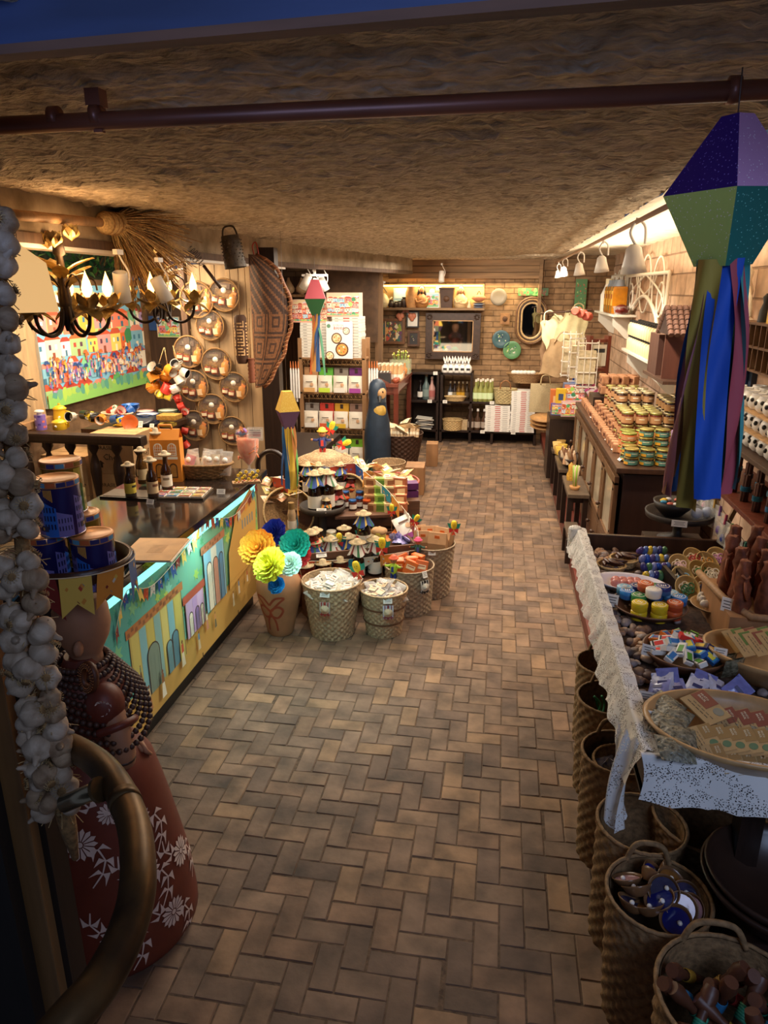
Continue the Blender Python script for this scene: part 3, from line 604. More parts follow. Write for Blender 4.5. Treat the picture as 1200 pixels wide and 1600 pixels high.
# bunting across the front
bunting('bunting_garland','string of small printed cloth flags sagging across the painted counter front',[(-1.565,2.50,.70),(-1.56,2.62,.845),(-1.56,2.85,.775),(-1.56,3.25,.83),(-1.56,3.5,.885),(-1.56,3.85,.79),(-1.56,4.1,.80),(-1.56,4.34,.88)],.045,.07,11,6,step=1.5)
# --- things on the countertop
def YC(px,py):return Zp(px,py,CT)
p=YC(262,855)
t=thing('menu_folder','tan cork covered folder lying on the near end of the dark counter','folder',(p.x,p.y,CT),R_(8))
b=B();b.box((-.04,-.05,.004),(.24,.29,.006),PAPER);b.build('pages',t);b=B();b.box((-.045,-.05,.009),(.235,.29,.004),mat('#c9975e',.55,var=.2,scale=12));b.box((-.03,-.05,.0112),(.07,.1,.0006),mat('#ba8a54',.6));b.build('cover',t)
def card(name,label,p,w_=.05,h_=.03,rz=0,tilt=-25,lines=3,group=None,txt=None):
 t=tag(None or thing(name,label,'price card',p,rot=(R_(90+tilt),0,rz),group=group),label,'price card',group)
 b=B();b.box((0,h_/2,0),(w_,h_,.0012),paint('#f2ece0'));
 for k in range(lines):b.box((0,h_*(.75-.22*k),.0009),(w_*(.7-.12*(k%2)),h_*.07,.0004),paint('#6a625a'))
 b.build('card',t);b=B();b.box((0,.003,-.008),(w_*.5,.006,.016),paint('#e6e0d4'));b.build('stand',t);return t
def bottle(b,prof,m,n=16,M=None):b.lathe(prof,m,M,n)
BEER=[(.028,0),(.031,.004),(.031,.115),(.028,.135),(.014,.165),(.012,.205),(.0135,.207),(.0135,.22)]
def crochet(b,z,r=.032,c='#d9c4a0'):
 m=mat(c,.85,var=.3,scale=60,bump=.5);b.lathe([(r*.4,z-.012),(r*.95,z-.004),(r,z),(r*.9,z+.004),(r*.5,z+.005),(r*.48,z+.018),(r*.25,z+.024),(0,z+.024)],m,n=26,cap=False,fn=lambda i,j,t:.0025*(i%2)if j in(1,2)else 0)
p=YC(250,770)
tr=thing('serving_tray','thin dark wooden tray under the hatted bottles on the counter','tray',(-2.06,3.66,CT))
b=B();b.box((0,0,.006),(.34,.17,.012),mat('#3a2c20',.3,'wood',stretch=(.1,1,1)),bev=.004);b.build('tray',tr,);b=B();b.box((0,0,.013),(.31,.14,.003),mat('#4a3a2a',.4));b.build('inlay',tr)
def hat_bottle(glass,lab,lab2,label,loc,s=1,cl='#d9c4a0',hgt=1,group='hatted bottles on the counter tray',clear=False):
 t=thing('liquor_bottle',label,'bottle',loc,rnd.uniform(0,3),group=group,s=(s,s,s*hgt))
 b=B();b.lathe(BEER,mat(glass,.08,'glass',alpha=.85)if not clear else GLASS,n=24);b.build('bottle',t)
 b=B();b.lathe([(.0316,.03),(.0316,.1)],paint(lab),n=24,cap=False);b.lathe([(.0319,.045),(.0319,.058)],paint(lab2),T(rz=.5),8,False,arc=1.5);b.lathe([(.0319,.07),(.0319,.085)],paint(lab2),T(rz=3.8),8,False,arc=1.2);b.build('paper_label',t)
 b=B();crochet(b,.222,.036,cl);b.build('crochet_cap',t);return t
for(px,py,g,l1,l2,hh,lb)in((205,776,'#2a1408','#d9c24a','#2a2a20',.86,'brown bottle with yellow label and crochet cap, left end of tray'),(240,777,'#3a1c08','#d9b98a','#7a4a30',1.0,'brown bottle with tan label and crochet cap, middle of tray'),
  (262,766,'#3a1c08','#e6dcc8','#8a7a60',1.0,'brown bottle with white label and crochet cap, right end of tray'),(224,755,'#5a3a10','#c9b48a','#7a5a30',.95,'amber bottle standing behind the tan labelled bottle'),(250,748,'#7a8a5a','#dce0c0','#6a8a5a',1.35,'tall clear bottle with pale green label and crochet cap, behind the others')):
 p=Zp(px,py,CT+.013);hat_bottle(g,l1,l2,lb,p,1.0,hgt=hh*.97,clear=hh>1.2)
# orange gift carton with white windows
p=YC(262,752)
t=thing('gift_carton','orange cardboard bottle carrier printed with white arched windows','gift box',(p.x-.0,p.y+.03,CT),R_(12),s=1.32)
OR=mat('#e08a2c',.5,var=.06,scale=10,bump=0);b=B();b.box((0,0,.10),(.135,.075,.20),OR)
b.add([(-.0675,-.0375,.2),(.0675,-.0375,.2),(.0675,-.004,.245),(-.0675,-.004,.245),(-.0675,.0375,.2),(.0675,.0375,.2),(.0675,.004,.245),(-.0675,.004,.245)],[(0,1,2,3),(5,4,7,6),(3,2,6,7)],OR)
MF=Matrix(((1,0,0,0),(0,0,-1,-.0378),(0,1,0,0),(0,0,0,1)))
def archp(cx,y0,w_,h_,n=8):return[(cx-w_/2,y0)]+[(cx+w_/2*math.cos(a),y0+h_-w_/2+w_/2*math.sin(a))for a in[PI-PI*i/n for i in range(n+1)]]+[(cx+w_/2,y0)]
for cx in(-.032,.032):
 b.poly(archp(cx,.125,.04,.06),paint('#f2ead8'),.0006,MF);b.poly(archp(cx,.13,.03,.05),OR,.0009,MF)
 for i in(-1,0,1):b.box((cx+i*.009,.152,.0012),(.002,.05,.0008),paint('#f2ead8'),MF)
 for i in range(3):b.box((cx,.137+.013*i,.0012),(.032,.002,.0008),paint('#f2ead8'),MF)
 b.box((cx,.115,.001),(.046,.012,.001),paint('#f2ead8'),MF);b.poly(archp(cx,.02,.036,.07),paint('#4a2c10'),.0006,MF);b.poly(archp(cx,.025,.026,.058),mat('#b9803a',.3),.0012,MF)
b.build('box',t);b=B();b.tube([(-.03,0,.242),(-.028,0,.262),(.028,0,.262),(.03,0,.242)],.006,OR,6);b.build('handle',t)
# board of fridge magnets
t=thing('magnet_board','dark wooden board covered with colourful picture magnets on the counter','board',(-1.79,3.72,CT),R_(7))
b=B();b.box((0,0,.007),(.30,.22,.014),mat('#5a4a38',.5,'wood'),bev=.003);b.build('board',t)
cols=['#5a4a9a','#2f6fb0','#c9602c','#d9a23a','#c2382c','#3f8f5a','#e9dcb0','#b5743f','#d96a5a','#e9c65a','#b58a8a','#a83a2a']
for j in range(3):
 for i in range(4):
  c=cols[j*4+i];m_=B();m_.box((0,0,.003),(.064,.056,.006),paint('#efe6d4'));m_.box((0,0,.0062),(.06,.052,.0012),paint(c));town(m_,T(-.028,-.02,.0072),.056,.036,i+7*j,rows=2,sky=c,grass=c,trees=1)
  o=m_.build('fridge_magnet',None,t.matrix_world@V(0,0,0)+V(0,0,0));M_=Matrix.Rotation(R_(7),4,'Z');o.location=V(-1.79,3.72,CT+.0145)+M_@V(-.108+i*.072,-.072+j*.072,0);o.rotation_euler=(0,0,R_(7))
  tag(o,('%s picture magnet, %s row, %s from left on the dark board'%(['violet','blue','brown orange','ochre','red','green','cream','tan','salmon','yellow','dusty pink','brick red'][j*4+i],['near','middle','far'][j],ORD[i])),'magnet','picture magnets on the board')
# woven boat basket with packets
def basket(b,rt,rb,h,stakes=28,rows=14,m=STRAW,amp=.004,M=None,th=.008,flare=0,rim=True,floor_=True,band=None):
 n=stakes*4;R=rows*3;prof=[]
 for j in range(R+1):u=j/R;prof.append((rb+(rt-rb)*u**(1-flare)+.0,h*u))
 b.lathe(prof,m,M,n,cap=False,fn=lambda i,j,t:amp*math.sin(PI*2*i/4/2+PI*(j//3))*abs(math.sin(PI*(j%3+.5)/3)))
 b.lathe([(r-th,z)for r,z in prof[::3]][::-1],m,M,stakes*2,cap=False)
 if floor_:b.lathe([(0,.004),(rb-th*.5,.004)],m,M,stakes,cap=False)
 if rim:
  k=64;b.tube([(rt*math.cos(2*PI*i/k),rt*math.sin(2*PI*i/k),h+.0015*(i%2))for i in range(k)],th*.75,m,6,M,closed=True)
 if band:
  for z0,mm in band:r0=rb+(rt-rb)*(z0/h)**(1-flare)+amp;b.lathe([(r0,z0-.006),(r0+.004,z0),(r0,z0+.006)],mm,M,60,False,fn=lambda i,j,t:.002*(i%2))
p=YC(322,745)
t=thing('boat_basket','shallow woven boat basket of wrapped treats on the counter','basket',(p.x-.02,p.y,CT),R_(5),s=1.3)
b=B();basket(b,.085,.055,.07,26,8,DSTRAW,.003,T(s=(1.75,.95,1)));b.build('basket',t)
def packet(b,w_,h_,d_,m,M,seal=True,puff=1):
 def f(u,v):
  return None
 nu,nv=6,6
 for sd in(1,-1):
  b.grid(lambda u,v:((u-.5)*w_*(1+.03*math.sin(7*v)),(v)*h_,sd*d_/2*(math.sin(PI*u)**.5 if 0<u<1 else 0)*(math.sin(PI*min(1,v*1.1+.02))**.5 if v<.92 else 0)*puff),nu,nv,m,True,0,M)
 if seal:b.box((0,h_*.97,0),(w_*.98,h_*.07,.001),m,M)
r=random.Random(9)
names=['far left','left','middle left','middle','middle right','right','far right']
cc=['#c96a4a','#c24a5a','#d9b98a','#e6d9c0','#b58a5a','#d9c9a8','#a8805a']
for k in range(7):
 x=-.15+.05*k;t2=thing('treat_packet','clear bag of sweets with round white sticker, %s in the boat basket'%names[k],'packet',V(p.x-.02+x,p.y+r.uniform(-.03,.03),CT+.02),rot=(R_(70+r.uniform(-10,10)),R_(r.uniform(-14,14)),r.uniform(-.3,.3)),group='treats in the boat basket',s=1.25)
 b=B();packet(b,.06,.10,.03,mat(cc[k],.5,var=.4,scale=60),T());b.build('contents',t2);b=B();packet(b,.066,.125,.034,CELLO,T());b.build('bag',t2)
 b=B();b.lathe([(0,.019),(.014,.0185),(.014,.0175)],paint('#f4efe4'),T(y=.075),16);b.build('sticker',t2)
card('price_card','white price card standing in front of the boat basket',YC(345,772),.05,.03,.1);card('price_card','white price card leaning at the left of the magnet board',YC(312-78,788),.045,.028,-.1,group=None);card('price_card','white price card between the bottles and the magnets',YC(256,765),.045,.028,.2)
# yellow flower trinkets on a wooden slab
t=thing('trinket_slab','wooden slab carrying little yellow wire flowers at the far counter end','trinket display',tuple(YC(385,755)),R_(25))
b=B();b.box((0,0,.006),(.17,.07,.012),LWOOD,bev=.003);b.box((.03,-.02,.013),(.1,.03,.006),LWOOD);b.build('slab',t)
for k in range(12):
 b=B();x,y=-.07+.012*k,-.02+.03*(k%2);hh=.03+.02*(k%3);b.tube(spline([(x,y,.01),(x+.004,y,hh*.6),(x+.012,y,hh)],4),.0012,paint('#5a7a3a'),5)
 for i in range(5):a=2*PI*i/5;b.ball((x+.012+.006*math.cos(a),y,hh+.006*math.sin(a)),.005,paint('#e9c62a'),7)
 b.ball((x,y,.016),.006,paint(['#c9a23a','#7a3a20','#d95a2a'][k%3]),7);b.build('flower',t)
# tall glass goblet full of orange ribbons with an acrylic card holder
p=YC(395,738)
t=thing('glass_goblet','tall glass goblet filled with orange ribbons at the counter end','goblet',(p.x-.03,p.y+.02,CT),s=1.3)
b=B();b.lathe([(.045,0),(.045,.004),(.008,.012),(.006,.03),(.03,.06),(.052,.11),(.058,.17),(.056,.21)],GLASS,n=28,cap=False);b.build('glass',t)
b=B();b.lathe([(.005,.035),(.028,.062),(.049,.11),(.054,.165),(.045,.175),(0,.178)],mat('#c9562a',.6,var=.5,scale=40,col2='#e0946a',bump=.5),n=24)
for k in range(14):a=r.uniform(0,6.3);b.tube([(.05*math.cos(a),.05*math.sin(a),.06+.008*k),(.053*math.cos(a+.5),.053*math.sin(a+.5),.075+.008*k),(.05*math.cos(a+.9),.05*math.sin(a+.9),.065+.008*k)],.004,paint('#e08050'),5)
b.build('ribbons',t)
b=B()
for k in range(20):a=r.uniform(0,6.3);packet(b,.02,.05,.006,paint(r.choice(['#3a6fb0','#c24a2c','#e9963c','#d9d2c4','#7a4a9a'])),T(.03*math.cos(a),.03*math.sin(a),.18,r.uniform(0,1.2),r.uniform(-1,1),a))
tag(b.build('ribbon_bundle',None,(p.x-.05,p.y+.05,CT+.055)),'crumpled orange and blue printed ribbons poking out of the glass goblet','ribbons')
p=Yp(398,678,p.y-.03)
t=thing('acrylic_sign','clear acrylic frame with striped picture in front of the glass goblet','sign',(p.x,p.y,p.z-.035),rot=(R_(80),0,.1))
b=B();b.box((0,.035,0),(.105,.085,.012),GLASS,bev=.004);b.build('frame',t);b=B();b.box((0,.035,.0),(.085,.06,.002),paint('#e9dcd0'))
for k in range(4):b.box((0,.02+.008*k,.0015),(.075,.005,.001),paint(['#d98a8a','#a83a3a','#c9a0a0','#8a3a4a'][k]))
b.text('RAIZES DA BAHIA',.009,paint('#3a2a20'),T(0,.058,.0018));b.build('picture',t);b=B();b.tube([(0,0,0),(0,-.085,-.0)],.004,GLASS,8);b.build('stem',t)
# --- balustrade behind the counter
t=thing('balustrade','dark turned wooden balustrade behind the counter','balustrade',(-3.0,4.62,0))
b=B();b.box((.02,0,1.065),(1.0,.10,.07),DWOOD,bev=.02);b.build('handrail',t)
BAL=[(.045,1.03),(.05,1.0),(.03,.97),(.02,.955),(.045,.88),(.05,.82),(.035,.7),(.022,.58),(.035,.5),(.022,.42),(.03,.3),(.05,.2),(.05,.0)]
for k,x in enumerate((-.42,-.24,-.06,.12,.30,.47)):b=B();b.lathe([(r_*(.78 if k!=5 else .8),z_)for r_,z_ in BAL[::-1]],DWOOD,T(x=x),18);b.build('baluster',t)
# cartons behind the balustrade
CB=mat('#c29a6c',.8,var=.12,scale=12,bump=.05)
def carton(loc,sz,label,rz=0,txt=True):
 t=thing('cardboard_carton',label,'carton',loc,rz,group='cartons behind the balustrade');b=B();b.box((0,0,sz[2]/2),sz,CB,bev=.003)
 if txt:
  M=Matrix(((0,0,1,sz[0]/2+.0005),(1,0,0,0),(0,1,0,sz[2]/2),(0,0,0,1)));b.text('BRASILEIRO',.045,paint('#3a2a1c'),M@T(0,.05,0));b.text('Chef',.075,paint('#3a2a1c'),M@T(0,-.02,0))
  M=Matrix(((1,0,0,0),(0,0,-1,-sz[1]/2-.0005),(0,1,0,sz[2]/2),(0,0,0,1)));b.text('BRASILEIRO',.04,paint('#3a2a1c'),M@T(0,.05,0));b.text('Chef',.065,paint('#3a2a1c'),M@T(0,-.02,0))
  for k in(-.1,.12):b.poly([(k,-.1),(k+.03,-.1),(k+.03,-.07),(k+.045,-.07),(k+.015,-.045),(k-.015,-.07),(k,-.07)],paint('#3a2a1c'),.0005,M)
 b.build('box',t)
 b=B();b.box((0,0,sz[2]+.0008),(sz[0],.045,.001),mat('#cfa877',.35));b.build('packing_tape',t);return t
cx0=-2.80
for k,(z0,hh)in enumerate(((.0,.24),(.243,.27),(.516,.27),(.789,.29))):carton((cx0-.0,4.86,z0),(.36,.32,hh),'%s carton of the right stack behind the balustrade'%['lowest','second','third','topmost'][k])
for k,(z0,hh)in enumerate(((.0,.3),(.303,.3),(.606,.3))):carton((cx0-.40,4.88,z0),(.36,.32,hh),'%s carton of the left stack behind the balustrade'%['lowest','middle','topmost'][k])
# --- enamelware bench against the painting wall
t=thing('side_table','long dark wooden bench piled with enamel plates and bowls below the painting','bench',(-2.88,5.3,0))
b=B();b.box((-.02,.02,1.035),(.62,.62,.04),WOOD,bev=.004);b.build('top',t);b=B();b.box((-.02,.02,.95),(.54,.56,.13),DWOOD);b.build('apron',t)
for sx in(-1,1):
 for sy in(-1,1):b=B();b.box((-.02+sx*.25,.02+sy*.26,.45),(.05,.05,.9),DWOOD);b.build('leg',t)
BZ=1.056
def enamel_mug(col,inn='#f0eae0',lid=False):
 b=B();b.lathe([(.03,0),(.034,.002),(.036,.06),(.0375,.062),(.035,.061),(.032,.006),(0,.005)],paint(col,.2),n=22,cap=False);return b
# yellow coffee pot and canister
YEL=paint('#e3b92e',.18)
def YB(px,py,z=BZ):return Zp(px,py,z)
t=thing('enamel_pot','tall yellow enamel coffee pot with lid and polka dots','pot',Yp(97,668,5.0))
b=B();b.lathe([(.05,0),(.058,.005),(.052,.09),(.045,.14),(.048,.145)],YEL,n=24)
for k in range(6):a=k*1.05-2.2;b.lathe([(0,.003),(.009,.002),(.009,0)],WHITE,AX((.055*math.cos(a),.055*math.sin(a),.05+.04*(k%2)),(math.cos(a),math.sin(a),0)),12)
b.build('body',t);b=B();b.lathe([(.05,.145),(.052,.15),(.03,.168),(.01,.174),(.008,.18),(.012,.186),(0,.192)],YEL,n=24,cap=False);b.build('lid',t);b=B();b.tube(spline([(.05,0,.13),(.085,0,.12),(.08,0,.06),(.055,0,.04)],6),.005,YEL,8);b.build('handle',t)
t=thing('enamel_canister','squat yellow enamel pot with knobbed lid beside the purple can','pot',Yp(94,671,4.8))
b=B();b.lathe([(.045,0),(.05,.004),(.05,.055)],YEL,n=24);b.lathe([(0,.003),(.01,.002),(.01,0)],WHITE,AX((.0,-.05,.03),(0,-1,0)),12);b.build('body',t);b=B();b.lathe([(.054,.055),(.05,.065),(.02,.076),(.008,.078),(.011,.086),(0,.09)],YEL,n=24,cap=False);b.build('lid',t)
b=B();b.tube([(.05,0,.04),(.065,0,.045),(.05,0,.05)],.004,YEL,6);b.tube([(-.05,0,.04),(-.065,0,.045),(-.05,0,.05)],.004,YEL,6);b.build('handle',t)
t=thing('purple_can','lilac patterned can with white cap left of the yellow pots','can',Yp(65,671,4.75))
b=B();b.lathe([(.04,0),(.04,.11)],paint('#7a64b0',.3),n=24)
for k in range(16):a=k*.8;b.lathe([(.0405,.015+.02*(k%5)),(.0405,.03+.02*(k%5))],paint(['#c98ac0','#e9e0f0','#4a3a8a','#d96a5a'][k%4]),T(rz=a),4,False,arc=.5)
b.build('body',t);b=B();b.lathe([(.02,.11),(.02,.125),(.034,.128),(.034,.14),(.02,.146)],WHITE,n=24);b.build('cap',t)
# balance: stacks of plates, bowls, mugs
def plate(b,r_,z0,c,rim):
 b.lathe([(r_*.6,z0),(r_*.65,z0+.001),(r_,z0+.014),(r_*.62,z0+.005),(0,z0+.004)],paint(c,.2),n=28,cap=False);b.tube([(r_*math.cos(2*PI*i/28),r_*math.sin(2*PI*i/28),z0+.014)for i in range(28)],.0016,paint(rim,.2),5,closed=True)
def proto_plate(c,rim,r_):b=B();plate(b,r_,0,c,rim);o=b.build('enamel_plate');tag(o,'','plate');return o
ps={}
for nm,px,py,y_,n,c,rim,r_ in(('blue rimmed',231,652,5.25,7,'#e4e6ea','#2f5fae',.085),('white green rimmed',262,640,5.35,6,'#eeeadc','#5a8a6a',.075),('multicoloured',226,636,5.45,6,'#d9d4cc','#a83a3a',.075),('yellow',261,648,5.2,2,'#e6cf6a','#b5922a',.07)):
 Mx=Multi(proto_plate(c,rim,r_));p=Yp(px,py,y_)
 zz=BZ if nm!='white green rimmed' else BZ+.03
 for k in range(n):
  Mx.put(V(p.x,p.y,zz+k*.0125),0,'%s enamel plate, %s from the bottom of its pile on the bench'%(nm,ORD[k]),group='enamel plates on the bench')
t=thing('oval_basket','pale oval woven basket full of enamel mugs on the bench','basket',Yp(184,655,5.15));b=B();basket(b,.10,.085,.05,26,6,mat('#d9c0a0',.8,var=.3,scale=80),.003,T(s=(1.25,.8,1)));b.build('basket',t)
M0=B();enm=[]
for c in('#c4382c','#2b5fae','#ece6da','#1c1a1a','#3a7a4a','#e08a2c','#e3c23a'):
 t0=thing('enamel_mug','','mug');b=enamel_mug(c);b.lathe([(.031,.006),(.0335,.0595)],paint('#f2ede2' if c!='#ece6da' else '#1c1a1a',.2),n=22,cap=False);b.build('cup',t0);b=B();b.tube(spline([(.034,0,.05),(.055,0,.045),(.055,0,.02),(.034,0,.012)],4),.003,paint(c,.2),6);b.build('handle',t0);enm.append(Multi(t0))
CN=['red','blue','white','black','green','orange','yellow']
bp=Yp(184,655,5.15)
for k,(c,x,y,rx,ry)in enumerate(((0,-.075,0,60,20),(1,.03,.03,70,0),(2,-.03,-.02,50,-60),(4,-.05,.03,80,30),(3,.0,.03,110,0),(0,.03,-.03,40,50),(1,.08,.0,60,-20))):
 enm[c].put(bp+V(x,y,.045+.008*(k%2)),rnd.uniform(0,6),'%s enamel mug tipped in the pale oval basket, %s from left'%(CN[c],ORD[sorted([-.075,.03,-.03,-.05,0,.031,.08]).index(x)if x in(-.075,-.03,-.05,0,.08)else 4]),rot=(R_(rx),R_(ry),rnd.uniform(0,6)),group='mugs in the pale oval basket')
for k,(c,px,py,lb)in enumerate(((2,115,655,'white enamel mug lying right of the yellow pots'),(3,128,652,'black mug lying on its side behind the top carton'),(2,140,655,'white mug on its side, second from the yellow pots'),(6,145,658,'pale yellow mug lying among the black and white mugs'),(3,155,655,'black mug with orange inside lying before the oval basket'),(5,160,657,'orange mug lying behind the top carton'),(1,175,660,'small blue mug lying in front of the oval basket'),(1,182,662,'blue enamel mug at the front corner of the bench'),(6,190,663,'yellow enamel mug at the front corner of the bench'))):
 enm[c].put(Yp(px,py-4,4.98 if px<165 else 5.0),0,lb,rot=(R_(80+10*(k%3)),R_(20*(k%3-1)),k*1.3),group='loose enamel mugs on the bench')
b=B();b.lathe([(.03,0),(.07,.04),(.072,.042),(.068,.04),(.028,.004),(0,.004)],paint('#2b62b0',.2),n=28,cap=False);o=b.build('enamel_bowl');tag(o,'','bowl');Mx=Multi(o);p=Yp(204,636,5.35)
for k in range(3):Mx.put(V(p.x,p.y,BZ+.075+.014*k),.2,'blue enamel bowl, %s of the nested pile behind the oval basket'%['lowest','middle','topmost'][k],group='nested blue bowls')
b=B();b.lathe([(.03,0),(.06,.035),(.062,.037),(.058,.035),(.028,.004),(0,.004)],paint('#d9743a',.3),n=28,cap=False);o=b.build('clay_bowl',None,Yp(203,662,5.0)+V(0,0,.02),(R_(95),0,.5));tag(o,'orange bowl standing on its rim at the front of the bench','bowl')
b=B();b.lathe([(.06,0),(.1,.012),(.102,.014),(.06,.006),(0,.005)],paint('#3a4048',.3),n=28,cap=False);o=b.build('enamel_tray');tag(o,'round dark enamel tray leaning under the plates','tray');o.location=Yp(221,658,5.12);o.rotation_euler=(.25,0,0)
t=thing('wicker_tray','square golden wicker tray holding plates near the partition','basket',(Yp(265,655,5.2)));b=B();b.box((0,0,.02),(.16,.13,.04),mat('#b98a3a',.7,var=.4,scale=80,bump=.6),bev=.01);b.build('tray',t)
card('price_card','white price card clipped on the enamelware bench front, left of two',Yp(219,668,4.98),.035,.05,0);card('price_card','small white price card on the enamelware bench front, right of two',Yp(237,668,4.98),.035,.03,0)
# --- painting, carved panel, small picture on the left wall
t=thing('village_painting','large canvas of a colourful hillside village crowd on the left wall','painting',(-3.5,5.02,1.21))
b=B();b.box((0,.83,.45),(.04,1.66,.92),paint('#e6d9c0'));b.build('canvas',t)
b=B();PM=Matrix(((0,0,1,.0205),(1,0,0,0.0),(0,1,0,-.01),(0,0,0,1)));town(b,PM,1.66,.92,21,rows=4,hh=.21,people=150,trees=6,sky='#7fbfe0',grass='#8cc86a',cols=TOWNP+['#e9836a','#f2c2a8','#b9a0d0']);b.build('picture',t)
t=thing('weathered_screen','pale weathered wooden panel left of the village painting','panel',(-3.48,4.6,1.15));b=B();b.grid(lambda u,v:(.03+.015*math.sin(u*22+2*math.sin(v*5))*(1-v*.3),u*.36,v*1.0),40,12,mat('#b99c76',.7,'wood',scale=20,var=.4));b.build('panel',t);b=B();b.box((.03,.18,-.02),(.08,.42,.05),LWOOD);b.build('sill',t)
b=B();b.box((-3.45,4.25,1.5),(.04,.3,1.3),mat('#a88a64',.7,'wood',scale=20,var=.4));struct(b,'trim_14')
def framed(name,label,cat,M,w_,h_,frame,pic,fw=.02,seedt=None,fill=None,inner=None,d=.02):
 t=thing(name,label,cat);t.matrix_world=M
 b=B()
 for(x,y,a,c)in((0,h_/2-fw/2,w_,fw),(0,-h_/2+fw/2,w_,fw),(-w_/2+fw/2,0,fw,h_-2*fw),(w_/2-fw/2,0,fw,h_-2*fw)):b.box((x,y,d/2),(a,c,d),frame,bev=.002)
 b.build('frame',t);b=B();b.box((0,0,d*.3),(w_-2*fw,h_-2*fw,d*.3),pic)
 if seedt is not None:town(b,T(-(w_/2-fw),-(h_/2-fw),d*.46),w_-2*fw,h_-2*fw,seedt,rows=3,people=6,trees=2)
 if inner:inner(b,d*.47)
 b.build('picture',t);return t
def FM(p,n=(0,-1)): # frame matrix: local x horizontal, y up, z out of wall (direction n)
 z_=Vector((n[0],n[1],0)).normalized();x_=Vector((0,0,1)).cross(z_);return Matrix(((x_.x,0,z_.x,p[0]),(x_.y,0,z_.y,p[1]),(x_.z,1,z_.z,p[2]),(0,0,0,1)))
p=Yp(264,511,6.92);framed('small_picture','small street-scene picture hanging between the painting and the plank partition','picture',FM(p),.24,.2,paint('#d9c9b0'),paint('#c9d9e6'),.006,33)
p=Yp(242,505,6.92);b=B();b.box((0,0,0),(.12,.02,.14),paint('#2b4f8a'));tag(b.build('blue_tile',None,p),'dark blue rectangular plaque beside the small street picture','plaque')
# --- strings of mugs and hats hanging between painting and partition
def hang_bunch(px0,py0,items,y_,label,cat):
 pass
for k,(px,py,c,lb)in enumerate(((246,578,3,'black mug hanging at the top of the orange bunch'),(262,576,5,'orange mug hanging upper right in the bunch'),(236,582,5,'orange mug hanging upper left in the bunch'),(256,592,5,'large orange mug with white dot hanging in mid bunch'),(245,602,5,'orange mug hanging lowest left in the bunch'),(264,600,0,'red mug hanging lower right in the bunch'),
  (277,572,2,'white mug, topmost of the white string'),(283,580,2,'white mug, second of the white string'),(276,588,2,'white mug, third of the white string'),(283,597,2,'white mug, fourth of the white string'),(279,605,2,'white mug, lowest of the white string'),
  (254,611,6,'pale yellow mug hanging under the orange bunch'),(249,618,6,'yellow mug hanging below the pale yellow one'),(258,618,6,'yellow mug hanging beside the partition plates'),(233,590,4,'green mug hanging at the left of the bunch'),
  (279,627,0,'red mug hanging at the bottom of the right string'),(288,633,0,'red mug with white inside low on the right string'),(281,640,3,'black mug low on the right string'),(287,646,0,'red mug lowest on the right string'),(283,672,0,'red mug hanging under the bench edge, upper'),(287,690,0,'red mug hanging under the bench edge, lower'),(279,683,5,'orange mug hanging under the bench edge, middle'))):
 enm[c].put(Yp(px,py,5.42),0,lb,rot=(R_(60+50*(k%3)),R_(25*(k%3-1)),k*1.1),sc=1.25 if k<6 else(.85 if k>10 else 1),group='mugs hanging on strings by the partition')
for k,(px,py,px2,py2)in enumerate(((256,543,246,575),(257,543,262,572),(270,540,279,570),(278,590,283,630))):
 b=B();b.tube([Yp(px,py,5.45),Yp(px2,py2,5.42)],.0025,STRAW,5);tag(b.build('hanging_string'),['straw string holding the black mug','straw string holding the upper orange mug','straw string holding the white mugs','straw string holding the low red mugs'][k],'string')
# --- round gift baskets on the partition
def gift_basket():
 t=thing('gift_basket','','gift basket');Mz=T(rx=PI/2) # faces -y
 b=B();basket(b,.135,.12,.045,34,5,DSTRAW,.003,Mz,.010);b.lathe([(0,.003),(.12,.003)],mat('#8a6a44',.8,var=.4,scale=60,bump=.5),Mz,24,False);b.build('basket',t)
 b=B();j=mat('#a8512a',.15,var=.5,scale=30,col2='#6a2a18',bump=0)
 for x,z in((-.06,-.055),(-.015,-.065)):
  jb=B();jb.lathe([(.02,0),(.024,.004),(.024,.036),(.02,.042)],j,T(x,-.03,z),14);jb.lathe([(.0245,.01),(.0245,.03)],paint('#e6d2b0'),T(x,-.03,z,rz=-2.4),8,False,arc=1.7);jo=jb.build('jar',t);jb=B();jb.lathe([(.0215,.042),(.0215,.05)],GOLDLID,T(x,-.03,z),14);jb.build('lid',jo)
 jb=B();jb.lathe([(.024,0),(.027,.005),(.027,.07),(.012,.09),(.012,.11)],mat('#c98a4a',.15,var=.3),T(.05,-.03,-.07,0,R_(8),0),14);jb.lathe([(.0275,.015),(.0275,.055)],paint('#e6c9a0'),T(.05,-.03,-.07,0,R_(8),R_(-145)),8,False,arc=1.8);jb.lathe([(.014,.11),(.014,.125)],GOLDLID,T(.05,-.03,-.07,0,R_(8),0),12);jb.build('bottle',t)
 b=B();b.box((-.02,-.02,.055),(.1,.006,.035),mat('#6a5040',.7));b.box((-.02,-.0235,.055),(.06,.002,.014),paint('#8a7a60'));b.build('card_band',t)
 b=B();b.box((.06,-.035,.015),(.03,.02,.06),paint('#d9803a'),T(ry=.3));b.build('spice_packet',t)
 for c in kids(t):
  if c.name.split('.')[0]in('jar','bottle','spice_packet','card_band'):c.scale=(1.35,1.2,1.35)
 b=B();b.lathe([(.024,0),(.024,.002),(0,.002)],paint('#f2ead8'),T(.0,-.062,.04)@Mz,18);b.build('sticker',t)
 b=B();b.lathe([(.13,.046),(.1,.06),(0,.068)],mat('#ffffff',.03,'glass',alpha=.04),Mz,30,False);b.build('film',t)
 b=B();b.tube([(-.02,-.01,.12),(0,.0,.19),(.02,-.01,.12)],.0025,STRAW,5);b.build('hanging_loop',t);return t
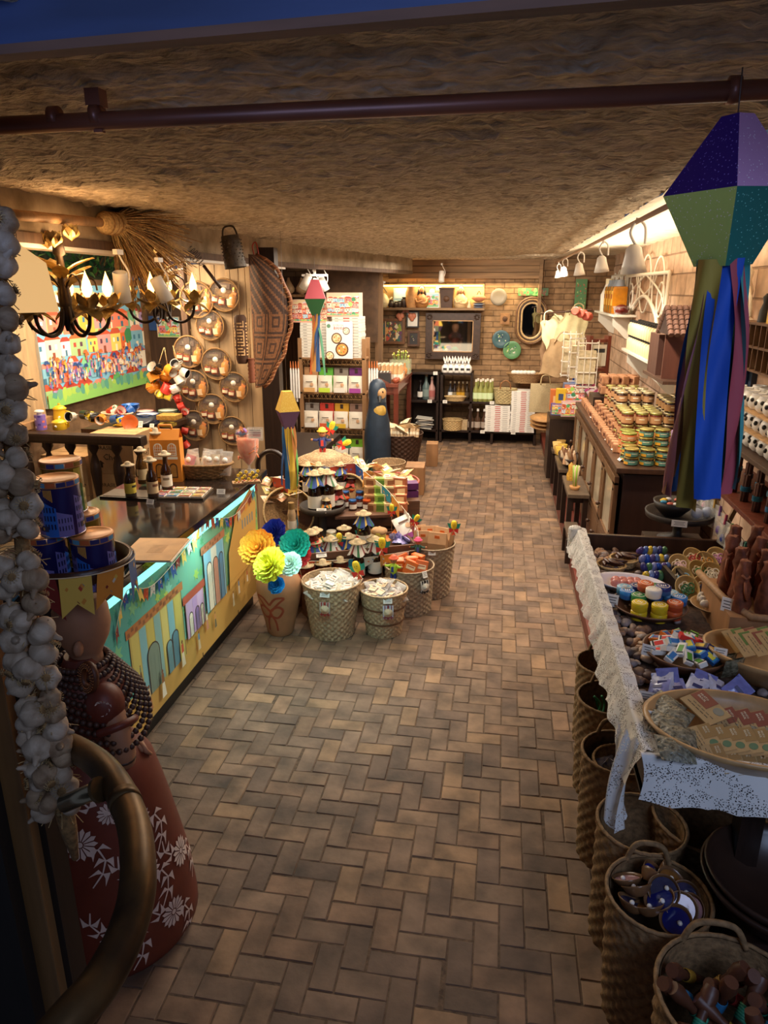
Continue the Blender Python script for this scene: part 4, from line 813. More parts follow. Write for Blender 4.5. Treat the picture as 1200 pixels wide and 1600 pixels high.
GB_=Multi(gift_basket())
for px,py,s_,lb in((353,461,.98,'topmost gift basket at the upper right of the partition'),(311,468,1.1,'gift basket behind the chandelier, leftmost of the top row'),(331,508,.92,'gift basket just below the top pair on the partition'),(298,549,1.0,'gift basket on the left, level with the mugs and white stickers'),(341,568,1.0,'gift basket right of centre with bottle leaning right'),
  (306,602,1.0,'gift basket at left, third from the bottom of its column'),(368,604,.95,'rightmost gift basket beside the dark post'),(335,638,.98,'gift basket in the lower middle column'),(307,664,1.0,'lowest gift basket on the left above the counter'),(366,672,.95,'lowest gift basket on the right behind the goblet')):
 p=Yp(px,py,5.62);GB_.put(p,rnd.uniform(-.1,.1),lb,rot=(0,R_(rnd.uniform(-14,14)),0),sc=s_*.93,group='round gift baskets on the plank partition')
# --- items hanging from the beam
t=thing('straw_broom','rustic straw broom lying high under the left beam','broom',(0,0,0))
a_,c_=Xp(-40,330,-1.86),Xp(160,348,-1.86);b=B();b.tube([a_,c_],.02,LWOOD,12);b.build('stick',t)
h_=c_;e_=(c_-a_).normalized();b=B();b.lathe([(.026,-.02),(.045,.01),(.05,.06),(.045,.12),(.052,.14)],STRAW,AX(h_,e_),20)
for k in range(3):b.lathe([(.048,.02+.04*k),(.053,.025+.04*k),(.048,.03+.04*k)],DSTRAW,AX(h_,e_),20,False)
b.build('binding',t);b=B();hh=h_+e_*.12
for k in range(800):
 a=rnd.uniform(0,6.3);q_=rnd.random()**.5;d=(e_*rnd.uniform(.5,1)+V(math.cos(a),0,math.sin(a))*.45*q_+V(.05,-.1,-.12-.75*(rnd.random()**5))).normalized();l=rnd.uniform(.25,.45)
 b.tube([hh+V(.04*math.cos(a)*q_,0,.04*math.sin(a)*q_),hh+d*l*.5+V(0,0,rnd.uniform(-.01,.01)),hh+d*l+V(0,0,-.03-.04*rnd.random())],.0024,STRAW if k%3 else DSTRAW,3,cap=False)
b.build('bristles',t)
t=thing('tin_grater','dark punched metal grater hanging at the end of the plank partition','grater',Yp(364,395,4.5));GM=mat('#4a3d30',.5,metal=.4,var=.5,scale=30)
b=B();b.lathe([(.068,-.09),(.06,0),(.055,.1)],GM,T(ry=R_(-8)),20,False);
for j in range(8):
 for i in range(12):b.ball((.064*math.cos(i*.52+j*.2),.064*math.sin(i*.52+j*.2),-.07+j*.02),.004,GM,4,T(ry=R_(-8)))
b.build('body',t);b=B();b.tube(spline([(-.05,0,.09),(-.03,0,.15),(.03,0,.15),(.05,0,.09)],6),.006,GM,8,T(ry=R_(-8)));b.build('handle',t)
t=thing('egg_whisk','coiled wire whisk with wooden handle hanging before the partition','whisk',(0,0,0));p0,p1=Yp(345,450,4.4),Yp(318,415,4.4)
b=B();b.tube([p0,p1],.010,WOOD,10);b.build('handle',t);p2=Yp(287,380,4.4);b=B();ax=AX(p1,p2-p1);LL=(p2-p1).length
b.tube([(.035*math.sin(u/90*PI*.9+.25)*math.cos(u*.6),.035*math.sin(u/90*PI*.9+.25)*math.sin(u*.6),LL*u/90)for u in range(91)],.0018,IRON,5,ax);b.build('coil',t)
# carved club (tipiti) hanging by the post
CARV=mat('#8a5a34',.7,var=.4,scale=30,col2='#c99a64')
for nm,px,py0,py1,r0,y_,lb in(('carved_drum',379,492,568,.045,5.0,'light wooden cylinder carved with a maze pattern hanging on the post'),('ribbed_gourd',394,560,598,.028,5.0,'small ribbed reddish wooden rattle hanging right of the maze cylinder')):
 p0,p1=Yp(px,py1,y_),Yp(px,py0,y_);H_=p1.z-p0.z;t=thing(nm,lb,'woodcraft',p0)
 b=B()
 if nm=='carved_drum':
  b.lathe([(r0*.7,0),(r0*.95,.03),(r0,.06),(r0,H_-.02),(r0*.7,H_)],mat('#4a2c18',.8),n=28);r=random.Random(5)
  for j in range(11):
   for i in range(14):
    a=2*PI*i/14
    if(i*7+j*3)%3:b.lathe([(r0+.004,.06+(H_-.1)*j/11),(r0+.004,.06+(H_-.1)*(j+.45)/11)],mat('#c49a68',.7,var=.2),T(rz=a),3,False,arc=.45 if r.random()<.7 else .3)
    elif r.random()<.7:b.lathe([(r0+.004,.06+(H_-.1)*j/11),(r0+.004,.06+(H_-.1)*(j+1.0)/11)],mat('#c49a68',.7,var=.2),T(rz=a),2,False,arc=.18)
 else:
  b.lathe([(r0*(.75+.25*(k%2)),H_*k/13)for k in range(14)],mat('#7a4228',.6),n=20)
 b.build('body',t);b=B();b.tube([(0,0,H_),(0,0.02,H_+.35)],.004,DSTRAW,5);b.build('cord',t)
# big woven tray (crescent) hanging beyond the post
t=thing('woven_carrier','tall dark woven half basket with a bent branch rim hanging by the post','basket',Yp(402,500,5.3))
WV=mat('#3f2516',.7,var=.4,scale=60,bump=.4);WV2=mat('#7a4e2c',.7,var=.4,scale=60,bump=.4);Hh=Yp(402,398,5.3).z-Yp(402,604,5.3).z
p=Yp(402,604,5.3);t.location=p
def edge(v):return .012+.27*math.sin(PI*min(1,max(0,v))**1.25)*(1 if v<.9 else 1)
b=B();nu,nv=26,60
vs=[];
for j in range(nv+1):
 v=j/nv;wv_=.04+.24*math.sin(PI*(1-v)**.8)**.8 if v<1 else .04
 for i in range(nu+1):u=i/nu;vs.append((u*wv_+.0*v,-.03-.06*math.sin(PI*u),v*Hh))
fa=[[],[]]
for j in range(nv):
 for i in range(nu):
  f=(j*(nu+1)+i,j*(nu+1)+i+1,(j+1)*(nu+1)+i+1,(j+1)*(nu+1)+i);u_,v_=i,j
  d1=(max(abs((u_%12)-6),abs((v_%12)-6))%3<1.4)if j<34 else((u_+v_)//2%3==0)
  fa[1 if d1 else 0].append(f)
b.add(vs,fa[0],WV);b.add(vs,fa[1],WV2);b.build('weave',t)
b=B();rim=[(.04+.24*math.sin(PI*(1-v)**.8)**.8+.02+.008*math.sin(v*30),-.02,v*Hh)for v in[k/30 for k in range(30)]]+[(.05,-.02,Hh)]
b.tube(rim,.013,mat('#8a5230',.5,var=.3),10)
for k in range(1,30,1):b.tube([(rim[k][0]-.02,-.04,rim[k][2]-.012),(rim[k][0]+.014,-.03,rim[k][2]),(rim[k][0]-.02,-.0,rim[k][2]+.012)],.003,mat('#b07a4a',.5),5)
b.build('rim',t);b=B();b.tube([(0.0,-.02,0),(.0,-.02,Hh)],.008,WV2,8);b.build('back_rod',t);b=B();b.tube(spline([(.03,0,Hh),(.02,0,Hh+.06),(.05,0,Hh+.08),(.07,0,Hh-.05)],6),.005,paint('#a83a28'),6);b.build('hook_cord',t)
# --- chandeliers
def chandelier(loc,sc,label,n,a0):
 t=thing('chandelier',label,'chandelier',loc,a0,s=sc)
 LF=mat('#c9ac6a',.4,metal=.45,var=.3,scale=30,col2='#8a6a34')
 b=B();b.lathe([(.004,.26),(.022,.24),(.024,.2),(.012,.19),(.02,.10),(.026,.03),(.018,-.06),(.01,-.10)],IRON,n=16);b.tube([(0,0,.24),(0,0,(2.262-loc[2])/sc)],.006,IRON,8);b.build('stem',t)
 def leaf(b,p,d,up,L,W,m,curl=.4):
  d=Vector(d).normalized();up=Vector(up).normalized();s_=d.cross(up).normalized()
  b.grid(lambda u,v:tuple(Vector(p)+d*(L*v)+up*(L*curl*v*v)+s_*((u-.5)*W*math.sin(PI*min(.98,v*.9+.08))*1.6)+up*(abs(u-.5)*W*.5)),4,6,m)
 for k in range(n):
  a=2*PI*k/n;ca,sa=math.cos(a),math.sin(a);P=lambda r_,z_:(r_*ca,r_*sa,z_)
  b=B();b.tube(spline([P(.015,.0),P(.04,-.09),P(.10,-.115),P(.155,-.08),P(.17,-.02)],6),.0075,IRON,10);b.tube(spline([P(.01,.06),P(.07,.12),P(.12,.10),P(.13,.06)],5),.004,IRON,8);arm=b.build('arm',t)
  b=B();b.lathe([(.008,-.03),(.03,-.012),(.032,-.008),(.006,-.004)],LF,T(*P(.17,0)),14)
  for i in range(6):q=2*PI*i/6+a;leaf(b,(.17*ca,.17*sa,-.02),(math.cos(q),math.sin(q),-.2),(0,0,1),.075,.04,LF,.5 if i%2 else-.4)
  for i in range(5):q=2*PI*i/5+a;leaf(b,(.17*ca+.01*math.cos(q),.17*sa+.01*math.sin(q),-.01),(math.cos(q)*.35,math.sin(q)*.35,1),(math.cos(q),math.sin(q),0),.065,.034,LF,.25)
  b.build('leaf_cup',arm)
  b=B();b.cyl(.014,.035,paint('#e6c88a'),T(*P(.17,-.0)),12);b.build('candle',arm)
  b=B();b.lathe([(.008,0),(.018,.018),(.020,.034),(.014,.06),(.005,.085),(.0,.102)],mat('#ffb85a',.3,'flat',emit=7),T(*P(.17,.035)),14,False);b.build('flame_bulb',arm)
  b=B();b.tube([P(.155,-.03),P(.155,-.06)],.001,IRON,4);b.lathe([(0,-.10),(.008,-.08),(.0,-.06)],mat('#6a5040',.1,metal=.3),T(*P(.155,0)),6,False);b.build('pendant_drop',arm)
 b=B()
 for i in range(9):q=2*PI*i/9;leaf(b,(.015*math.cos(q),.015*math.sin(q),.14-.03*(i%3)),(math.cos(q),math.sin(q),.9),(math.cos(q),math.sin(q),-.5),.1,.04,LF,.4)
 b.build('crown_leaves',t)
 for i in range(3):
  b=B();q=2*PI*i/3+.5;c0=V(.055*math.cos(q),.055*math.sin(q),.22+.03*(i%2))
  for k in range(7):w_=2*PI*k/7;leaf(b,c0,(math.cos(w_),math.sin(w_),.8),(math.cos(w_)*-.3,math.sin(w_)*-.3,.9),.05,.04,LF,.5)
  b.build('metal_rose',t)
 return t
p=Xp(103,478,-1.86);chandelier(p,1.05,'leafy wrought chandelier with flame bulbs nearest the garlic braid',5,-1.75);l=lamp('POINT',p+V(.05,0,.2),5,(1,.62,.3),.08)
p=Xp(252,468,-1.78);chandelier(p,1.0,'second leafy chandelier with flame bulbs, nearer the plank partition',4,.2);l=lamp('POINT',p+V(0,0,.2),5,(1,.62,.3),.08)
# --- track lamps
def can_lamp(label,p,d,s_=1,lit=False,mname='track_lamp',group=None):
 t=thing(mname,label,'spotlight',p,group=group,s=s_);M=AX((0,0,0),d)
 b=B();b.lathe([(.028,-.06),(.03,-.055),(.034,.06),(.031,.06),(.028,-.03),(0,-.03)],WMETAL,M,24,False);b.build('can',t)
 b=B();b.lathe([(0,.045),(.029,.045)],mat('#fff2d8',.3,'flat',emit=22 if lit else 1.5),M,20,False);b.build('lens',t)
 b=B();b.tube(spline([(.03,0,0),(.04,0,.05),(.015,0,.1),(0,0,.13)],5),.004,WMETAL,8);b.box((0,0,.135),(.02,.05,.02),WMETAL);b.build('bracket',t);return t
GR='white can spotlights on the left'
for px,py,y_,d,s_,lb,lit in((190,448,3.3,(-.15,.3,-1),1.15,'white can spotlight beside the broom bristles',0),(252,452,3.4,(.35,.3,-1),1.0,'tilted white can spotlight before the second chandelier',0),
  (478,440,7.0,(-.5,.2,-.8),1.2,'white can spotlight at the left of the row above the bookshelf',0),(491,445,7.2,(-.4,.2,-.9),1.0,'white can spotlight, second in the row above the bookshelf',0),(505,443,7.4,(.35,.3,-.9),1.2,'white can spotlight at the right of the row above the bookshelf',0),
  (576,451,9.3,(-.2,-1,-1),.95,'lit spotlight, left of three glaring lamps near the back',1),(587,452,9.3,(0,-1,-1),.95,'lit spotlight, middle of three glaring lamps near the back',1),(595,448,9.3,(.1,-1,-1),.95,'lit spotlight, right of three glaring lamps near the back',1),(690,432,9.9,(0,-.2,-1),1.15,'lone white spotlight in front of the back wall siding',0)):
 can_lamp(lb,Yp(px,py,y_),d,s_,lit,group=GR)
for y_,pa,pb,lb in((7.2,472,512,'white lamp track above the bookshelf lights'),(9.3,568,602,'white lamp track carrying the three glaring lamps')):
 b=B();q0,q1=Yp(pa,430 if y_<8 else 441,y_),Yp(pb,430 if y_<8 else 441,y_);b.box((0,0,0),((q1-q0).length,.03,.02),WMETAL);b.box((0,0,.09),(.02,.02,.18),WMETAL);tag(b.build('lamp_track',None,(q0+q1)/2),lb,'lamp track')
# --- near-left paper lampshade and wall greenery
p=Dp(14,425,1.95);t=thing('lampshade','cream paper lampshade at the left edge above the garlic','lamp',p,.3);b=B();b.lathe([(.1,-.09),(.085,.02),(.02,.07)],mat('#e8b878',.6,'flat',emit=.6),n=4,cap=False,smooth=False);b.build('shade',t);b=B();b.tube([(0,0,.06),(0,0,.3)],.003,IRON,6);b.build('cord',t)
b=B();b.box((-3.95,4.8,2.3),(.02,5.0,.7),mat('#6f7d5a',.9,var=.5,scale=3));struct(b,'wall_left_4')
LG=[mat('#4f8a3a',.5,var=.3,scale=10),mat('#7fae5a',.5,var=.3,scale=10),mat('#2f6a3a',.5,var=.3,scale=10)]
t=thing('climbing_plant','green leafy climber seen through the gap above the painting','plant',(-3.75,5,2.26))
b=B()
for k in range(14):y=-2.2+k*.36;b.tube(spline([(0,y,-.05),(.03,y+.1,.1),(.0,y+.3,.2)],4),.006,paint('#6a4a2a'),6)
b.build('stems',t);b=B()
for k in range(900):
 p=V(rnd.uniform(-.05,.08),rnd.uniform(-2.4,2.9),rnd.uniform(-.06,.24));L_=rnd.uniform(.05,.1);M=T(p.x,p.y,p.z,rnd.uniform(-1,1),rnd.uniform(-1,1),rnd.uniform(0,6));b.add([(0,0,0),(L_*.3,L_*.22,.006),(L_,0,0),(L_*.3,-L_*.22,.006)],[(0,1,2,3)],rnd.choice(LG),False,M)
b.build('leaves',t)['kind']='stuff'
# ================================================================== CENTRE: TIERED DISPLAY AND FLOOR BASKETS
def XY(px,py,z):p=Zp(px,py,z);return V(p.x,p.y,z)
# ---- clay vase with paper flowers
p=XY(437,990,0)
t=thing('clay_vase','tall tan clay vase painted with red brush strokes at the counter corner','vase',(p.x,p.y+.03,0))
VC=mat('#b5835a',.6,var=.25,scale=8,bump=.1);VPR=[(.075,0),(.085,.02),(.10,.10),(.128,.22),(.142,.30),(.140,.35),(.115,.40),(.075,.43),(.07,.45),(.085,.47),(.075,.47),(.06,.44)]
def vr(z_):
 for(r0,z0),(r1,z1)in zip(VPR,VPR[1:]):
  if z0<=z_<=z1:return r0+(r1-r0)*(z_-z0)/(z1-z0)
 return .08
b=B();b.lathe(VPR,VC,n=40,cap=True);VR=mat('#a0492c',.6,var=.2,scale=10)
def stroke(pts,w_,a_off=-1.75):
 pp=spline([(x,y,0)for x,y in pts],6)
 for p_,q_ in zip(pp,pp[1:]):
  d=(q_-p_).normalized();n_=V(-d.y,d.x,0)*w_/2;vs=[]
  for s_ in(p_+n_,q_+n_,q_-n_,p_-n_):
   a=a_off+s_.x/.13;R=vr(s_.y)+.0012;vs.append((R*math.cos(a),R*math.sin(a),s_.y))
  b.add(vs,[(0,1,2,3)],VR)
for s_ in(-1,1):
 stroke([(0,.16),(.05*s_,.15),(.085*s_,.2),(.05*s_,.23),(0,.19),(.03*s_,.12),(.04*s_,.05)],.016);stroke([(.01*s_,.2),(.06*s_,.26),(.09*s_,.29),(.04*s_,.29),(0,.24)],.014)
b.build('body',t)
b=B();rr=random.Random(2)
for i in range(14):a=rr.uniform(0,6.3);b.tube([(0,0,.4),(.04*math.cos(a),.04*math.sin(a),.5)],.003,paint('#5a7a3a'),5)
b.build('flower_stalks',t)
def pompon(px,py,d,R,col,label,n=9,lay=5):
 p=Dp(px,py,d);t=thing('paper_flower',label,'paper flower',p,rot=(R_(55),0,R_(-10+rr.uniform(-15,15))),group='tissue paper flowers in the clay vase');c=mat(col,.75,var=.12,scale=15,bump=.2)
 for L_ in range(lay):
  b=B()
  for k in range(n):
   a=2*PI*k/n+L_*.5+rr.uniform(-.1,.1);el=.05+L_*(1.35/lay);rl=R*(1-.09*L_)
   def f(u,v):
    w_=(u-.5)*1.0*(2*PI/n)*1.6*min(1,.35+v);rad=rl*v*(1+.06*math.cos(u*12));rip=.07*R*math.sin(u*16+k)*v
    h=math.sin(el+.2*v)*rad;g=math.cos(el+.1*v)*rad;return(g*math.cos(a+w_),g*math.sin(a+w_),h+rip)
   b.grid(f,8,5,c)
  b.build('petal_layer',t)
 b=B();b.ball((0,0,R*.35),R*.1,c,8);b.build('centre',t)
for a in((404,857,3.98,0.105,'#f39a1c','large orange tissue paper flower at the left of the vase'),(462,852,4.05,0.092,'#1fa88c','turquoise tissue paper flower in the middle of the vase'),(425,884,3.88,0.102,'#f0dc32','yellow tissue paper flower in front of the vase mouth'),
          (430,834,4.15,0.087,'#2330a0','dark blue tissue paper flower at the back of the vase'),(468,868,4.1,0.079,'#e23a34','red tissue paper flower at the right of the vase'),(455,882,3.96,0.070,'#dff0dc','pale mint tissue paper flower beside the yellow one'),(433,915,3.86,0.049,'#1f8ecc','small light blue tissue paper flower lowest on the vase')):
 pompon(*a,n=9 if a[3]>.06 else 7,lay=5 if a[3]>.06 else 4)
# ---- floor baskets
NST=mat('#c4a47c',.8,var=.45,scale=70,bump=.5);GST=mat('#b39c7e',.8,var=.45,scale=70,bump=.5);BST=mat('#4a2e1e',.7,var=.5,scale=60,bump=.5)
def fbasket(label,x,y,rt,rb,h,m,stakes=40,rows=20,amp=.005,z0=0,group='woven baskets around the central display',band=None,sxy=1,flare=0):
 t=thing('woven_basket',label,'basket',(x,y,z0),group=group,s=(1,sxy,1));b=B();basket(b,rt,rb,h,stakes,rows,m,amp,band=band,flare=flare);b.build('basket',t);return t
DK=mat('#6a4428',.8,var=.3)
bA=(-.985,4.0);bB=(-.665,4.06);bC=(-.55,4.43);bD=(-.43,4.72)
fbasket('pale straw basket filled with white packets beside the vase',*bA,.185,.135,.36,NST,44,18)
fbasket('small banded basket with brown packets, front of the aisle',*bB,.15,.11,.30,NST,40,18,.004,band=[(.10,DK),(.20,DK)])
fbasket('grey brown straw basket with orange boxes',*bC,.165,.15,.32,GST,40,18)
fbasket('basket of kraft paper bags, farthest right toward the aisle',*bD,.165,.13,.38,GST,38,20)
# tags and cloth ornaments hung on the baskets
def cloth_tag(label,p,rz,col,col2,hat='#d9c4a0'):
 t=thing('cloth_ornament',label,'ornament',p,rz);b=B();b.grid(lambda u,v:((u-.5)*.065,-.004-.01*math.sin(v*3),-.09*v),6,6,paint(col));b.box((0,-.0055,-.045),(.012,.018,.088),paint(col2));b.box((-.02,-.006,-.045),(.005,.016,.088),paint(col2));b.box((.02,-.006,-.045),(.005,.016,.088),paint(col2));b.box((0,-.006,-.078),(.062,.016,.006),paint(col2));b.build('cloth',t)
 b=B();Mh=T(0,-.014,-.045,rx=PI/2);b.lathe([(.028,0),(.026,.003),(.014,.004),(.012,.014),(0,.017)],mat(hat,.8,var=.3,scale=60,bump=.5),Mh,20,True,fn=lambda i,j,t:.0015*(i%2)if j<2 else 0);b.build('straw_hat',t);return t
cloth_tag('red checked cloth with tiny straw hat on the pale straw basket',V(bA[0]-.0,bA[1]-.182,.29),0,'#b5a89a','#a83a30')
cloth_tag('striped cloth with tiny straw hat on the small banded basket',V(bB[0]+.05,bB[1]-.142,.25),.2,'#c9c9d0','#8a3a40');cloth_tag('black gingham cloth with hat on the orange box basket',V(bC[0]+.115,bC[1]-.135,.27),.7,'#e0dcd0','#2a2826','#e6dcc8')
card('price_card','white price card clipped to the rim of the pale straw basket',V(bA[0]+.0,bA[1]-.192,.325),.06,.03,0);card('price_card','white price card clipped to the rim of the small banded basket',V(bB[0]+.05,bB[1]-.152,.265),.055,.035,.2);card('price_card','white price card clipped to the rim of the orange box basket',V(bC[0]+.125,bC[1]-.14,.29),.035,.045,.7);card('price_card','white price card clipped on the kraft bag basket',V(bD[0]+.02,bD[1]-.17,.35),.05,.03,.1)
def pile(n,cx,cy,z,R,mk,seed,jz=.03):
 r=random.Random(seed);out=[]
 for k in range(n):
  a=2.4*k;q=R*math.sqrt((k+.3)/n);out.append(mk(k,V(cx+q*math.cos(a),cy+q*math.sin(a),z+jz*(1-q/R)+r.uniform(0,.012)),r))
 return out
WHR=['front','front right','right','back right','back','back left','left','front left']
def where(p,cx,cy):
 d=Vector((p.x-cx,p.y-cy))
 if d.length<.035:return 'centre'
 return WHR[int(((math.atan2(d.y,d.x)+PI/2)%(2*PI))/(2*PI)*8+.5)%8]
def mkpack(nm,cat,cx,cy,w_,h_,d_,c,c2,wherefrom,grp,bag=True,lab='#f0e8da',tilt=(60,95)):
 used={}
 protos=[]
 for v in range(3):
  t=thing(nm,'',cat);b=B();packet(b,w_*.9,h_*.85,d_,mat(c if v!=1 else c2,.6,var=.35,scale=70,bump=.3),T(0,-h_*.5,0));b.build('contents',t)
  if bag:b=B();packet(b,w_,h_*1.15,d_*1.15,CELLO,T(0,-h_*.52,0));b.build('bag',t)
  b=B();b.box((0,-.01*v,d_*.56),(w_*.6,h_*.42,.001),paint(lab));b.box((0,h_*.08,d_*.56+.001),(w_*.3,h_*.06,.001),paint('#5a4a3a'));b.box((0,-h_*.08,d_*.56+.001),(w_*.42,h_*.03,.001),paint('#c97a4a'));b.build('paper_label',t);protos.append(Multi(t))
 def mk(k,p,r):
  w1=where(p,cx,cy);used[w1]=used.get(w1,0)+1;lb='%s, %s at the %s of the pile'%(wherefrom,ORD[used[w1]-1]+' from the middle' if w1!='centre' else['topmost','next to topmost','third'][used[w1]-1],w1)
  return protos[k%3].put(p,0,lb,rot=(R_(r.uniform(*tilt)-60),R_(r.uniform(-25,25)),r.uniform(-.9,.9)),group=grp)
 return mk
pile(22,bA[0],bA[1],.31,.14,mkpack('sweet_packet','packet',*bA,.085,.11,.03,'#e9dfc8','#d9c49a','clear bag of white sweets','white sweet packets in the pale straw basket'),1,.06)
pile(14,bB[0],bB[1],.255,.105,mkpack('candy_packet','packet',*bB,.085,.10,.035,'#7a5238','#9a6a48','clear bag of brown candy','brown candy packets in the small banded basket',lab='#e6c9a8'),2,.05)
def obox(k,p,r):
 t=thing('orange_box','bright orange box, %s in the grey brown basket'%['lying at the front','standing at the back','tilted on the right','half hidden at the left','lying in the middle','at the far back'][k],'box',p,rot=(R_(r.uniform(-20,20)),R_(r.uniform(-20,20)),r.uniform(-.6,.6)),group='orange boxes');b=B();b.box((0,0,.03),(.085,.05,.09),paint('#e0702c',.4),bev=.003);b.build('carton',t);b=B();b.box((0,-.0258,.035),(.06,.001,.03),paint('#f2d9b0'));b.box((0,-.0262,.04),(.045,.001,.006),paint('#b5401c'));b.box((0,0,.0757),(.06,.03,.001),paint('#e9956a'));b.build('print',t);return t
pile(6,bC[0],bC[1],.285,.10,obox,3,.02)
def kbag(loc,rz,label,w_=.14,h_=.22,tp='#b58a60',tilt=0,lab='#e0702c',grp='kraft paper bags'):
 t=thing('paper_bag',label,'bag',loc,rot=(R_(tilt),0,rz),group=grp);m=mat(tp,.8,var=.15,scale=14,bump=.3)
 b=B();x,y=w_/2,w_*.3
 b.add([(-x,-y,0),(x,-y,0),(x,y,0),(-x,y,0),(-x,-y,h_*.7),(x,-y,h_*.7),(x,y,h_*.7),(-x,y,h_*.7),(-x*.98,-.004,h_),(x*.98,-.004,h_),(x*.98,.004,h_),(-x*.98,.004,h_)],
  [(0,3,2,1),(0,1,5,4),(2,3,7,6),(1,2,6,5),(3,0,4,7),(4,5,9,8),(6,7,11,10),(5,6,10,9),(7,4,8,11),(8,9,10,11)],m);b.build('bag',t)
 b=B();b.box((0,-y-.001,h_*.32),(w_*.6,.0012,h_*.32),paint('#e9e2d4'));b.box((0,-y-.002,h_*.38),(w_*.4,.001,.006),paint('#5a4a3a'));b.box((0,-y-.002,h_*.3),(w_*.3,.001,.004),paint('#8a7a6a'));b.build('paper_label',t)
 if lab:b=B();b.box((.0,-y*.55,h_*.86),(.035,.001,.035),paint(lab),T(rx=0));b.build('sticker',t)
 return t
for k,(x,y,rz,tl)in enumerate(((-.06,-.02,.1,5),(.05,-.05,-.15,3),(-.02,.06,.2,-4),(.08,.05,-.4,0),(-.10,.06,.5,-6))):kbag(V(bD[0]+x,bD[1]+y,.24),rz,'kraft paper bag, %s in the farthest right basket'%['front left with white label','front right','middle back','back right','back left'][k],.13,.24,tilt=tl)
# ---- tiered display made of crates, covered in goods
D0=XY(540,830,.3)
CWD=mat('#6a4630',.6,'wood',scale=30,var=.4,stretch=(.08,1,1))
def crate(label,loc,sx,sy,sz,rz=0,name='wooden_crate',slats=3):
 t=thing(name,label,'crate',loc,rz,group='dark crates of the central display')
 b=B();b.box((0,0,.01),(sx,sy,.02),CWD);b.build('base_board',t)
 for s_ in(-1,1):
  for k in range(slats):z_=sz*(k+.5)/slats;b=B();b.box((0,s_*(sy/2-.008),z_),(sx,.016,sz/slats*.85),CWD,bev=.002);b.build('slat',t)
  b=B();b.box((s_*(sx/2-.008),0,sz/2),(.016,sy-.03,sz),CWD);b.build('end_board',t)
 return t
crate('large low wooden crate under the front of the central display',(-1.04,4.66,0),1.0,.42,.34,R_(22));crate('wooden crate standing behind as the upper tier of the central display',(-1.2,5.24,0),.9,.5,.52,R_(15));crate('shallow wooden tray of jars and bottles on the front tier',(-1.0,4.5,.36),.92,.30,.07,R_(24),slats=1)
MT=Matrix.Rotation(R_(24),4,'Z')
def TR(x,y,z=.382):q=MT@V(x,y,0);return V(-1.0+q.x,4.5+q.y,z)
# jars dressed with cloth and little straw hats
HATM=mat('#d0b78c',.8,var=.35,scale=70,bump=.5)
def hatjar(kind,label,loc,s_=1,cloth='#d9602c',rz=None,grp='dressed jars and bottles of the central display',body='#3a1410',nm='dressed_jar'):
 t=thing(nm,label,'jar' if kind!='bottle' else 'bottle',loc,rnd.uniform(0,6)if rz is None else rz,group=grp,s=s_)
 if kind=='bottle':pr=[(.030,0),(.034,.005),(.034,.09),(.030,.11),(.015,.135),(.014,.165)];ht=.165
 else:pr=[(.032,0),(.037,.005),(.037,.07),(.032,.082),(.031,.09)];ht=.09
 b=B();b.lathe(pr,mat(body,.12,var=.2,bump=0),n=20);b.build('glass_body',t)
 b=B();b.lathe([(pr[2][0]+.0006,.015),(pr[2][0]+.0006,ht*.45)],paint('#ece2d0'),n=20,cap=False);b.lathe([(pr[2][0]+.001,.03),(pr[2][0]+.001,.036)],paint('#6a5a4a'),n=10,cap=False,arc=2);b.build('paper_label',t)
 b=B();pal=[cloth,rnd.choice(PRN),'#2f6f3a'];n_=20
 for i in range(4): # four-cornered cloth falling over the shoulder
  for j in range(6):
   a0,a1=2*PI*(i*6+j)/24,2*PI*(i*6+j+1)/24;r0=.041+.012*abs(math.cos(2*a0));r1=.041+.012*abs(math.cos(2*a1));dz0,dz1=ht-.034-.014*abs(math.cos(2*a0)),ht-.034-.014*abs(math.cos(2*a1))
   m_=paint(pal[(0,0,1,0,0,2)[j]]);q0,q1=.02,.02
   b.add([(q0*math.cos(a0),q0*math.sin(a0),ht+.004),(q1*math.cos(a1),q1*math.sin(a1),ht+.004),(r1*math.cos(a1),r1*math.sin(a1),dz1),(r0*math.cos(a0),r0*math.sin(a0),dz0)],[(0,1,2,3)],m_)
 b.lathe([(.021,ht-.006),(.023,ht-.003),(.021,ht)],HATM,n=14,cap=False);b.build('cloth_cover',t)
 b=B();b.lathe([(.034,ht+.006),(.04,ht+.010),(.018,ht+.008),(.016,ht+.024),(.006,ht+.029),(0,ht+.029)],HATM,n=22,cap=True,fn=lambda i,j,t:.002*(i%2)if j<2 else 0);b.build('straw_hat',t);return t
r5=random.Random(12)
hj=hatjar('jar','',(0,0,0),1,'#e08a2c');hb=hatjar('bottle','',(0,0,0),1,'#2f4f9a',nm='dressed_bottle',body='#1f0e0a');hj2=hatjar('jar','',(0,0,0),1,'#c23a30',body='#5a1c12');hb2=hatjar('bottle','',(0,0,0),1,'#d9d2c4',nm='dressed_bottle',body='#2a1408');HJ=[Multi(x)for x in(hj,hb,hj2,hb2)]
for x,y,z_,k,s_,lb in((-.38,-.03,.382,0,1.15,'orange dressed jar at the left end of the front tier tray'),(-.25,-.03,.382,2,1.15,'red dressed jar, second from left on the front tier tray'),(-.20,.07,.382,0,1,'hatted jar hidden behind the red one on the front tier tray'),(.12,-.02,.382,1,1.1,'dark dressed bottle in the middle of the front tier tray'),(.0,.06,.382,2,1.0,'hatted jar behind the middle of the front tier tray')):
 HJ[k].put(TR(x,y,z_),rnd.uniform(0,6),lb,sc=s_*1.3,group='dressed jars and bottles of the central display')
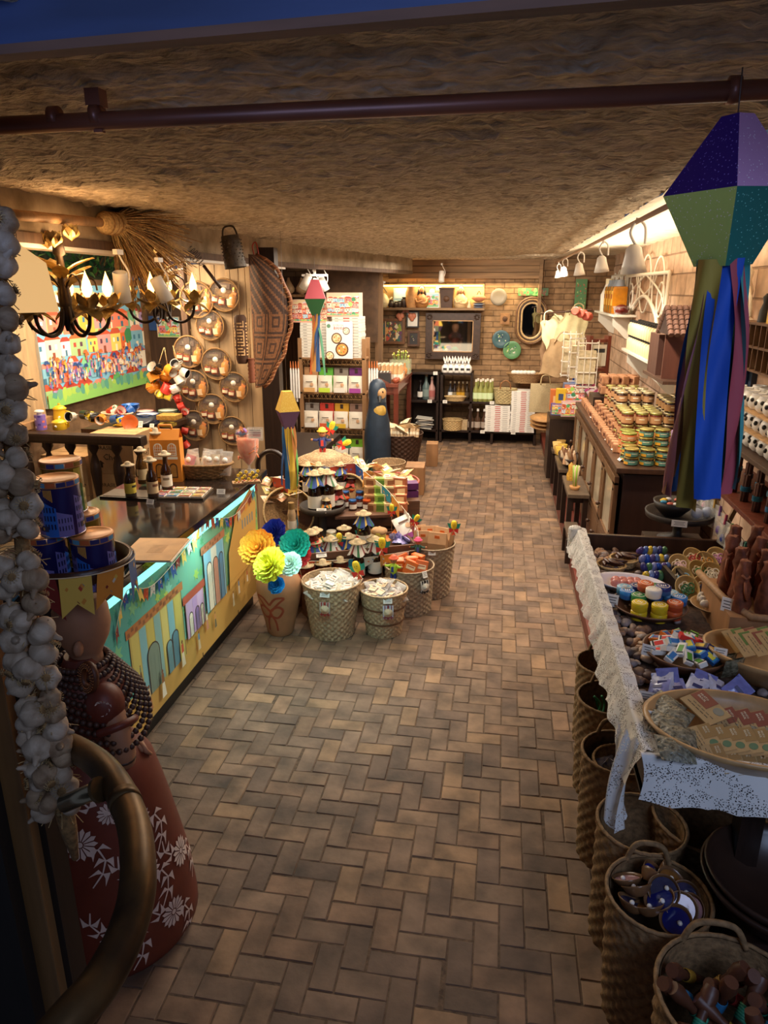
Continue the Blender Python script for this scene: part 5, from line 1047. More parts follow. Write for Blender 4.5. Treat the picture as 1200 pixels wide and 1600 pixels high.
# second row in front: below tray on floor level crate, between vase and baskets
for k in range(9):
 px=478+k*13.5;py=915-(k%2)*12-k*2.2;kk=(2,1,0,3,2,1,3,1,3)[k];p=XY(px,py,.22)
 HJ[kk].put(p,rnd.uniform(0,6),'straw hatted jar, %s from left in the low front row behind the baskets'%ORD[k],sc=1.45,group='dressed jars and bottles of the central display')
b=B();q0,q1=XY(470,930,.2),XY(640,890,.2);d_=(q1-q0);b.box((0,0,0),(d_.length,.20,.03),CWD,T((q0.x+q1.x)/2,(q0.y+q1.y)/2+.05,.205,rz=math.atan2(d_.y,d_.x)))
for s_ in(-1,1):
 b.box((s_*d_.length*.45,0,-.105),(.03,.16,.19),CWD,T((q0.x+q1.x)/2,(q0.y+q1.y)/2+.05,.205,rz=math.atan2(d_.y,d_.x)))
tag(b.build('display_plank'),'low wooden plank bench under the front row of straw hatted jars','bench')
# jars with plain lids, tin with yellow paper, blue packets etc on the tray
def simplejar(label,loc,s_=1,body='#a86a3a',lid='#c9c2b0',nm='preserve_jar',lab='#efe6d4',grp=None,n=18,h=.085,r=.036):
 t=thing(nm,label,'jar',loc,rnd.uniform(-.5,.5),group=grp,s=s_);b=B();b.lathe([(r*.9,0),(r,.004),(r,h*.82),(r*.88,h*.9)],mat(body,.1,var=.3,scale=40,bump=0),n=n);b.build('glass_body',t)
 b=B();b.lathe([(r+.0006,h*.15),(r+.0006,h*.62)],paint(lab),T(rz=-2.6),14,False,arc=2.4);b.build('paper_label',t);b=B();b.lathe([(r*.95,h*.88),(r*.97,h*.9),(r*.97,h*1.05),(r*.9,h*1.07)],mat(lid,.3,'flat',metal=.7),n=n);b.build('lid',t);return t
simplejar('glass preserve jar with white card on the front tier tray',TR(-.10,-.02),1.1);simplejar('upper glass preserve jar stacked behind the white card',TR(-.09,.06,.41),1.0,'#c9b58a')
t=thing('yellow_pail','small pale yellow pail covered with kraft paper on the tray','pail',TR(.24,.02));b=B();b.lathe([(.042,0),(.052,.1)],paint('#e0c85a',.4),n=24);b.build('pail',t);b=B();b.ball((0,0,.1),(.06,.055,.03),KRAFT,12,fn=lambda d:1+.08*math.sin(5*math.atan2(d.y,d.x)));b.build('paper_cover',t)
for k in range(7):
 t=thing('printed_packet','violet and blue printed packet, %s of the heap at the right of the tray'%ORD[k],'packet',TR(.36+.03*(k%3),-.03+.03*(k//3),.39+.012*(k//2)),rot=(R_(20*k),R_(10*k),k));b=B();packet(b,.07,.08,.025,mat(['#3a3a8a','#5a4a9a','#8a7ac0'][k%3],.3,var=.5,scale=60,col2='#c9c2e0'),T(0,-.03,.02));b.build('wrapper',t)
for k,(px,py,s_,lb)in enumerate(((420,808,0,0),)):pass
card('price_card','white price card at the left front of the tiered display tray',TR(-.20,-.165,.40),.07,.035,.4,-40);card('price_card','white price card on the glass preserve jar',TR(-.10,-.075,.43),.05,.04,.3);card('price_card','white price card below the dark dressed bottle',TR(.12,-.10,.385),.05,.035,.3,-35)
card('price_card','white price card in front of the low row of hatted jars',XY(577,925,.24),.055,.035,.1)
# round dark pedestal tray (turned wood) with bottles, upper left
p=XY(500,795,.55)
t=thing('pedestal_tray','round dark wooden pedestal tray carrying bottles above the jars','tray',(p.x+.02,p.y,.345));b=B();b.lathe([(.12,0),(.12,.02),(.03,.04),(.028,.18),(.14,.19),(.165,.205),(.17,.24),(.16,.24),(.15,.21),(0,.205)],mat('#3f352c',.7,var=.3,scale=20),n=36);b.build('tray',t)
for k,(x,y,kk,s_)in enumerate(((-.04,-.05,1,1.2),(.04,.0,3,1.2),(-.02,.06,3,1.15),(.09,.07,2,1.1),(.05,-.08,0,.7))):HJ[kk].put(V(p.x+.02+x,p.y+y,.555),k,'straw hatted %s, %s on the round pedestal tray'%('bottle' if kk in(1,3)else 'jar',['front left','right','back left','back right','small one at the front edge'][k]),sc=s_*1.3,group='dressed jars and bottles of the central display')
card('price_card','white price card on the round pedestal tray',V(p.x+.05,p.y-.16,.57),.07,.035,.1,-30)
# small blue capped jars cluster
for k in range(10):
 px,py=540+(k%5)*11,792-(k//5)*14+(k%2)*4;simplejar('blue cloth capped little jar, %s of the cluster right of the pedestal tray'%ORD[k],XY(px,py,.53),.85,'#5a2418','#3a6aa8' if k%3 else '#d9602c',nm='blue_lid_jar',grp='blue capped jars')
b=B();q0=XY(565,800,.5);b.box((0,0,0),(.42,.34,.02),CWD,T(q0.x,q0.y,.515,rz=.3));b.box((0,0,-.09),(.3,.05,.16),CWD,T(q0.x,q0.y,.515,rz=.3));tag(b.build('riser_block'),'wooden riser block under the blue capped jars','stand')
# winnowing baskets (round flat) leaning and lying
def sieve(label,loc,R,rot,m=DSTRAW,dep=.05):
 t=thing('round_sieve_basket',label,'basket',loc,rot=rot);b=B();n=72;k=16
 b.lathe([(R*j/k,.004*(1 if j%2 else 0))for j in range(k+1)],m,n=n,cap=False,fn=lambda i,j,t:0);b.lathe([(R*.99,0),(R*1.02,dep),(R*1.0,dep),(R*.98,.004)],m,n=n,cap=False,fn=lambda i,j,t:.003*(i%2));b.build('weave',t);b=B();b.tube([(R*1.015*math.cos(2*PI*i/60),R*1.015*math.sin(2*PI*i/60),dep)for i in range(60)],.008,STRAW,6,closed=True);b.build('rim',t);return t
p=Yp(449,803,4.9);sieve('large round flat basket leaning at the left of the display',V(p.x,p.y,p.z),.19,(R_(62),0,R_(35)));p=Yp(545,772,5.2);sieve('round flat basket leaning behind the blue capped jars',V(p.x,p.y,p.z),.145,(R_(60),0,R_(-8)))
# tall jar and liquor bottle in front of left sieve
t=thing('tall_cork_bottle','tall pale bottle standing before the large leaning basket','bottle',XY(457,835,.40),s=1.0);b=B();b.lathe([(.045,-.3),(.045,.0),(.03,.03),(.028,.12),(.032,.15),(.02,.2)],mat('#c9a880',.2,var=.4,scale=20),n=20);b.build('bottle',t);b=B();b.lathe([(.0325,.05),(.0325,.11)],paint('#e9dcc4'),n=20,cap=False);b.build('paper_label',t);b=B();b.cyl(.022,.05,paint('#8a6a3a'),T(z=.19));b.build('cork',t)
# big top straw hat with doll and pinwheels
p=Yp(507,712,5.45)
t=thing('straw_hat','wide woven straw hat crowning the central display','hat',p);b=B();b.lathe([(.235,-.045),(.24,-.04),(.16,-.005),(.11,.02),(.08,.04),(.04,.048),(0,.05)],NST,n=72,cap=False,fn=lambda i,j,t:.003*(i%2));
for k in range(14):R=.225-k*.014;b.tube([(R*math.cos(a),R*math.sin(a),-.037+.088*(1-R/.235)**.8*(1 if R>.06 else 1))for a in[2*PI*i/48 for i in range(48)]],.0035,NST,5,closed=True)
b.build('brim_and_crown',t);b=B();b.lathe([(.241,-.046),(.244,-.042),(.241,-.038)],DSTRAW,n=60,cap=False);b.build('rim_binding',t)
b=B();b.cyl(.02,.85,DWOOD,T(p.x,p.y+.02,0));tag(b.build('display_pole'),'dark wooden pole carrying the big straw hat over the display','pole')
def ragdoll(label,p,hat,shirt,skin='#b57a50',s_=1,pole=.12):
 t=thing('cloth_doll',label,'doll',p,rnd.uniform(-.3,.3),s=s_,group='little cloth dolls on sticks');
 b=B();b.lathe([(.005,-.02),(.02,0),(.022,.02),(.016,.045),(.006,.052)],paint(shirt[0]),n=14);
 for s2 in(-1,1):b.tube([(.012*s2,0,.04),(.032*s2,-.006,.032),(.05*s2,-.012,.036)],[.008,.008,.006],paint(shirt[0]),8);b.ball((.054*s2,-.013,.037),.007,paint(skin),8);b.box((.01*s2,0,-.025),(.012,.02,.03),paint(shirt[1]))
 b.box((0,-.021,.02),(.014,.006,.03),paint(shirt[1]));b.build('clothes',t)
 b=B();b.ball((0,0,.07),(.02,.02,.021),paint(skin),14);b.ball((-.007,-.018,.073),.0025,BLACK,6);b.ball((.007,-.018,.073),.0025,BLACK,6);b.tube([(-.006,-.0195,.062),(0,-.0205,.060),(.006,-.0195,.062)],.001,paint('#a82a20'),5);b.build('head',t)
 b=B();b.lathe([(.028,.079),(.030,.082),(.02,.084),(.018,.096),(.008,.102),(0,.103)],paint(hat),n=18);b.build('hat',t);b=B();b.tube([(0,0,.0),(0,0,-pole)],.0018,LWOOD,5);b.build('stick',t);return t
ragdoll('cloth doll with yellow hat and dark blue coat standing on the big straw hat',Yp(504,697,5.40),'#e3c23a',('#26306a','#c23a30'),s_=1.5,pole=.03)
ragdoll('cloth doll with yellow hat and pink dress above the white packet basket',Yp(473,872,4.18),'#e3c23a',('#c22a6a','#e0602c'),s_=1.15);ragdoll('cloth doll with orange hat and lime shirt over the orange boxes',Yp(615,893,4.28),'#e0603a',('#b5d93a','#26408a'),s_=1.15);ragdoll('cloth doll with pink hat and blue trousers by the kraft bags',Yp(653,862,4.55),'#e04a7a',('#2a5a4a','#2a4aa0'),s_=1.05)
def corn_pin(label,p,rz=0,s_=1,pole=.18,rot=None,spin=False):
 t=thing('paper_corn_flower',label,'paper ornament',p,rz,rot=rot,s=s_,group='yellow faced paper flowers on sticks')
 b=B();b.ball((0,0,.03),(.016,.011,.034),paint('#eecb2a'),14,fn=lambda d:1-.35*max(0,d.z)**3);b.ball((-.005,-.0105,.032),.0018,BLACK,5);b.ball((.005,-.0105,.032),.0018,BLACK,5);b.tube([(-.004,-.011,.024),(0,-.0115,.022),(.004,-.011,.024)],.0008,paint('#a82a20'),4);b.build('corn_face',t)
 for k,(c,a,L)in enumerate((('#1f9a86',-.8,.05),('#1f9a86',.8,.05),('#2aa89a',-.35,.045),('#2aa89a',.35,.045))):
  b=B();b.grid(lambda u,v:((v*L)*math.sin(a)+(u-.5)*.028*math.sin(PI*min(.97,v+.05))*math.cos(a),.006+.006*math.sin(v*3),v*L*math.cos(a)-(u-.5)*.028*math.sin(PI*min(.97,v+.05))*math.sin(a)),4,6,paint(c));b.build('leaf',t)
 b=B();q_=[(-.022,-.004),(.022,-.004)]
 for s2 in(-1,1):b.add([(0,-.006,.006),(.026*s2,-.010,.012),(.024*s2,-.008,-.016),(.004*s2,-.007,-.006)],[(0,1,2,3)],paint('#d8322c'));b.add([(0,-.005,.0),(.012*s2,-.009,-.03),(0,-.007,-.024)],[(0,1,2)],paint('#e0502c'))
 b.build('bow',t);b=B();b.tube([(0,0,.0),(0,0,-pole)],.0016,LWOOD,5);b.build('stick',t);return t
for px,py,y_,s_,a,lb in((516,672,5.6,1.5,.4,'paper flower ornament highest on the display, left pinwheel'),(535,695,5.5,1.5,1.1,'paper flower ornament tilted right beside the yellow hatted doll'),(529,848,4.45,1.35,.1,'yellow faced paper flower in front of the tray, left of two'),(565,840,4.5,1.35,0,'yellow faced paper flower in front of the tray, second'),(597,858,4.4,1.55,0,'yellow faced paper flower lowest, between the two back baskets'),(612,800,4.75,1.1,0,'paper flower ornament by the violet packets'),(648,815,4.7,1.1,.5,'paper flower ornament tucked behind the pink and white pouch'),
  (709,828,4.72,1.3,0,'yellow faced paper flower on the kraft bag basket by the aisle'),(560,895,4.02,1.5,-.3,'yellow faced paper flower between the two front baskets'),(463,868,3.95,1.2,-.2,'paper flower ornament in front of the red tissue flower')):
 corn_pin(lb,Yp(px,py,y_),s_=s_,rot=(0,a,0),pole=.14)
# pouches / packets piled over the tiers
def pouch(label,p,rot,c,band,s_=1,txt=None,grp='printed pouches'):
 t=thing('printed_pouch',label,'pouch',p,rot=rot,group=grp,s=s_);b=B();packet(b,.11,.16,.04,mat(c,.5,var=.08,scale=20,bump=.1),T());b.build('pouch',t)
 b=B();b.box((0,.03,.0215),(.09,.03,.001),paint(band));b.lathe([(0,.001),(.016,0)],paint('#e0b58a'),T(.015,.09,.0225),14,False);b.box((0,.12,.020),(.06,.012,.001),paint('#6a4a3a'));b.build('print',t);return t
pouch('white pouch with purple band hanging tilted over the kraft bags',Yp(644,845,4.72),(R_(50),R_(-18),.5),'#ece4d6','#8a2f7a',1.25);pouch('pale pouch standing under the purple banded pouch',Yp(622,872,4.72),(R_(80),0,.2),'#d9c9ae','#b58a60',1.1)
for k in range(6):b=B();b.box((0,0,0),(.13,.10,.018),mat('#c46a2c',.4,var=.2,scale=30));b.box((0,0,.0095),(.09,.05,.001),paint('#e9a05a'));p=Yp(597+(k%3)*12,874-k*7,4.68+.01*k);tag(b.build('caramel_packet',None,p,(R_(8*k),R_(-6),.4+.2*k)),'flat orange brown packet, %s from the bottom of the loose stack behind the orange boxes'%ORD[k],'packet','flat orange brown packets')
for k in range(4):b=B();b.box((0,0,0),(.11,.10,.05),mat('#5a1f5a',.6,var=.3,scale=20));p=Yp(628+13*(k%2),770-12*(k//2),5.2);tag(b.build('purple_box',None,p,(0,0,.3)),'dark purple box, %s behind the purple banded pouch'%['lower left','lower right','upper left','upper right'][k],'box','dark purple boxes')
r6=random.Random(31);cl=['#e6d3a0','#d9b070','#e9dcc0','#d9c08a','#c9a060','#e6c9a0']
lo=B();
ppk=[]
for v in range(4):
 t0=thing('biscuit_packet','','packet');b=B();packet(b,.10,.12,.022,mat(cl[v],.5,var=.4,scale=25,col2=['#c2502c','#8a9a4a','#b5743f','#d98a3a'][v],bump=.2),T(0,-.06,0));b.build('wrapper',t0);b=B();b.box((0,0,.012),(.06,.05,.001),paint('#efe4cc'));b.box((0,.008,.0128),(.04,.008,.001),paint('#a8452c'));b.build('paper_label',t0);ppk.append(Multi(t0))
def heap(pts,lab,grp,seed,s_=1):
 r=random.Random(seed)
 for k,p in enumerate(pts):ppk[k%4].put(p,0,lab%ORD[k%20]if k<20 else(lab%(ORD[k-20]+' of the upper layer')),rot=(R_(r.uniform(-35,45)),R_(r.uniform(-30,30)),r.uniform(-1.2,1.2)),sc=s_*r.uniform(.85,1.1),group=grp)
heap([Yp(540+13*(k%8)+r6.uniform(-3,3),718+(k//8)*13+(k%8)*3.0,5.65-.12*(k//8))for k in range(32)],'cream biscuit packet in the heap right of the straw hat, %s','biscuit packets right of the straw hat',5)
heap([Yp(418+11*(k%5),752+(k//5)*14-2*(k%5),5.1-.1*(k//5))for k in range(15)],'printed packet in the heap left of the straw hat, %s','packets left of the straw hat',6,.8)
heap([Yp(475+12*(k%7),742+(k//7)*11,5.35-.05*(k//7))for k in range(14)],'small packet under the brim of the straw hat, %s','packets under the straw hat brim',8,.62)
t=thing('wicker_platter','wide red rimmed wicker platter holding the packets by the aisle','basket',Yp(600,765,5.55));b=B();basket(b,.28,.22,.07,50,6,NST,.004);b.build('weave',t);b=B();b.tube([(.284*math.cos(2*PI*i/60),.284*math.sin(2*PI*i/60),.075)for i in range(60)],.010,paint('#a8503c'),7,closed=True);b.build('red_rim',t)
t=thing('platter_stand','wooden stand below the wicker platter','stand',Yp(600,765,5.55));b=B();z_=t.location.z;t.location.z=0;b.cyl(.12,z_-.005,CWD,n=20);b.build('column',t)
# bunting over the display
for nm,pts,fw,fl,sd,lb in((0,[Yp(475,717,5.25),Yp(507,730,5.2),Yp(545,724,5.25),Yp(560,725,5.3)],.10,.12,21,'printed flags hanging right under the brim of the big straw hat'),(1,[Yp(552,722,5.3),Yp(580,745,5.1),Yp(605,765,4.95),Yp(625,790,4.8)],.12,.13,22,'dark blue printed flags running from the straw hat down to the right'),(2,[Yp(422,745,5.0),Yp(450,750,4.9),Yp(470,760,4.85)],.09,.12,23,'printed flags at the left by the counter end'),(3,[TR(-.48,-.16,.40),TR(-.2,-.17,.375),TR(.1,-.17,.37),TR(.45,-.17,.39)],.10,.09,24,'printed flags along the front edge of the tiered tray'),
  (4,[TR(.45,-.16,.40),TR(.50,-.05,.5),Yp(627,790,4.9)],.09,.10,25,'printed flags at the right corner of the tiered tray'),(5,[Yp(467,745,4.72),Yp(465,790,4.7),Yp(462,850,4.66)],.06,.07,26,'narrow vertical strip of flags in front of the large leaning basket')):
 bunting('bunting_garland',lb,pts,fw,fl,sd,4,step=1.05)
# small hanging lantern ribbons (two) left of display
lantern('paper_lantern','small yellow and purple balloon lantern hanging above the display',Yp(448,611,4.6),.068,.03,.03,.13,.12,([gl('#c9a23a'),gl('#c9a23a'),paint('#a8502c'),gl('#c9a23a')],[paint('#4a2050'),paint('#3a1a42'),paint('#8a9a8a'),paint('#4a2050')]),[('#c9a83a',.75),('#2f6fb0',.6),('#5aa85a',.95),('#b8763c',.85),('#2a5a9a',.45)],.43,R_(30),1.0)
lantern('paper_lantern','small red and green balloon lantern hanging in front of the recipe books',Yp(492,437,5.6),.08,.03,.03,.14,.125,([paint('#a8404a'),paint('#a8404a'),paint('#b5505a'),paint('#a8404a')],[paint('#1f5a30'),paint('#d9c9b0'),paint('#1f5a30'),paint('#d9c9b0')]),[('#b5803c',.7),('#2b4f80',.8),('#4f8a6a',.95),('#c9602c',.6)],.47,R_(12),.18)
# ---- baskets further back and block
fbasket('pale straw basket, upper of the two stacked by the aisle',-1.10,7.05,.17,.155,.22,NST,36,12,z0=.17);fbasket('wide straw basket, lower of the two stacked by the aisle',-1.10,7.05,.19,.165,.20,NST,36,10)
b=B();b.box((0,0,.15),(.20,.28,.30),mat('#a87a50',.6,'wood',scale=14,var=.3),bev=.004);tag(b.build('wooden_block',None,(-.86,7.35,0),(0,0,.05)),'plain light wooden box on the floor behind the stacked straw baskets','box')
b=B();b.box((0,0,.14),(.14,.2,.28),mat('#a87a50',.6,'wood',scale=14,var=.3),bev=.004);tag(b.build('wooden_block',None,(-.80,8.6,0),(0,0,.05)),'light wooden block right beside the dark wicker basket','box')
fbasket('tall dark wicker basket of cotton bags by the penguin',-1.12,8.05,.26,.17,.50,BST,40,18,.007,group='dark wicker baskets');
r=random.Random(8)
for k in range(9):
 a=k*.7;b=B();packet(b,.2,.16,.07,mat('#e0cfa8',.8,var=.2,scale=20,col2='#c9a880',bump=.4),T(0,-.08,0));b.ball((0,.02,0),(.05,.03,.04),paint('#e6d9be'),8);tag(b.build('cotton_bag',None,V(-1.12+.13*math.cos(a),8.05+.13*math.sin(a),.52+.03*(k%3)),(R_(r.uniform(-40,40)),R_(r.uniform(-30,30)),a)),'folded cream cotton bag, %s in the tall dark wicker basket'%ORD[k],'cotton bag','cream cotton bags in the dark wicker basket')
for k in range(10):b=B();b.cyl(.018,.10,mat('#c9a880',.7,var=.2));b.lathe([(.019,.03),(.019,.06)],paint('#e6d9be'),n=12,cap=False);tag(b.build('paper_roll',None,V(-1.22+.035*k,7.86+.008*(k%3),.49),(R_(-12),R_(r.uniform(-12,12)),0)),'rolled cream paper scroll, %s from left along the dark wicker rim'%ORD[k],'scroll','rolled scrolls in the dark wicker basket')

for k in range(9): # more bottles filling the tiers
 px,py=482+(k%5)*17+(7 if k>4 else 0),762-(k//5)*16;HJ[(1,3,0,1,2)[k%5]].put(XY(px,py+8,.56),k,'straw hatted bottle on the upper tier, %s from left in the %s line'%(ORD[k%5],['near','far'][k//5]),sc=1.3,group='dressed jars and bottles of the central display')
for k in range(16):
 c,c2,w=[('#b58a5a','#7a4a2a','tan'),('#9ab04a','#5a7a2a','lime'),('#d9c08a','#8a5a3a','cream'),('#a8603c','#e0c090','rust')][k%4];p=Yp(580+(k%4)*15,792-(k//4)*13,4.95+.05*(k//4));b=B();b.box((0,0,0),(.10,.06,.07),mat(c,.5,var=.2,scale=30),bev=.004);b.box((0,-.0305,0),(.06,.001,.04),paint(c2));b.box((0,0,.0355),(.07,.03,.001),paint(c2));tag(b.build('small_carton',None,p,(0,0,.3*(k%3)-.2)),'%s little carton stacked right of the blue capped jars, %s row up'%(w,ORD[k//4]),'box','little cartons right of the jars')
b=B();b.box((0,0,0),(.36,.34,.5),CWD);p=XY(612,800,.4);tag(b.build('carton_stand',None,(p.x,p.y+.12,.25),(0,0,.3)),'dark block stand below the little cartons','stand')
# ================================================================== BACK OF THE SHOP
YB_=10.3
# ---- bookshelf unit with recipe books and pouches
SH=mat('#9a7048',.6,'wood',scale=30,var=.3);SX0,SX1=-2.29,-1.52;SW=SX1-SX0
t=thing('open_bookshelf','narrow open wooden shelf unit packed with pouches and recipe books','shelf',((SX0+SX1)/2,8.12,0))
for sx in(-1,1):
 for sy in(-1,1):b=B();b.box((sx*(SW/2-.015),sy*.12,.78),(.045,.04,1.56),SH,bev=.004);b.build('upright',t)
SZ=[.16,.52,.88,1.24]
SZ=[Yp(520,py,8.0).z for py in(722,668,613,559)]
for z_ in SZ:b=B();b.box((0,0,z_-.01),(SW,.28,.022),SH,bev=.003);b.build('shelf_board',t)
for z_ in SZ[1:]:
 b=B()
 for k in range(14):
  for s_ in(-1,1):x=-.33+k*.05;b.tube([(x-.018*s_,-.13,z_-.022),(x+.018*s_,-.13,z_-.075)],.003,DSTRAW,4)
 b.tube([(-.36,-.13,z_-.076),(.36,-.13,z_-.076)],.004,DSTRAW,5);b.build('rattan_lattice',t)
cols5=[('#b5865a','#5fae3a','#8a7f72','#6a2a6a'),('#8a8078','#c23a2c','#c9962a','#8a6a5a'),('#b9a08a','#5a8a3a','#7a7068','#7ab02a')]
bands=[('#d9a86a','#c9e04a','#e9e2d4','#a84a9a'),('#efe6da','#e0603a','#e0b53a','#e9dcc8'),('#c2907a','#a8c23a','#efe6da','#c9e04a')]
for j in range(3):
 for i in range(4):
  z_=SZ[2-j];x=(SX0+SX1)/2-.265+.178*i
  wd=['top','middle','lowest'][j]
  t=thing('granola_pouch','cream front pouch, %s from left on the %s pouch shelf'%(ORD[i],wd),'pouch',(x,7.99,z_+.001),group='pouches on the bookshelf');b=B();packet(b,.165,.19,.05,mat('#e9dcc8',.6,var=.1,scale=20),T(rx=R_(86)));b.build('pouch',t)
  b=B();b.box((0,-.035,.028),(.13,.004,.05),paint(bands[j][i]));b.box((0,-.03,.12),(.08,.004,.008),paint('#6a5a4a'));b.lathe([(0,.002),(.02,0)],paint('#d9a880'),T(.03,-.034,.09,rx=PI/2),12,False);b.build('print',t)
  t=thing('gift_bag','flat bag behind the cream pouches, %s from left, %s pouch shelf'%(ORD[i],wd),'bag',(x,8.08,z_+.001),group='bags behind the pouches');b=B();b.box((0,0,.135),(.165,.05,.27),paint(cols5[j][i],.6),bev=.006);b.build('bag',t);b=B();b.box((0,-.028,.24),(.035,.004,.05),paint('#3a2a20'));b.build('tag',t)
# recipe books
def bookcover(b,w_,h_,M):
 b.box((0,0,0),(w_,h_,.02),paint('#ece6de'),M);b.text('DO PELO DA',.02,paint('#6a625a'),M@T(-.01,h_*.40,.0105));b.text('BAHIA',.045,paint('#c2302c'),M@T(0,h_*.32,.0105));b.lathe([(.022,.001),(.022,0)],paint('#5f8a6a'),M@T(-w_*.4,h_*.38,.0108),16)
 for x,y,r_,c in((-.03,.02,.06,'#e0c08a'),(.03,-.10,.075,'#d99a4a'),(.08,.10,.04,'#e9dcc0'),(-.11,-.17,.05,'#e6d2a0')):
  b.lathe([(r_,.002),(r_*.9,.006),(r_*.8,.003),(0,.003)],paint('#5a3018'),M@T(x,y,.010),20,False);b.lathe([(r_*.8,.0045),(0,.005)],paint(c),M@T(x,y,.010),16,False)
  for k in range(7):a=k*.9;b.lathe([(r_*.14,.0055),(0,.0065)],paint(['#c9602c','#f2e6c8','#8a9a4a'][k%3]),M@T(x+r_*.45*math.cos(a),y+r_*.45*math.sin(a),.010),6,False)
BTZ=SZ[3]
t=thing('recipe_book','recipe book standing face out with bowls of food on its white cover','book',(0,0,0));p=Yp(531,559,7.93);M=Matrix(((1,0,0,p.x),(0,0,-1,7.93),(0,1,0,BTZ+.20),(0,0,0,1)));b=B();bookcover(b,.30,.40,M@T(rx=R_(-3)));b.build('cover',t)
def bookstack(x,y,z0,n,w_,d_,th,label,grp,rz=0,spine='#e2dacb'):
 proto=B();proto.box((0,0,th/2),(w_,d_,th*.93),paint(spine),bev=.001);proto.box((0,-d_/2-.0004,th/2),(w_*.22,.001,th*.4),paint('#b0403a'));proto.box((-w_*.34,-d_/2-.0004,th/2),(w_*.12,.001,th*.22),paint('#8a8278'));proto.box((w_*.3,-d_/2-.0004,th/2),(w_*.2,.001,th*.22),paint('#8a8278'))
 o=proto.build('recipe_book');tag(o,'','book');M_=Multi(o);r=random.Random(n)
 for k in range(n):M_.put((x+r.uniform(-.004,.004),y,z0+th*k),rz+r.uniform(-.015,.015),label%((ORD[k]if k<20 else['twenty-first','twenty-second','twenty-third'][k-20])+' from the bottom'),group=grp)
xl=Yp(502,559,8.1).x;bookstack(xl-.03,8.12,BTZ,12,.36,.25,.032,'pale recipe book, %s of the left pile on the bookshelf','recipe books piled left on the bookshelf');xr=Yp(545,559,8.1).x;bookstack(xr,8.14,BTZ,14,.33,.25,.032,'pale recipe book, %s of the right pile on the bookshelf','recipe books piled right on the bookshelf')
for(px0,px1,py0,py1,y_,sd,lb)in((461,513,472,507,8.12,51,'colourful town patterned box on the left book pile'),(514,563,462,499,8.12,52,'taller colourful town patterned box on the right book pile')):
 a,c=Yp(px0,py1,y_),Yp(px1,py0,y_);w_,h_=c.x-a.x,c.z-a.z;z0=BTZ+.032*(12 if sd==51 else 14)
 t=thing('patterned_box',lb,'box',((a.x+c.x)/2,y_+.02,z0),group='town patterned boxes');b=B();b.box((0,0,h_/2),(w_,.22,h_),paint('#e0c9b5'));town(b,Matrix(((1,0,0,-w_/2),(0,0,-1,-.1105),(0,1,0,0),(0,0,0,1))),w_,h_,sd,rows=4,sky='#f2c9a8',grass='#e9a08a',trees=3,cols=['#f2c2a0','#e99a8a','#f4dcc8','#e9836a','#9fc8dc','#f6e6d2'],people=10);b.build('box',t)
card('price_card','white price card on the top shelf edge under the recipe books',Yp(523,561,7.95),.07,.03,0,0)
# side boards with hanging candles
for k in range(7):
 for(px,nm,y_)in((458,'left',7.9),(581,'right',7.9)):
  b=B();p=Yp(px+(k%4)*4-4,575+(k//4)*6,y_);L_=.34;b.lathe([(.012,-L_),(.012,-.03),(.006,0)],paint('#e9e2da',.5),n=8);b.lathe([(.007,0),(.009,.02),(.004,.075)],paint('#c9703a'),n=8);tag(b.build('taper_candle',None,p+V(0,.02*(k//4),0)),'white taper candle, %s of the bunch hanging %s of the bookshelf'%(ORD[k],nm),'candle','white candles hanging beside the bookshelf')
# shelf with gourds left, picture row right, dried bouquet
b=B();p=Yp(463,462,8.6);b.box((0,0,0),(.5,.25,.03),SH);tag(b.build('wall_shelf',None,p),'high wooden shelf with gourds behind the woven carrier','shelf')
for k in range(3):b=B();b.lathe([(.02,0),(.065,.03),(.072,.07),(.04,.12),(.018,.16),(.012,.19)],mat('#c9a47a',.6,var=.2),n=18);tag(b.build('dried_gourd',None,p+V(-.09+.16*k,0,.016)),'pale dried gourd, %s from left on the high shelf'%ORD[k],'gourd','gourds on the high shelf')
p=Yp(522,462,9.2);t=thing('dried_bouquet','bouquet of dried brown flowers above the patterned boxes','dried flowers',p);b=B();r=random.Random(3)
for k in range(70):d=V(r.uniform(-.18,.18),r.uniform(-.1,.1),r.uniform(.15,.42));b.tube([(0,0,-.05),d*.5+V(0,0,.02),d],.002,DSTRAW,3,cap=False);b.ball(d,.010,mat('#8a5a34',.9,var=.4),5)
b.build('stems',t);b=B();b.lathe([(.04,-.62),(.06,-.3),(.03,-.08),(.045,-.04)],mat('#6a4a30',.6),n=16);b.build('vase',t)
b=B();b.box((-2.0,9.0,1.9),(.9,.03,.9),mat('#5f4632',.8,var=.4,scale=10));struct(b,'wall_left_5')
b=B();b.box((-1.55,9.1,1.25),(.09,.09,2.4),mat('#7a5a3c',.7,'wood',scale=20,var=.4));struct(b,'trim_15')
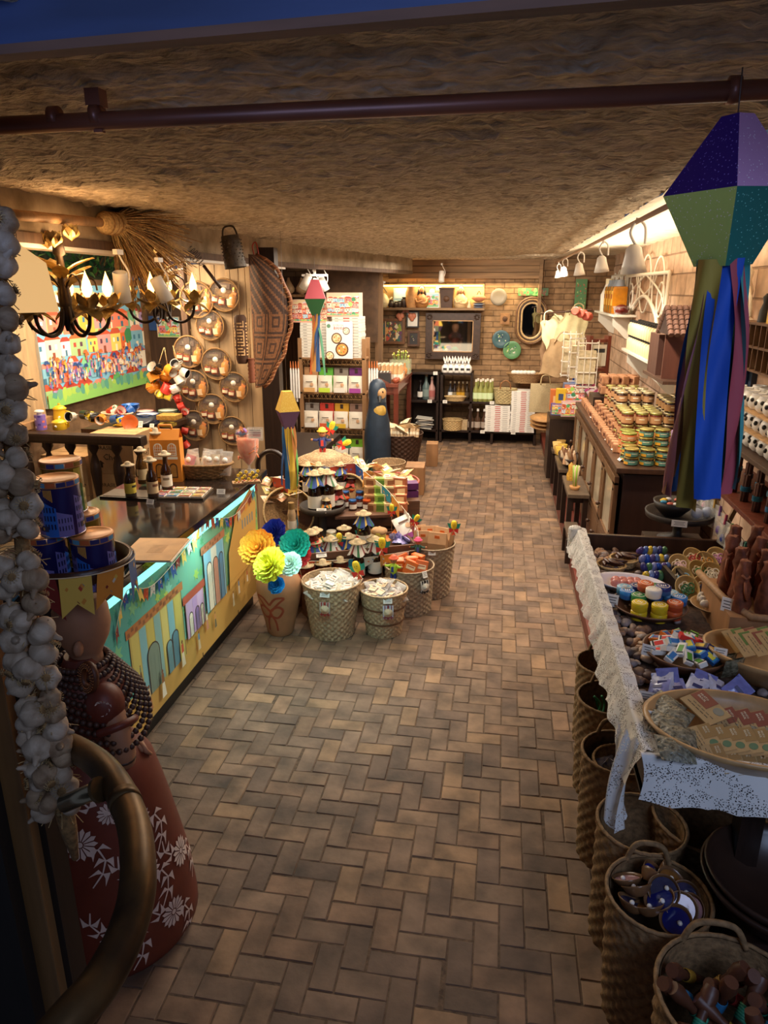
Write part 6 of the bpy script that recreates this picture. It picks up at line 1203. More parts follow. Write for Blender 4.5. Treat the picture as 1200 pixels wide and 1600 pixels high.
for py0,py1,c,lb,fr in((456,471,'#3a4038','little dark framed picture, topmost of the column beside the bookshelf','#2a221c'),(472,487,'#b5363a','little red picture in white frame, second of the column','#e0d6c8'),(487,504,'#c23a3a','red and white figure picture in white frame, third of the column','#e0d6c8'),(504,529,'#8ab03a','green picture in light wood frame, lowest of the column','#b5804a')):
 a,c_=Yp(567,py1,9.6),Yp(583 if py0<500 else 583,py0,9.6);w_=c_.x-a.x;h_=c_.z-a.z
 def inn(b,z_,c=c,w_=w_,h_=h_):
  if c=='#c23a3a':b.poly([(-w_*.3,-h_*.3),(w_*.3,-h_*.3),(w_*.3,-h_*.05)],paint('#f0e8dc'),.002,T(z=z_));b.poly([(-w_*.3,h_*.1),(0,h_*.3),(-w_*.3,h_*.32)],paint('#f0e8dc'),.002,T(z=z_))
 framed('framed_picture',lb,'picture',FM(((a.x+c_.x)/2,9.62,(a.z+c_.z)/2)),w_,h_,paint(fr),paint(c),.018,inner=inn)
# ---- niche shelf with figures
a,c_=Yp(590,482,YB_),Yp(757,443,YB_);NX0,NX1,NZ0,NZ1=a.x,c_.x,a.z,c_.z
t=thing('niche_shelf','long glowing recessed wall shelf with figurines above the mirror','shelf',(0,0,0));b=B();b.box(((NX0+NX1)/2,10.26,NZ0),(NX1-NX0+.04,.26,.03),mat('#8a6a48',.7,'wood',scale=20,stretch=(.1,1,1)));b.build('board',t);b=B();b.box((NX0,10.26,(NZ0+NZ1)/2),(.02,.26,NZ1-NZ0),SID);b.build('side_panel',t);b=B();b.box(((NX0+NX1)/2,10.375,(NZ0+NZ1)/2),(NX1-NX0,.02,NZ1-NZ0-.02),mat('#d9b070',.8,var=.15,scale=10));b.build('back_panel',t);b=B();b.box(((NX0+NX1)/2,10.34,NZ1-.03),(NX1-NX0-.05,.02,.012),mat('#ffd890',.5,'flat',emit=5));b.build('light_strip',t)
nz=NZ0+.016
def nx(px):return Yp(px,470,10.24).x
def NT(nm,lb,cat,px):return thing(nm,lb,cat,(nx(px),10.25,nz),group=None)
t=NT('coffee_pot','white teapot with looped handle at the left end of the niche','teapot',599);b=B();b.lathe([(.05,0),(.085,.05),(.08,.11),(.05,.16),(.02,.19)],paint('#d9c9a0',.4),n=20);b.build('body',t);b=B();b.tube(spline([(-.06,0,.12),(-.02,0,.27),(.05,0,.2)],6),.008,paint('#8a7a5a'),6);b.tube([(.06,0,.08),(.12,0,.14)],.01,paint('#d9c9a0'),6);b.build('handle',t)
t=NT('standing_picture','pale blue seascape picture standing in the niche','picture',626);b=B();b.box((0,.05,.13),(.22,.012,.26),paint('#a8c9d4'));b.box((0,.043,.06),(.2,.003,.06),paint('#e6dcc0'));b.box((0,.043,.17),(.2,.003,.1),paint('#cfe0e2'));b.build('panel',t)
for k,px in enumerate((611,619,624,631)):
 t=NT('clay_pot','small black clay pot, %s from left in the niche'%ORD[k],'pot',px);t['group']='black clay pots';b=B();h_=(.10,.08,.09,.14)[k];b.lathe([(.03,0),(.05,h_*.4),(.04,h_*.75),(.02,h_*.85),(.03,h_)],paint('#2f2018',.5),n=16);b.build('pot',t)
t=NT('terracotta_jar','big terracotta jar between the blue picture and the bearded bust','jar',643);b=B();b.lathe([(.07,0),(.085,.08),(.085,.2),(.07,.25),(.075,.28)],mat('#c9935a',.7,var=.2),n=20);b.build('body',t)
def bust(px,lb,robe,hair,skin,s_=1):
 t=thing('saint_bust',lb,'bust',(nx(px),10.24,nz),s=s_);b=B();b.lathe([(.07,0),(.10,.04),(.10,.1),(.06,.16),(.025,.19),(.025,.21)],paint(robe),n=24);b.build('robe',t);b=B();b.ball((0,-.01,.235),(.035,.037,.05),paint(skin),18);b.ball((0,-.048,.23),(.006,.01,.01),paint(skin),8)
 for s2 in(-1,1):b.ball((.013*s2,-.043,.243),.004,BLACK,6)
 b.tube([(-.012,-.045,.212),(0,-.047,.21),(.012,-.045,.212)],.0025,paint('#8a3a2a'),5);b.build('head',t);b=B();b.ball((0,.008,.25),(.043,.042,.052),paint(hair),16,fn=lambda d:1 if d.y>-.3 or d.z>.55 else .6)
 for s2 in(-1,1):b.tube([(.035*s2,0,.25),(.045*s2,-.005,.19),(.05*s2,-.01,.13)],[.018,.018,.01],paint(hair),8)
 b.ball((0,-.028,.2),(.022,.016,.022),paint(hair),8);b.build('hair',t);b=B();b.tube(spline([(-.08,-.03,.12),(-.05,-.09,.07),(.02,-.10,.09)],4),.018,paint(robe),8);b.tube(spline([(.08,-.03,.12),(.06,-.09,.06),(-.01,-.10,.07)],4),.018,paint(robe),8);b.build('arms',t);return t
bust(659,'dark haired bearded saint bust in brown robe in the niche','#a8703c','#2a1a10','#c9935f',1.0);bust(720,'sitting pale wooden figure with hood at the right of the niche','#c9a878','#8a5a30','#d9b080',1.0)
t=NT('standing_picture','white and orange patterned picture beside the big dark pot','picture',676);b=B();b.box((0,-.02,.10),(.18,.012,.20),paint('#cfd9dc'));town(b,Matrix(((1,0,0,-.08),(0,0,-1,-.0265),(0,1,0,.01),(0,0,0,1))),.16,.17,71,rows=3,trees=1);b.build('panel',t)
t=NT('plaster_head','pale plaster child heads behind the patterned picture','sculpture',681);b=B();b.ball((-.06,.06,.2),.05,paint('#d9c09a'),14);b.ball((.03,.06,.24),(.045,.045,.055),paint('#d9c09a'),14);b.lathe([(.07,0),(.06,.1),(.03,.19)],paint('#d9c09a'),T(.03,.06,0),14);b.lathe([(.05,0),(.03,.16)],paint('#d9c09a'),T(-.06,.06,0),14);b.build('heads',t)
t=NT('square_planter','dark square tapered planter with scrolled rim in the niche','planter',698);b=B();b.box((0,0,.12),(.15,.15,.24),mat('#4a3020',.6,var=.2),taper=1.25);b.box((0,0,.255),(.21,.21,.025),mat('#4a3020',.6,var=.2),bev=.008);b.lathe([(0,.003),(.04,.003),(.04,0)],mat('#5a3c28',.6),T(0,-.092,.12,rx=R_(98)),16);b.build('planter',t)
t=NT('dish_stack','stack of blue dishes topped by a terracotta bowl at the right end of the niche','dishes',748);b=B()
for k in range(4):b.lathe([(.05,.018*k),(.09,.018*k+.015),(.05,.018*k+.008)],paint(['#5a6a8a','#2a2a3a','#8a9ab0','#3a3a4a'][k]),n=20)
b.build('plates',t);b=B();b.lathe([(.04,.08),(.1,.12),(.09,.15),(.03,.17)],mat('#b5704a',.6,var=.2),n=20);b.tube(spline([(-.03,0,.16),(0,0,.22),(.03,0,.16)],4),.006,BLACK,6);b.build('bowl',t)
t=NT('shell_figure','small pale figurine beside the sitting wooden figure','figurine',733);b=B();b.lathe([(.03,0),(.035,.03),(.015,.06),(.02,.08),(0,.1)],paint('#d9c09a'),n=12);b.build('figure',t)
# ---- pictures and mirrors on the back wall
def onwall(px0,py0,px1,py1,y_=10.33):a,c=Yp(px0,py1,y_),Yp(px1,py0,y_);return(a.x+c.x)/2,(a.z+c.z)/2,c.x-a.x,c.z-a.z
MIR=mat('#d9dcdc',.03,'flat',metal=1)
x,z_,w_,h_=onwall(588,498,633,537)
def abstract(b,w_,h_,z0,seed,n=40,cols=('#8a9a3a','#c2503a','#4a5a6a','#e0a05a','#d9c9a0','#6a3a5a','#3a6a5a')):
 r=random.Random(seed)
 for k in range(n):
  cx,cy=r.uniform(-.42,.42)*w_,r.uniform(-.42,.42)*h_;s_=r.uniform(.04,.11)*w_;a0=r.uniform(0,3);b.poly([(max(-w_/2,min(w_/2,cx+s_*math.cos(a0+i)*(1 if i%2 else .4))),max(-h_/2,min(h_/2,cy+s_*math.sin(a0+i))))for i in range(6)],paint(r.choice(cols)),.0006,T(z=z0+.00012*k))
framed('framed_picture','wide wooden framed picture of leaves and fruit left of the big mirror','picture',FM((x,10.33,z_)),w_,h_,mat('#7a4e2c',.5),paint('#5a4a3a'),.035,inner=lambda b,z0:(abstract(b,w_-.07,h_-.07,z0,4,70),b.box((-w_*.17,0,z0+.01),(.015,h_-.07,.006),paint('#c9a070'))))
x,z_,w_,h_=onwall(635,486,655,512);framed('framed_picture','black framed white sheet of writing above the small picture','picture',FM((x,10.33,z_)),w_,h_,BLACK,paint('#e2dccf'),.02,inner=lambda b,z0:[b.box((0,.08-.025*k,z0),(.08,.006,.001),paint('#9a948a'))for k in range(4)])
x,z_,w_,h_=onwall(637,517,656,541);framed('framed_picture','small dark picture in brown frame below the white sheet','picture',FM((x,10.33,z_)),w_,h_,mat('#5a3820',.5),paint('#2f2a2a'),.03,inner=lambda b,z0:abstract(b,.08,.1,z0,8,8))
t=thing('star_garland','garland of copper star and hearts hanging above the pictures','ornament',Yp(634,482,10.3));b=B();b.poly([(.10*(1 if i%2==0 else .45)*math.cos(PI/2+PI*i/5),.10*(1 if i%2==0 else .45)*math.sin(PI/2+PI*i/5))for i in range(10)],paint('#8a4a30'),.01,Matrix(((1,0,0,0),(0,0,-1,0),(0,1,0,0),(0,0,0,1))));b.build('star',t)
for s_ in(-.08,.09):b=B();b.ball((s_-.02,0,-.1),(.04,.02,.04),paint('#c97a5a'),10);b.ball((s_+.02,0,-.1),(.04,.02,.04),paint('#c97a5a'),10);b.ball((s_,0,-.13),(.035,.018,.045),paint('#c97a5a'),10);b.build('heart',t)
x,z_,w_,h_=onwall(665,489,752,560);MW=mat('#3f281a',.5,'wood',scale=20,var=.4)
def carve(b,z0):
 pass
t=framed('wall_mirror','large rectangular mirror in a wide dark carved wooden frame','mirror',FM((x,10.31,z_)),w_,h_,MW,MIR,.10,d=.05);b=B()
for sx in(-1,1):
 for sy in(-1,1):
  for k in range(7):a=k*.9;b.ball((sx*(w_/2-.055)+.028*math.cos(a),sy*(h_/2-.055)+.028*math.sin(a),.052),(.018,.012,.01),MW,8)
b.build('carved_corners',t);b=B()
for(cx,cy,a_,c__)in((0,h_/2-.105,w_-.2,.012),(0,-h_/2+.105,w_-.2,.012),(-w_/2+.105,0,.012,h_-.2),(w_/2-.105,0,.012,h_-.2)):b.box((cx,cy,.035),(a_,c__,.03),mat('#b58a5a',.5))
b.build('inner_fillet',t)
x,z_,w_,h_=onwall(803,463,858,538);t=thing('oval_mirror','pill shaped mirror in a ridged brown and gold frame','mirror');t.matrix_world=FM((x,10.32,z_))
def pill(w_,h_,n=12):r_=w_/2;q=h_/2-r_;return[(r_*math.cos(a),q+r_*math.sin(a))for a in[PI*i/n for i in range(n+1)]]+[(r_*math.cos(a),-q+r_*math.sin(a))for a in[PI+PI*i/n for i in range(n+1)]]
b=B()
for k in range(4):pp=pill(w_-.045*k-.03,h_-.045*k-.03);b.tube([(x_,y_,.03-.005*k)for x_,y_ in pp],.016,mat(['#6a4a30','#b08a5a','#3f281a','#c9a878'][k],.4),8,closed=True)
b.build('frame',t);b=B();b.poly(pill(w_-.17,h_-.17),MIR,.01);b.build('glass',t)
for(px,py,R_px,lb,c,sd)in((779,464,12,'plain grey round plate on the back wall, upper left of the pill mirror','#665c50',None),(783,530,13,'blue green patterned plate on the back wall, upper of two','#3a5a60',5),(800,547,13,'green and white leaf plate on the back wall, lower of two','#5a8a5a',6)):
 p=Yp(px,py,10.33);t=thing('wall_plate',lb,'plate');t.matrix_world=FM(p);k_=R_px*.0096;b=B();b.lathe([(k_*.6,0),(k_,.02),(k_*.97,.024),(k_*.6,.008),(0,.007)],paint(c,.4),n=32,cap=False)
 if sd:abstract(b,k_*1.3,k_*1.3,.012,sd,16,('#d9d4c4','#2f6a5a','#8ab04a','#c9c9b0','#1f3a4a'))
 b.build('plate',t)
p=Yp(789,498,10.33);t=thing('carved_tile','small square carved relief tile on the back wall','tile');t.matrix_world=FM(p);b=B();b.box((0,0,.012),(.13,.15,.024),mat('#9a6f48',.8),bev=.004);b.ball((0,0,.03),(.035,.04,.02),mat('#5a3c28',.8),10);b.build('tile',t)
x,z_,w_,h_=onwall(809,450,857,462);t=thing('painted_board','narrow horizontal board painted with green leaves above the pill mirror','picture');t.matrix_world=FM((x,10.33,z_));b=B();b.box((0,0,.01),(w_,h_,.02),paint('#4a6a3a'));abstract(b,w_,h_,.021,9,30,('#3a8a4a','#b58a4a','#8a5a3a','#6fae5a'));b.build('board',t)
x,z_,w_,h_=onwall(896,436,918,490);t=thing('painted_board','tall upright board painted with green scrolls right of the mirror','picture');t.matrix_world=FM((x,10.33,z_));b=B();b.box((0,0,.01),(w_,h_,.02),paint('#4f7a4a'));abstract(b,w_,h_,.021,10,30,('#3a8a4a','#c2604a','#8a5a3a','#8fae6a'));b.build('board',t)
# ---- dark shelves under the mirror
def unit(name,label,x0,x1,zs,dep=.34,y1=10.28,posts=None,topz=None):
 t=thing(name,label,'shelf',((x0+x1)/2,y1,0));w_=x1-x0
 for z_,(u0,u1)in zs:b=B();b.box((((u0+u1)/2-.5)*w_,-dep/2,z_-.015),((u1-u0)*w_,dep,.03),DWOOD,bev=.003);b.build('shelf_board',t)
 for u,h_ in posts:b=B();b.box(((u-.5)*w_,-dep/2,h_/2),(.035,dep,h_),DWOOD,bev=.003);b.build('side_board',t)
 b=B();b.box((0,-.01,.55 if not topz else topz/2),(w_,.02,topz or 1.05),mat('#33241a',.8));b.build('back_board',t);return t
zt=Yp(715,582,10.0).z;zm=Yp(715,626,10.0).z;zl=Yp(715,671,10.0).z
a=Yp(689,600,10.0).x;c=Yp(842,600,10.0).x;w1=c-a
f1=(Yp(737,600,10).x-a)/w1;f2=(Yp(772,600,10).x-a)/w1
unit('display_shelf','dark low shelf unit stepping down to the right below the mirror',a,c,((zt,(0,f1)),(zm,(0,f2)),(zl,(0,1))),posts=((.01,zt),(f1,zt),(f2,zm),(.99,zl)),topz=zl)
a2=Yp(640,600,10.0).x;unit('display_shelf','dark shelf unit with bottles left of the stepped shelf',a2,a-.03,((zt,(0,1)),(zm,(0,1)),(zl,(0,1))),posts=((.02,zt),(.98,zt)),topz=zt)
def pos(px,z_,y_=10.05):return V(Yp(px,600,y_).x,y_,z_+.001)
wb=[]
BP=[(.035,0),(.038,.005),(.038,.14),(.015,.19),(.013,.25)]
def vbottle(nm,lb,p,body,cap,lab,s_=1,sz=1,grp=None,pr=BP):
 t=thing(nm,lb,'bottle',p,group=grp,s=(s_,s_,s_*sz));b=B();b.lathe(pr,mat(body,.1,'flat'),n=18);b.build('bottle',t);b=B();m=pr[2];b.lathe([(m[0]+.001,m[1]*.25),(m[0]+.001,m[1]*.8)],paint(lab),n=18,cap=False);b.build('paper_label',t);b=B();b.cyl(pr[-1][0]*1.15,.03,paint(cap),T(z=pr[-1][1]-.005));b.build('cap',t);return t
# white bottles with ribbons on the unit top
SWL=B();t0=thing('ribbon_bottle','','bottle');SWL.lathe([(.04,0),(.05,.02),(.048,.08),(.015,.12),(.012,.16)],paint('#efeae2',.3),n=18);SWL.build('bottle',t0);b=B();b.box((0,-.05,.05),(.05,.003,.03),paint('#2a2826'));b.tube([(-.02,-.02,.13),(0,-.025,.12),(.02,-.02,.13)],.004,paint('#2a2826'),6);b.build('ribbon',t0);b=B()
for s_ in(-1,1):b.lathe([(.008,0),(.014,.03),(.0,.07)],paint('#f2ede4'),T(.01*s_,0,.15,ry=.2*s_),8)
b.build('rabbit_ears',t0);M_=Multi(t0)
for k in range(9):M_.put(pos(695+(k%5)*9+(4 if k>4 else 0),zt,9.98+.12*(k//5)),0,'white bottle with pointed top, %s from left, %s row on the shelf'%(ORD[k%5],'front' if k<5 else 'back'),group='white bottles on the shelf top')
for k in range(8):vbottle('liqueur_bottle','bottle with pale green label, %s from left, %s row'%(ORD[k%4],'front' if k<4 else 'back'),pos(744+(k%4)*7.5+(3 if k>3 else 0),zm,9.98+.12*(k//4)),'#8a8a4a','#e9dcc8','#c9d9a8',1.1,1,'green labelled bottles')
for k in range(5):vbottle('liqueur_bottle','dark bottle, %s from left in the upper cubby'%ORD[k],pos(704+6.5*k,zm,10.15),['#3a3a40','#2a2020','#6a4a1a','#6a4a1a','#3a2a1a'][k],'#c9b89a',['#e9e6e0','#8a7a5a','#c9962a','#c9962a','#5a4a3a'][k],.9,1,'cubby bottles')
for k in range(4):vbottle('square_bottle','brown square spirit bottle, %s from left on the bottom shelf'%ORD[k],pos(738+10.5*k if k<3 else 735,zl,10.0 if k<3 else 10.18),'#4a3426','#d9d4cc','#a8988a',1.15,.95,'square spirit bottles')
for k,(px,c,cp,lb_,s_)in enumerate(((657,'#1a1618','#1a1618','#e9e2d6',1.1),(666,'#5a6a68','#8a7a5a','#7a8a84',1.45),(675,'#b58a80','#c9a890','#a8605a',1.3))):vbottle('liqueur_bottle',['black wine bottle with white label','big blue grey jug with cork','rosy ceramic bottle'][k]+' in the left shelf unit',pos(px,zm,10.05),c,cp,lb_,s_,.9)
t=thing('bread_basket','low pale woven basket in the upper cubby of the stepped shelf','basket',pos(712,zm,9.98));b=B();basket(b,.15,.12,.06,30,5,STRAW,.003,T(s=(1,.6,1)));b.build('weave',t)
t=thing('bread_basket','round woven basket on the bottom shelf below the bottles','basket',pos(709,zl,10.0));b=B();basket(b,.14,.13,.14,34,8,STRAW,.004);b.build('weave',t);
b=B();b.box((0,0,.07),(.08,.06,.14),mat('#b59a74',.8));tag(b.build('kraft_packet',None,pos(728,zl,10.0)),'small tan packet beside the round basket on the bottom shelf','packet')
t=thing('handled_basket','pale straw basket with arched brown handle on the recipe books','basket',pos(790,zm-.02,10.0));b=B();basket(b,.16,.13,.2,30,10,mat('#b5a070',.8,var=.4,scale=60,bump=.5),.005,T(s=(1,.7,1)));b.build('weave',t);b=B();b.tube(spline([(-.07,-.09,.19),(-.06,-.09,.28),(0,-.09,.32),(.06,-.09,.28),(.07,-.09,.19)],5),.009,paint('#8a5a30'),7);b.build('handle',t)
n_=int((zm-zl)/.026);bookstack(pos(780,0).x,10.04,zl,n_-1,.34,.26,.026,'white recipe book, %s of the left floor pile at the back','recipe books, left pile on the low shelf',spine='#e6e0d6');bookstack(pos(819,0).x,10.04,zl,22,.33,.26,.026,'white recipe book, %s of the right floor pile at the back','recipe books, right pile on the low shelf',spine='#e6e0d6')
t=thing('bread_basket','wide brown wall basket of cloth rolls above the right book pile','basket',Yp(820,598,10.15));b=B();basket(b,.26,.16,.13,40,8,mat('#a8845a',.8,var=.4,scale=60),.004,T(s=(1,.6,1)));b.build('weave',t);b=B()
for k in range(6):b.ball((-.15+.05*k,0,.14),(.05,.04,.03),paint('#ece6da'),8)
b.build('cloth_rolls',t)
for px,z_,lb in((680,zt,'white price card on the left unit beside the white bottles'),(672,zm,'white price card under the rosy ceramic bottle'),(696,zm,'white price card at the upper cubby corner'),(770,zm,'white price card below the green labelled bottles'),(757,zl,'white price card below the square bottles'),(806,zl,'white price card between the two white book piles')):card('price_card',lb,pos(px,z_-.03,9.92),.06,.045,0,0)
# magazines in left unit
for k in range(7):b=B();b.box((0,0,0),(.22,.2,.012),paint(['#d9d2c4','#8a8a8a','#c9c0b0'][k%3]));tag(b.build('magazine',None,pos(664,zl+.02+.022*k,10.0),(0,.1-.05*(k%3),.2*(k%3))),'grey magazine, %s from the bottom of the pile in the left unit'%ORD[k],'magazine','magazines in the left unit')
# ---- tall table of jars, dark red legs
TZ=1.02;q0=Zp(655,585,TZ);q1=Zp(597,625,TZ)
t=thing('tall_table','tall red brown table crowded with jars near the penguin','table',(-1.37,9.0,0));b=B();b.box((0,0,TZ-.02),(.36,1.3,.04),RWOOD,bev=.004);b.build('top',t);b=B();b.box((0,0,TZ-.09),(.30,1.15,.10),RWOOD);b.build('apron',t)
TX=t.location.x
for sx in(-1,1):
 for sy in(-1,1):b=B();b.box((sx*.145,sy*.60,(TZ-.04)/2),(.055,.055,TZ-.04),mat('#6a2a18',.45,'wood',scale=30,var=.3));b.build('leg',t)
sj=Multi(simplejar('',(0,0,0),1,'#c9b08a','#e2dcc8','honey_jar','#d9a070'))
for k in range(14):
 r_,c_=divmod(k,5);sj.put(V(TX-.15+.072*c_,8.85+.09*r_,TZ+.001),0,'pale lidded honey jar, %s from left in the %s row on the tall table'%(ORD[c_],['near','middle','far'][r_]),sc=1.0,group='honey jars on the tall table')
for k in range(9):r_,c_=divmod(k,5);sj.put(V(TX-.15+.072*c_,8.85+.09*r_,TZ+.095),0,'pale lidded honey jar stacked on the second layer, %s from left, %s row'%(ORD[c_],['near','far'][r_]),group='honey jars on the tall table')
vb=Multi(vbottle('corked_vial','',(0,0,0),'#c9a070','#efe2c0','#f0e6d2',.62,.85))
for k in range(15):r_,c_=divmod(k,5);vb.put(V(TX-.06+.052*c_,8.60+.08*r_,TZ+.001),0,'little corked bottle, %s from left in the %s row on the tall table'%(ORD[c_],['near','middle','far'][r_]),sc=(.8,.8,.75),group='corked bottles on the tall table')
b=B();b.box((0,0,.06),(.24,.22,.12),mat('#7a4a3a',.5));b.box((0,-.001,.122),(.2,.18,.004),paint('#2a2624'))
for k in range(5):b.box((-.08+.04*k,0,.126),(.012,.18,.002),paint('#cfc8bc'))
b.poly([(-.12,.12),(.12,.12),(.12,0)],paint('#2f2a2a'),.001,Matrix(((1,0,0,0),(0,0,-1,-.1105),(0,1,0,0),(0,0,0,1))));tag(b.build('magnet_box',None,(TX-.05,8.48,TZ+.001),(0,0,.1)),'brown and black open display box at the near end of the tall table','box')
for k in range(4):b=B();b.lathe([(.02,0),(.04,.03),(.03,.05),(.015,.05)],mat('#9a4a2c',.6,var=.2),n=14);tag(b.build('clay_pot',None,V(TX+.13,8.45+.07*k*0+.05*k-.02,TZ+.001)),'tiny red clay pot, %s from the near end along the tall table edge'%ORD[k],'pot','tiny red clay pots on the tall table')
for k in range(5):b=B();b.ball((0,0,.06),(.035,.035,.055),mat('#c9854a',.6,var=.2),12);b.lathe([(.015,.1),(.01,.16)],mat('#c9854a',.6),n=10);tag(b.build('small_gourd',None,V(TX-.15+.072*k,9.2,TZ+.001)),'small orange gourd, %s from left at the back of the tall table'%ORD[k],'gourd','small gourds on the tall table')
t=thing('glass_terrarium','clear box of yellow green sprigs at the far end of the tall table','display box',(TX+.05,9.45,TZ+.001));b=B();b.box((0,0,.09),(.26,.2,.18),mat('#dfe6c8',.05,'glass',alpha=.35));b.build('glass_box',t);b=B();r=random.Random(2)
for k in range(60):d=V(r.uniform(-.12,.12),r.uniform(-.09,.09),r.uniform(.03,.3));b.tube([(d.x*.5,d.y*.5,.01),d],.003,paint('#8a9a4a'),4);b.ball(d,.012,paint(r.choice(['#d9d04a','#9fbf4a','#e9e0a0'])),5)
b.build('sprigs',t)
# penguin sculpture
p=Yp(590,700,7.75);t=thing('penguin_sculpture','tall dark blue carved wooden penguin with yellow chest beside the bookshelf','sculpture',(p.x,7.75,0));PBL=mat('#2a3848',.45,var=.3,scale=10);b=B();b.lathe([(.13,0),(.15,.2),(.15,.5),(.135,.68),(.105,.82),(.095,.92),(.10,1.02),(.085,1.10),(.05,1.14),(0,1.155)],PBL,n=32,cap=False);b.build('body',t);b=B();b.ball((.02,-.045,.80),(.085,.07,.10),mat('#c9a24a',.5,var=.2),18);b.build('yellow_chest',t);b=B();b.ball((.045,-.04,1.0),(.06,.065,.07),mat('#b58a5a',.5,var=.2),16);b.ball((.075,-.092,1.02),.01,BLACK,8);b.build('cheek',t);b=B();b.lathe([(.025,0),(.012,.05),(0,.09)],paint('#2a2a2a'),AX((.04,-.10,.96),(.2,-1,-.5)),12);b.build('beak',t)
t=thing('potted_fern','spiky dark green agave plant on the floor in front of the penguin','plant',(-1.42,7.15,0));b=B();
for k in range(26):
 a=k*2.4;e=.35+.9*(k/26);L=.34;d=V(math.cos(a)*math.cos(e),math.sin(a)*math.cos(e),math.sin(e));sd=V(-math.sin(a),math.cos(a),0);b.grid(lambda u,v:tuple(V(0,0,.1)+d*(L*v)+sd*((u-.5)*.06*(1-v)**.7)+V(0,0,-.06*v*v+.02*abs(u-.5))),4,6,mat('#2f4a2c',.5,var=.4,scale=10))
b.build('leaves',t);b=B();b.lathe([(.09,0),(.12,.12),(.10,.12)],mat('#5a3020',.7),n=20);b.build('pot',t)
# left gap table: magazines, pots, chair arch
p=Yp(420,645,7.3);b=B();b.box((0,0,-.03),(.5,.5,.05),DWOOD);
for sx in(-1,1):
 for sy in(-1,1):b.box((sx*.22,sy*.22,-p.z/2-.02),(.05,.05,p.z-.06),DWOOD)
tag(b.build('side_table',None,p),'dark small table of yellow and blue leaflets beside the post','table')
for k in range(10):b=B();b.box((0,0,0),(.10,.14,.012),mat(['#e3c23a','#c9d9e0','#5a5aa0','#e9836a'][k%4],.5,var=.2));b.box((0,0,.0065),(.07,.05,.001),paint(['#3a5aa8','#e3c23a'][k%2]));tag(b.build('leaflet',None,p+V(-.16+.08*(k%5),-.1+.14*(k//5),.04),(R_(35),0,.3)),'coloured leaflet, %s from left in the %s row on the small dark table'%(ORD[k%5],['near','far'][k//5]),'leaflet','leaflets on the small dark table')
t=thing('clay_bowl','green glazed clay bowl on the floor left of the small lantern ribbons','bowl',Yp(428,697,6.5));b=B();b.lathe([(.05,0),(.085,.05),(.07,.10),(.08,.11)],mat('#3a5a3a',.3),n=20);b.build('bowl',t)
t=thing('clay_bowl','terracotta clay bowl behind the green glazed bowl','bowl',Yp(432,688,6.8));b=B();b.lathe([(.05,0),(.09,.04),(.08,.08),(.09,.09)],mat('#a8603c',.6),n=20);b.build('bowl',t)
b=B();q=Yp(430,725,5.6);b.box((0,0,-.03),(.5,1.2,.05),DWOOD);b.box((0,.4,-q.z/2-.03),(.4,.06,q.z-.06),DWOOD);b.box((0,-.4,-q.z/2-.03),(.4,.06,q.z-.06),DWOOD);o=b.build('low_table',None,(q.x,6.4,q.z));tag(o,'low dark table with clay bowls between the post and the bookshelf','table')
t=thing('bentwood_arch','dark curved wooden loop beside the counter end','chair back',Yp(425,735,5.0));b=B();b.tube(spline([(-.10,0,-.1),(-.10,0,.08),(0,0,.15),(.10,0,.08),(.10,0,-.1)],8),.018,DWOOD,10);b.build('hoop',t)
# ================================================================== RIGHT SIDE
WX=1.37
# ---- glazed sideboard cabinet
CBX0,CBX1,CY0,CY1,CZ1=.77,1.33,4.62,7.45,1.0
CW_=mat('#4a3020',.4,'wood',scale=30,var=.4);CW2=mat('#6a4a30',.4,'wood',scale=30,var=.35)
t=thing('sideboard_cabinet','long dark wooden sideboard with glazed doors and knobbed drawers on the red plinth','cabinet',((CBX0+CBX1)/2,(CY0+CY1)/2,.1));LW,LL=CBX1-CBX0,CY1-CY0
b=B();b.box((.02,0,.43),(LW-.05,LL-.04,.84),mat('#33201a',.4,'wood',scale=20,var=.35));b.build('body',t);b=B();b.box((0,0,.88),(LW+.02,LL+.02,.035),CW_,bev=.005);b.build('top',t)
nd=5;dw=(LL-.06)/nd
for k in range(nd):
 y=-LL/2+.03+dw*(k+.5);fx=-LW/2+.005
 t2=B()
 for(cy,cz,sy,sz)in((0,.80,dw-.01,.06),(0,.36,dw-.01,.06),(-dw/2+.04,.58,.07,.42),(dw/2-.04,.58,.07,.42)):t2.box((fx,y+cy,cz),(.03,sy,sz),CW2,bev=.003)
 d=t2.build('door',t);g=B();g.box((fx+.004,y,.58),(.006,dw-.13,.38),mat('#b5a890',.15,var=.2,scale=8,bump=0));g.build('pane',d);g=B();g.ball((fx-.035,y+dw/2-.04,.5),.016,CW_,12);g.cyl(.007,.03,CW_,AX((fx-.03,y+dw/2-.04,.5),(1,0,0)),8);g.build('knob',d)
 g=B()
 for z_ in(.45,.74):g.box((fx-.017,y-dw/2+.03,z_),(.004,.022,.014),IRON)
 g.build('hinge',d)
 t2=B();t2.box((fx,y,.20),(.03,dw-.012,.24),CW2,bev=.004);dr=t2.build('drawer',t)
 for s_ in(-1,1):g=B();g.ball((fx-.035,y+s_*dw*.25,.22),.016,CW_,12);g.cyl(.007,.03,CW_,AX((fx-.03,y+s_*dw*.25,.22),(1,0,0)),8);g.build('knob',dr)
JZ=CZ1-.001
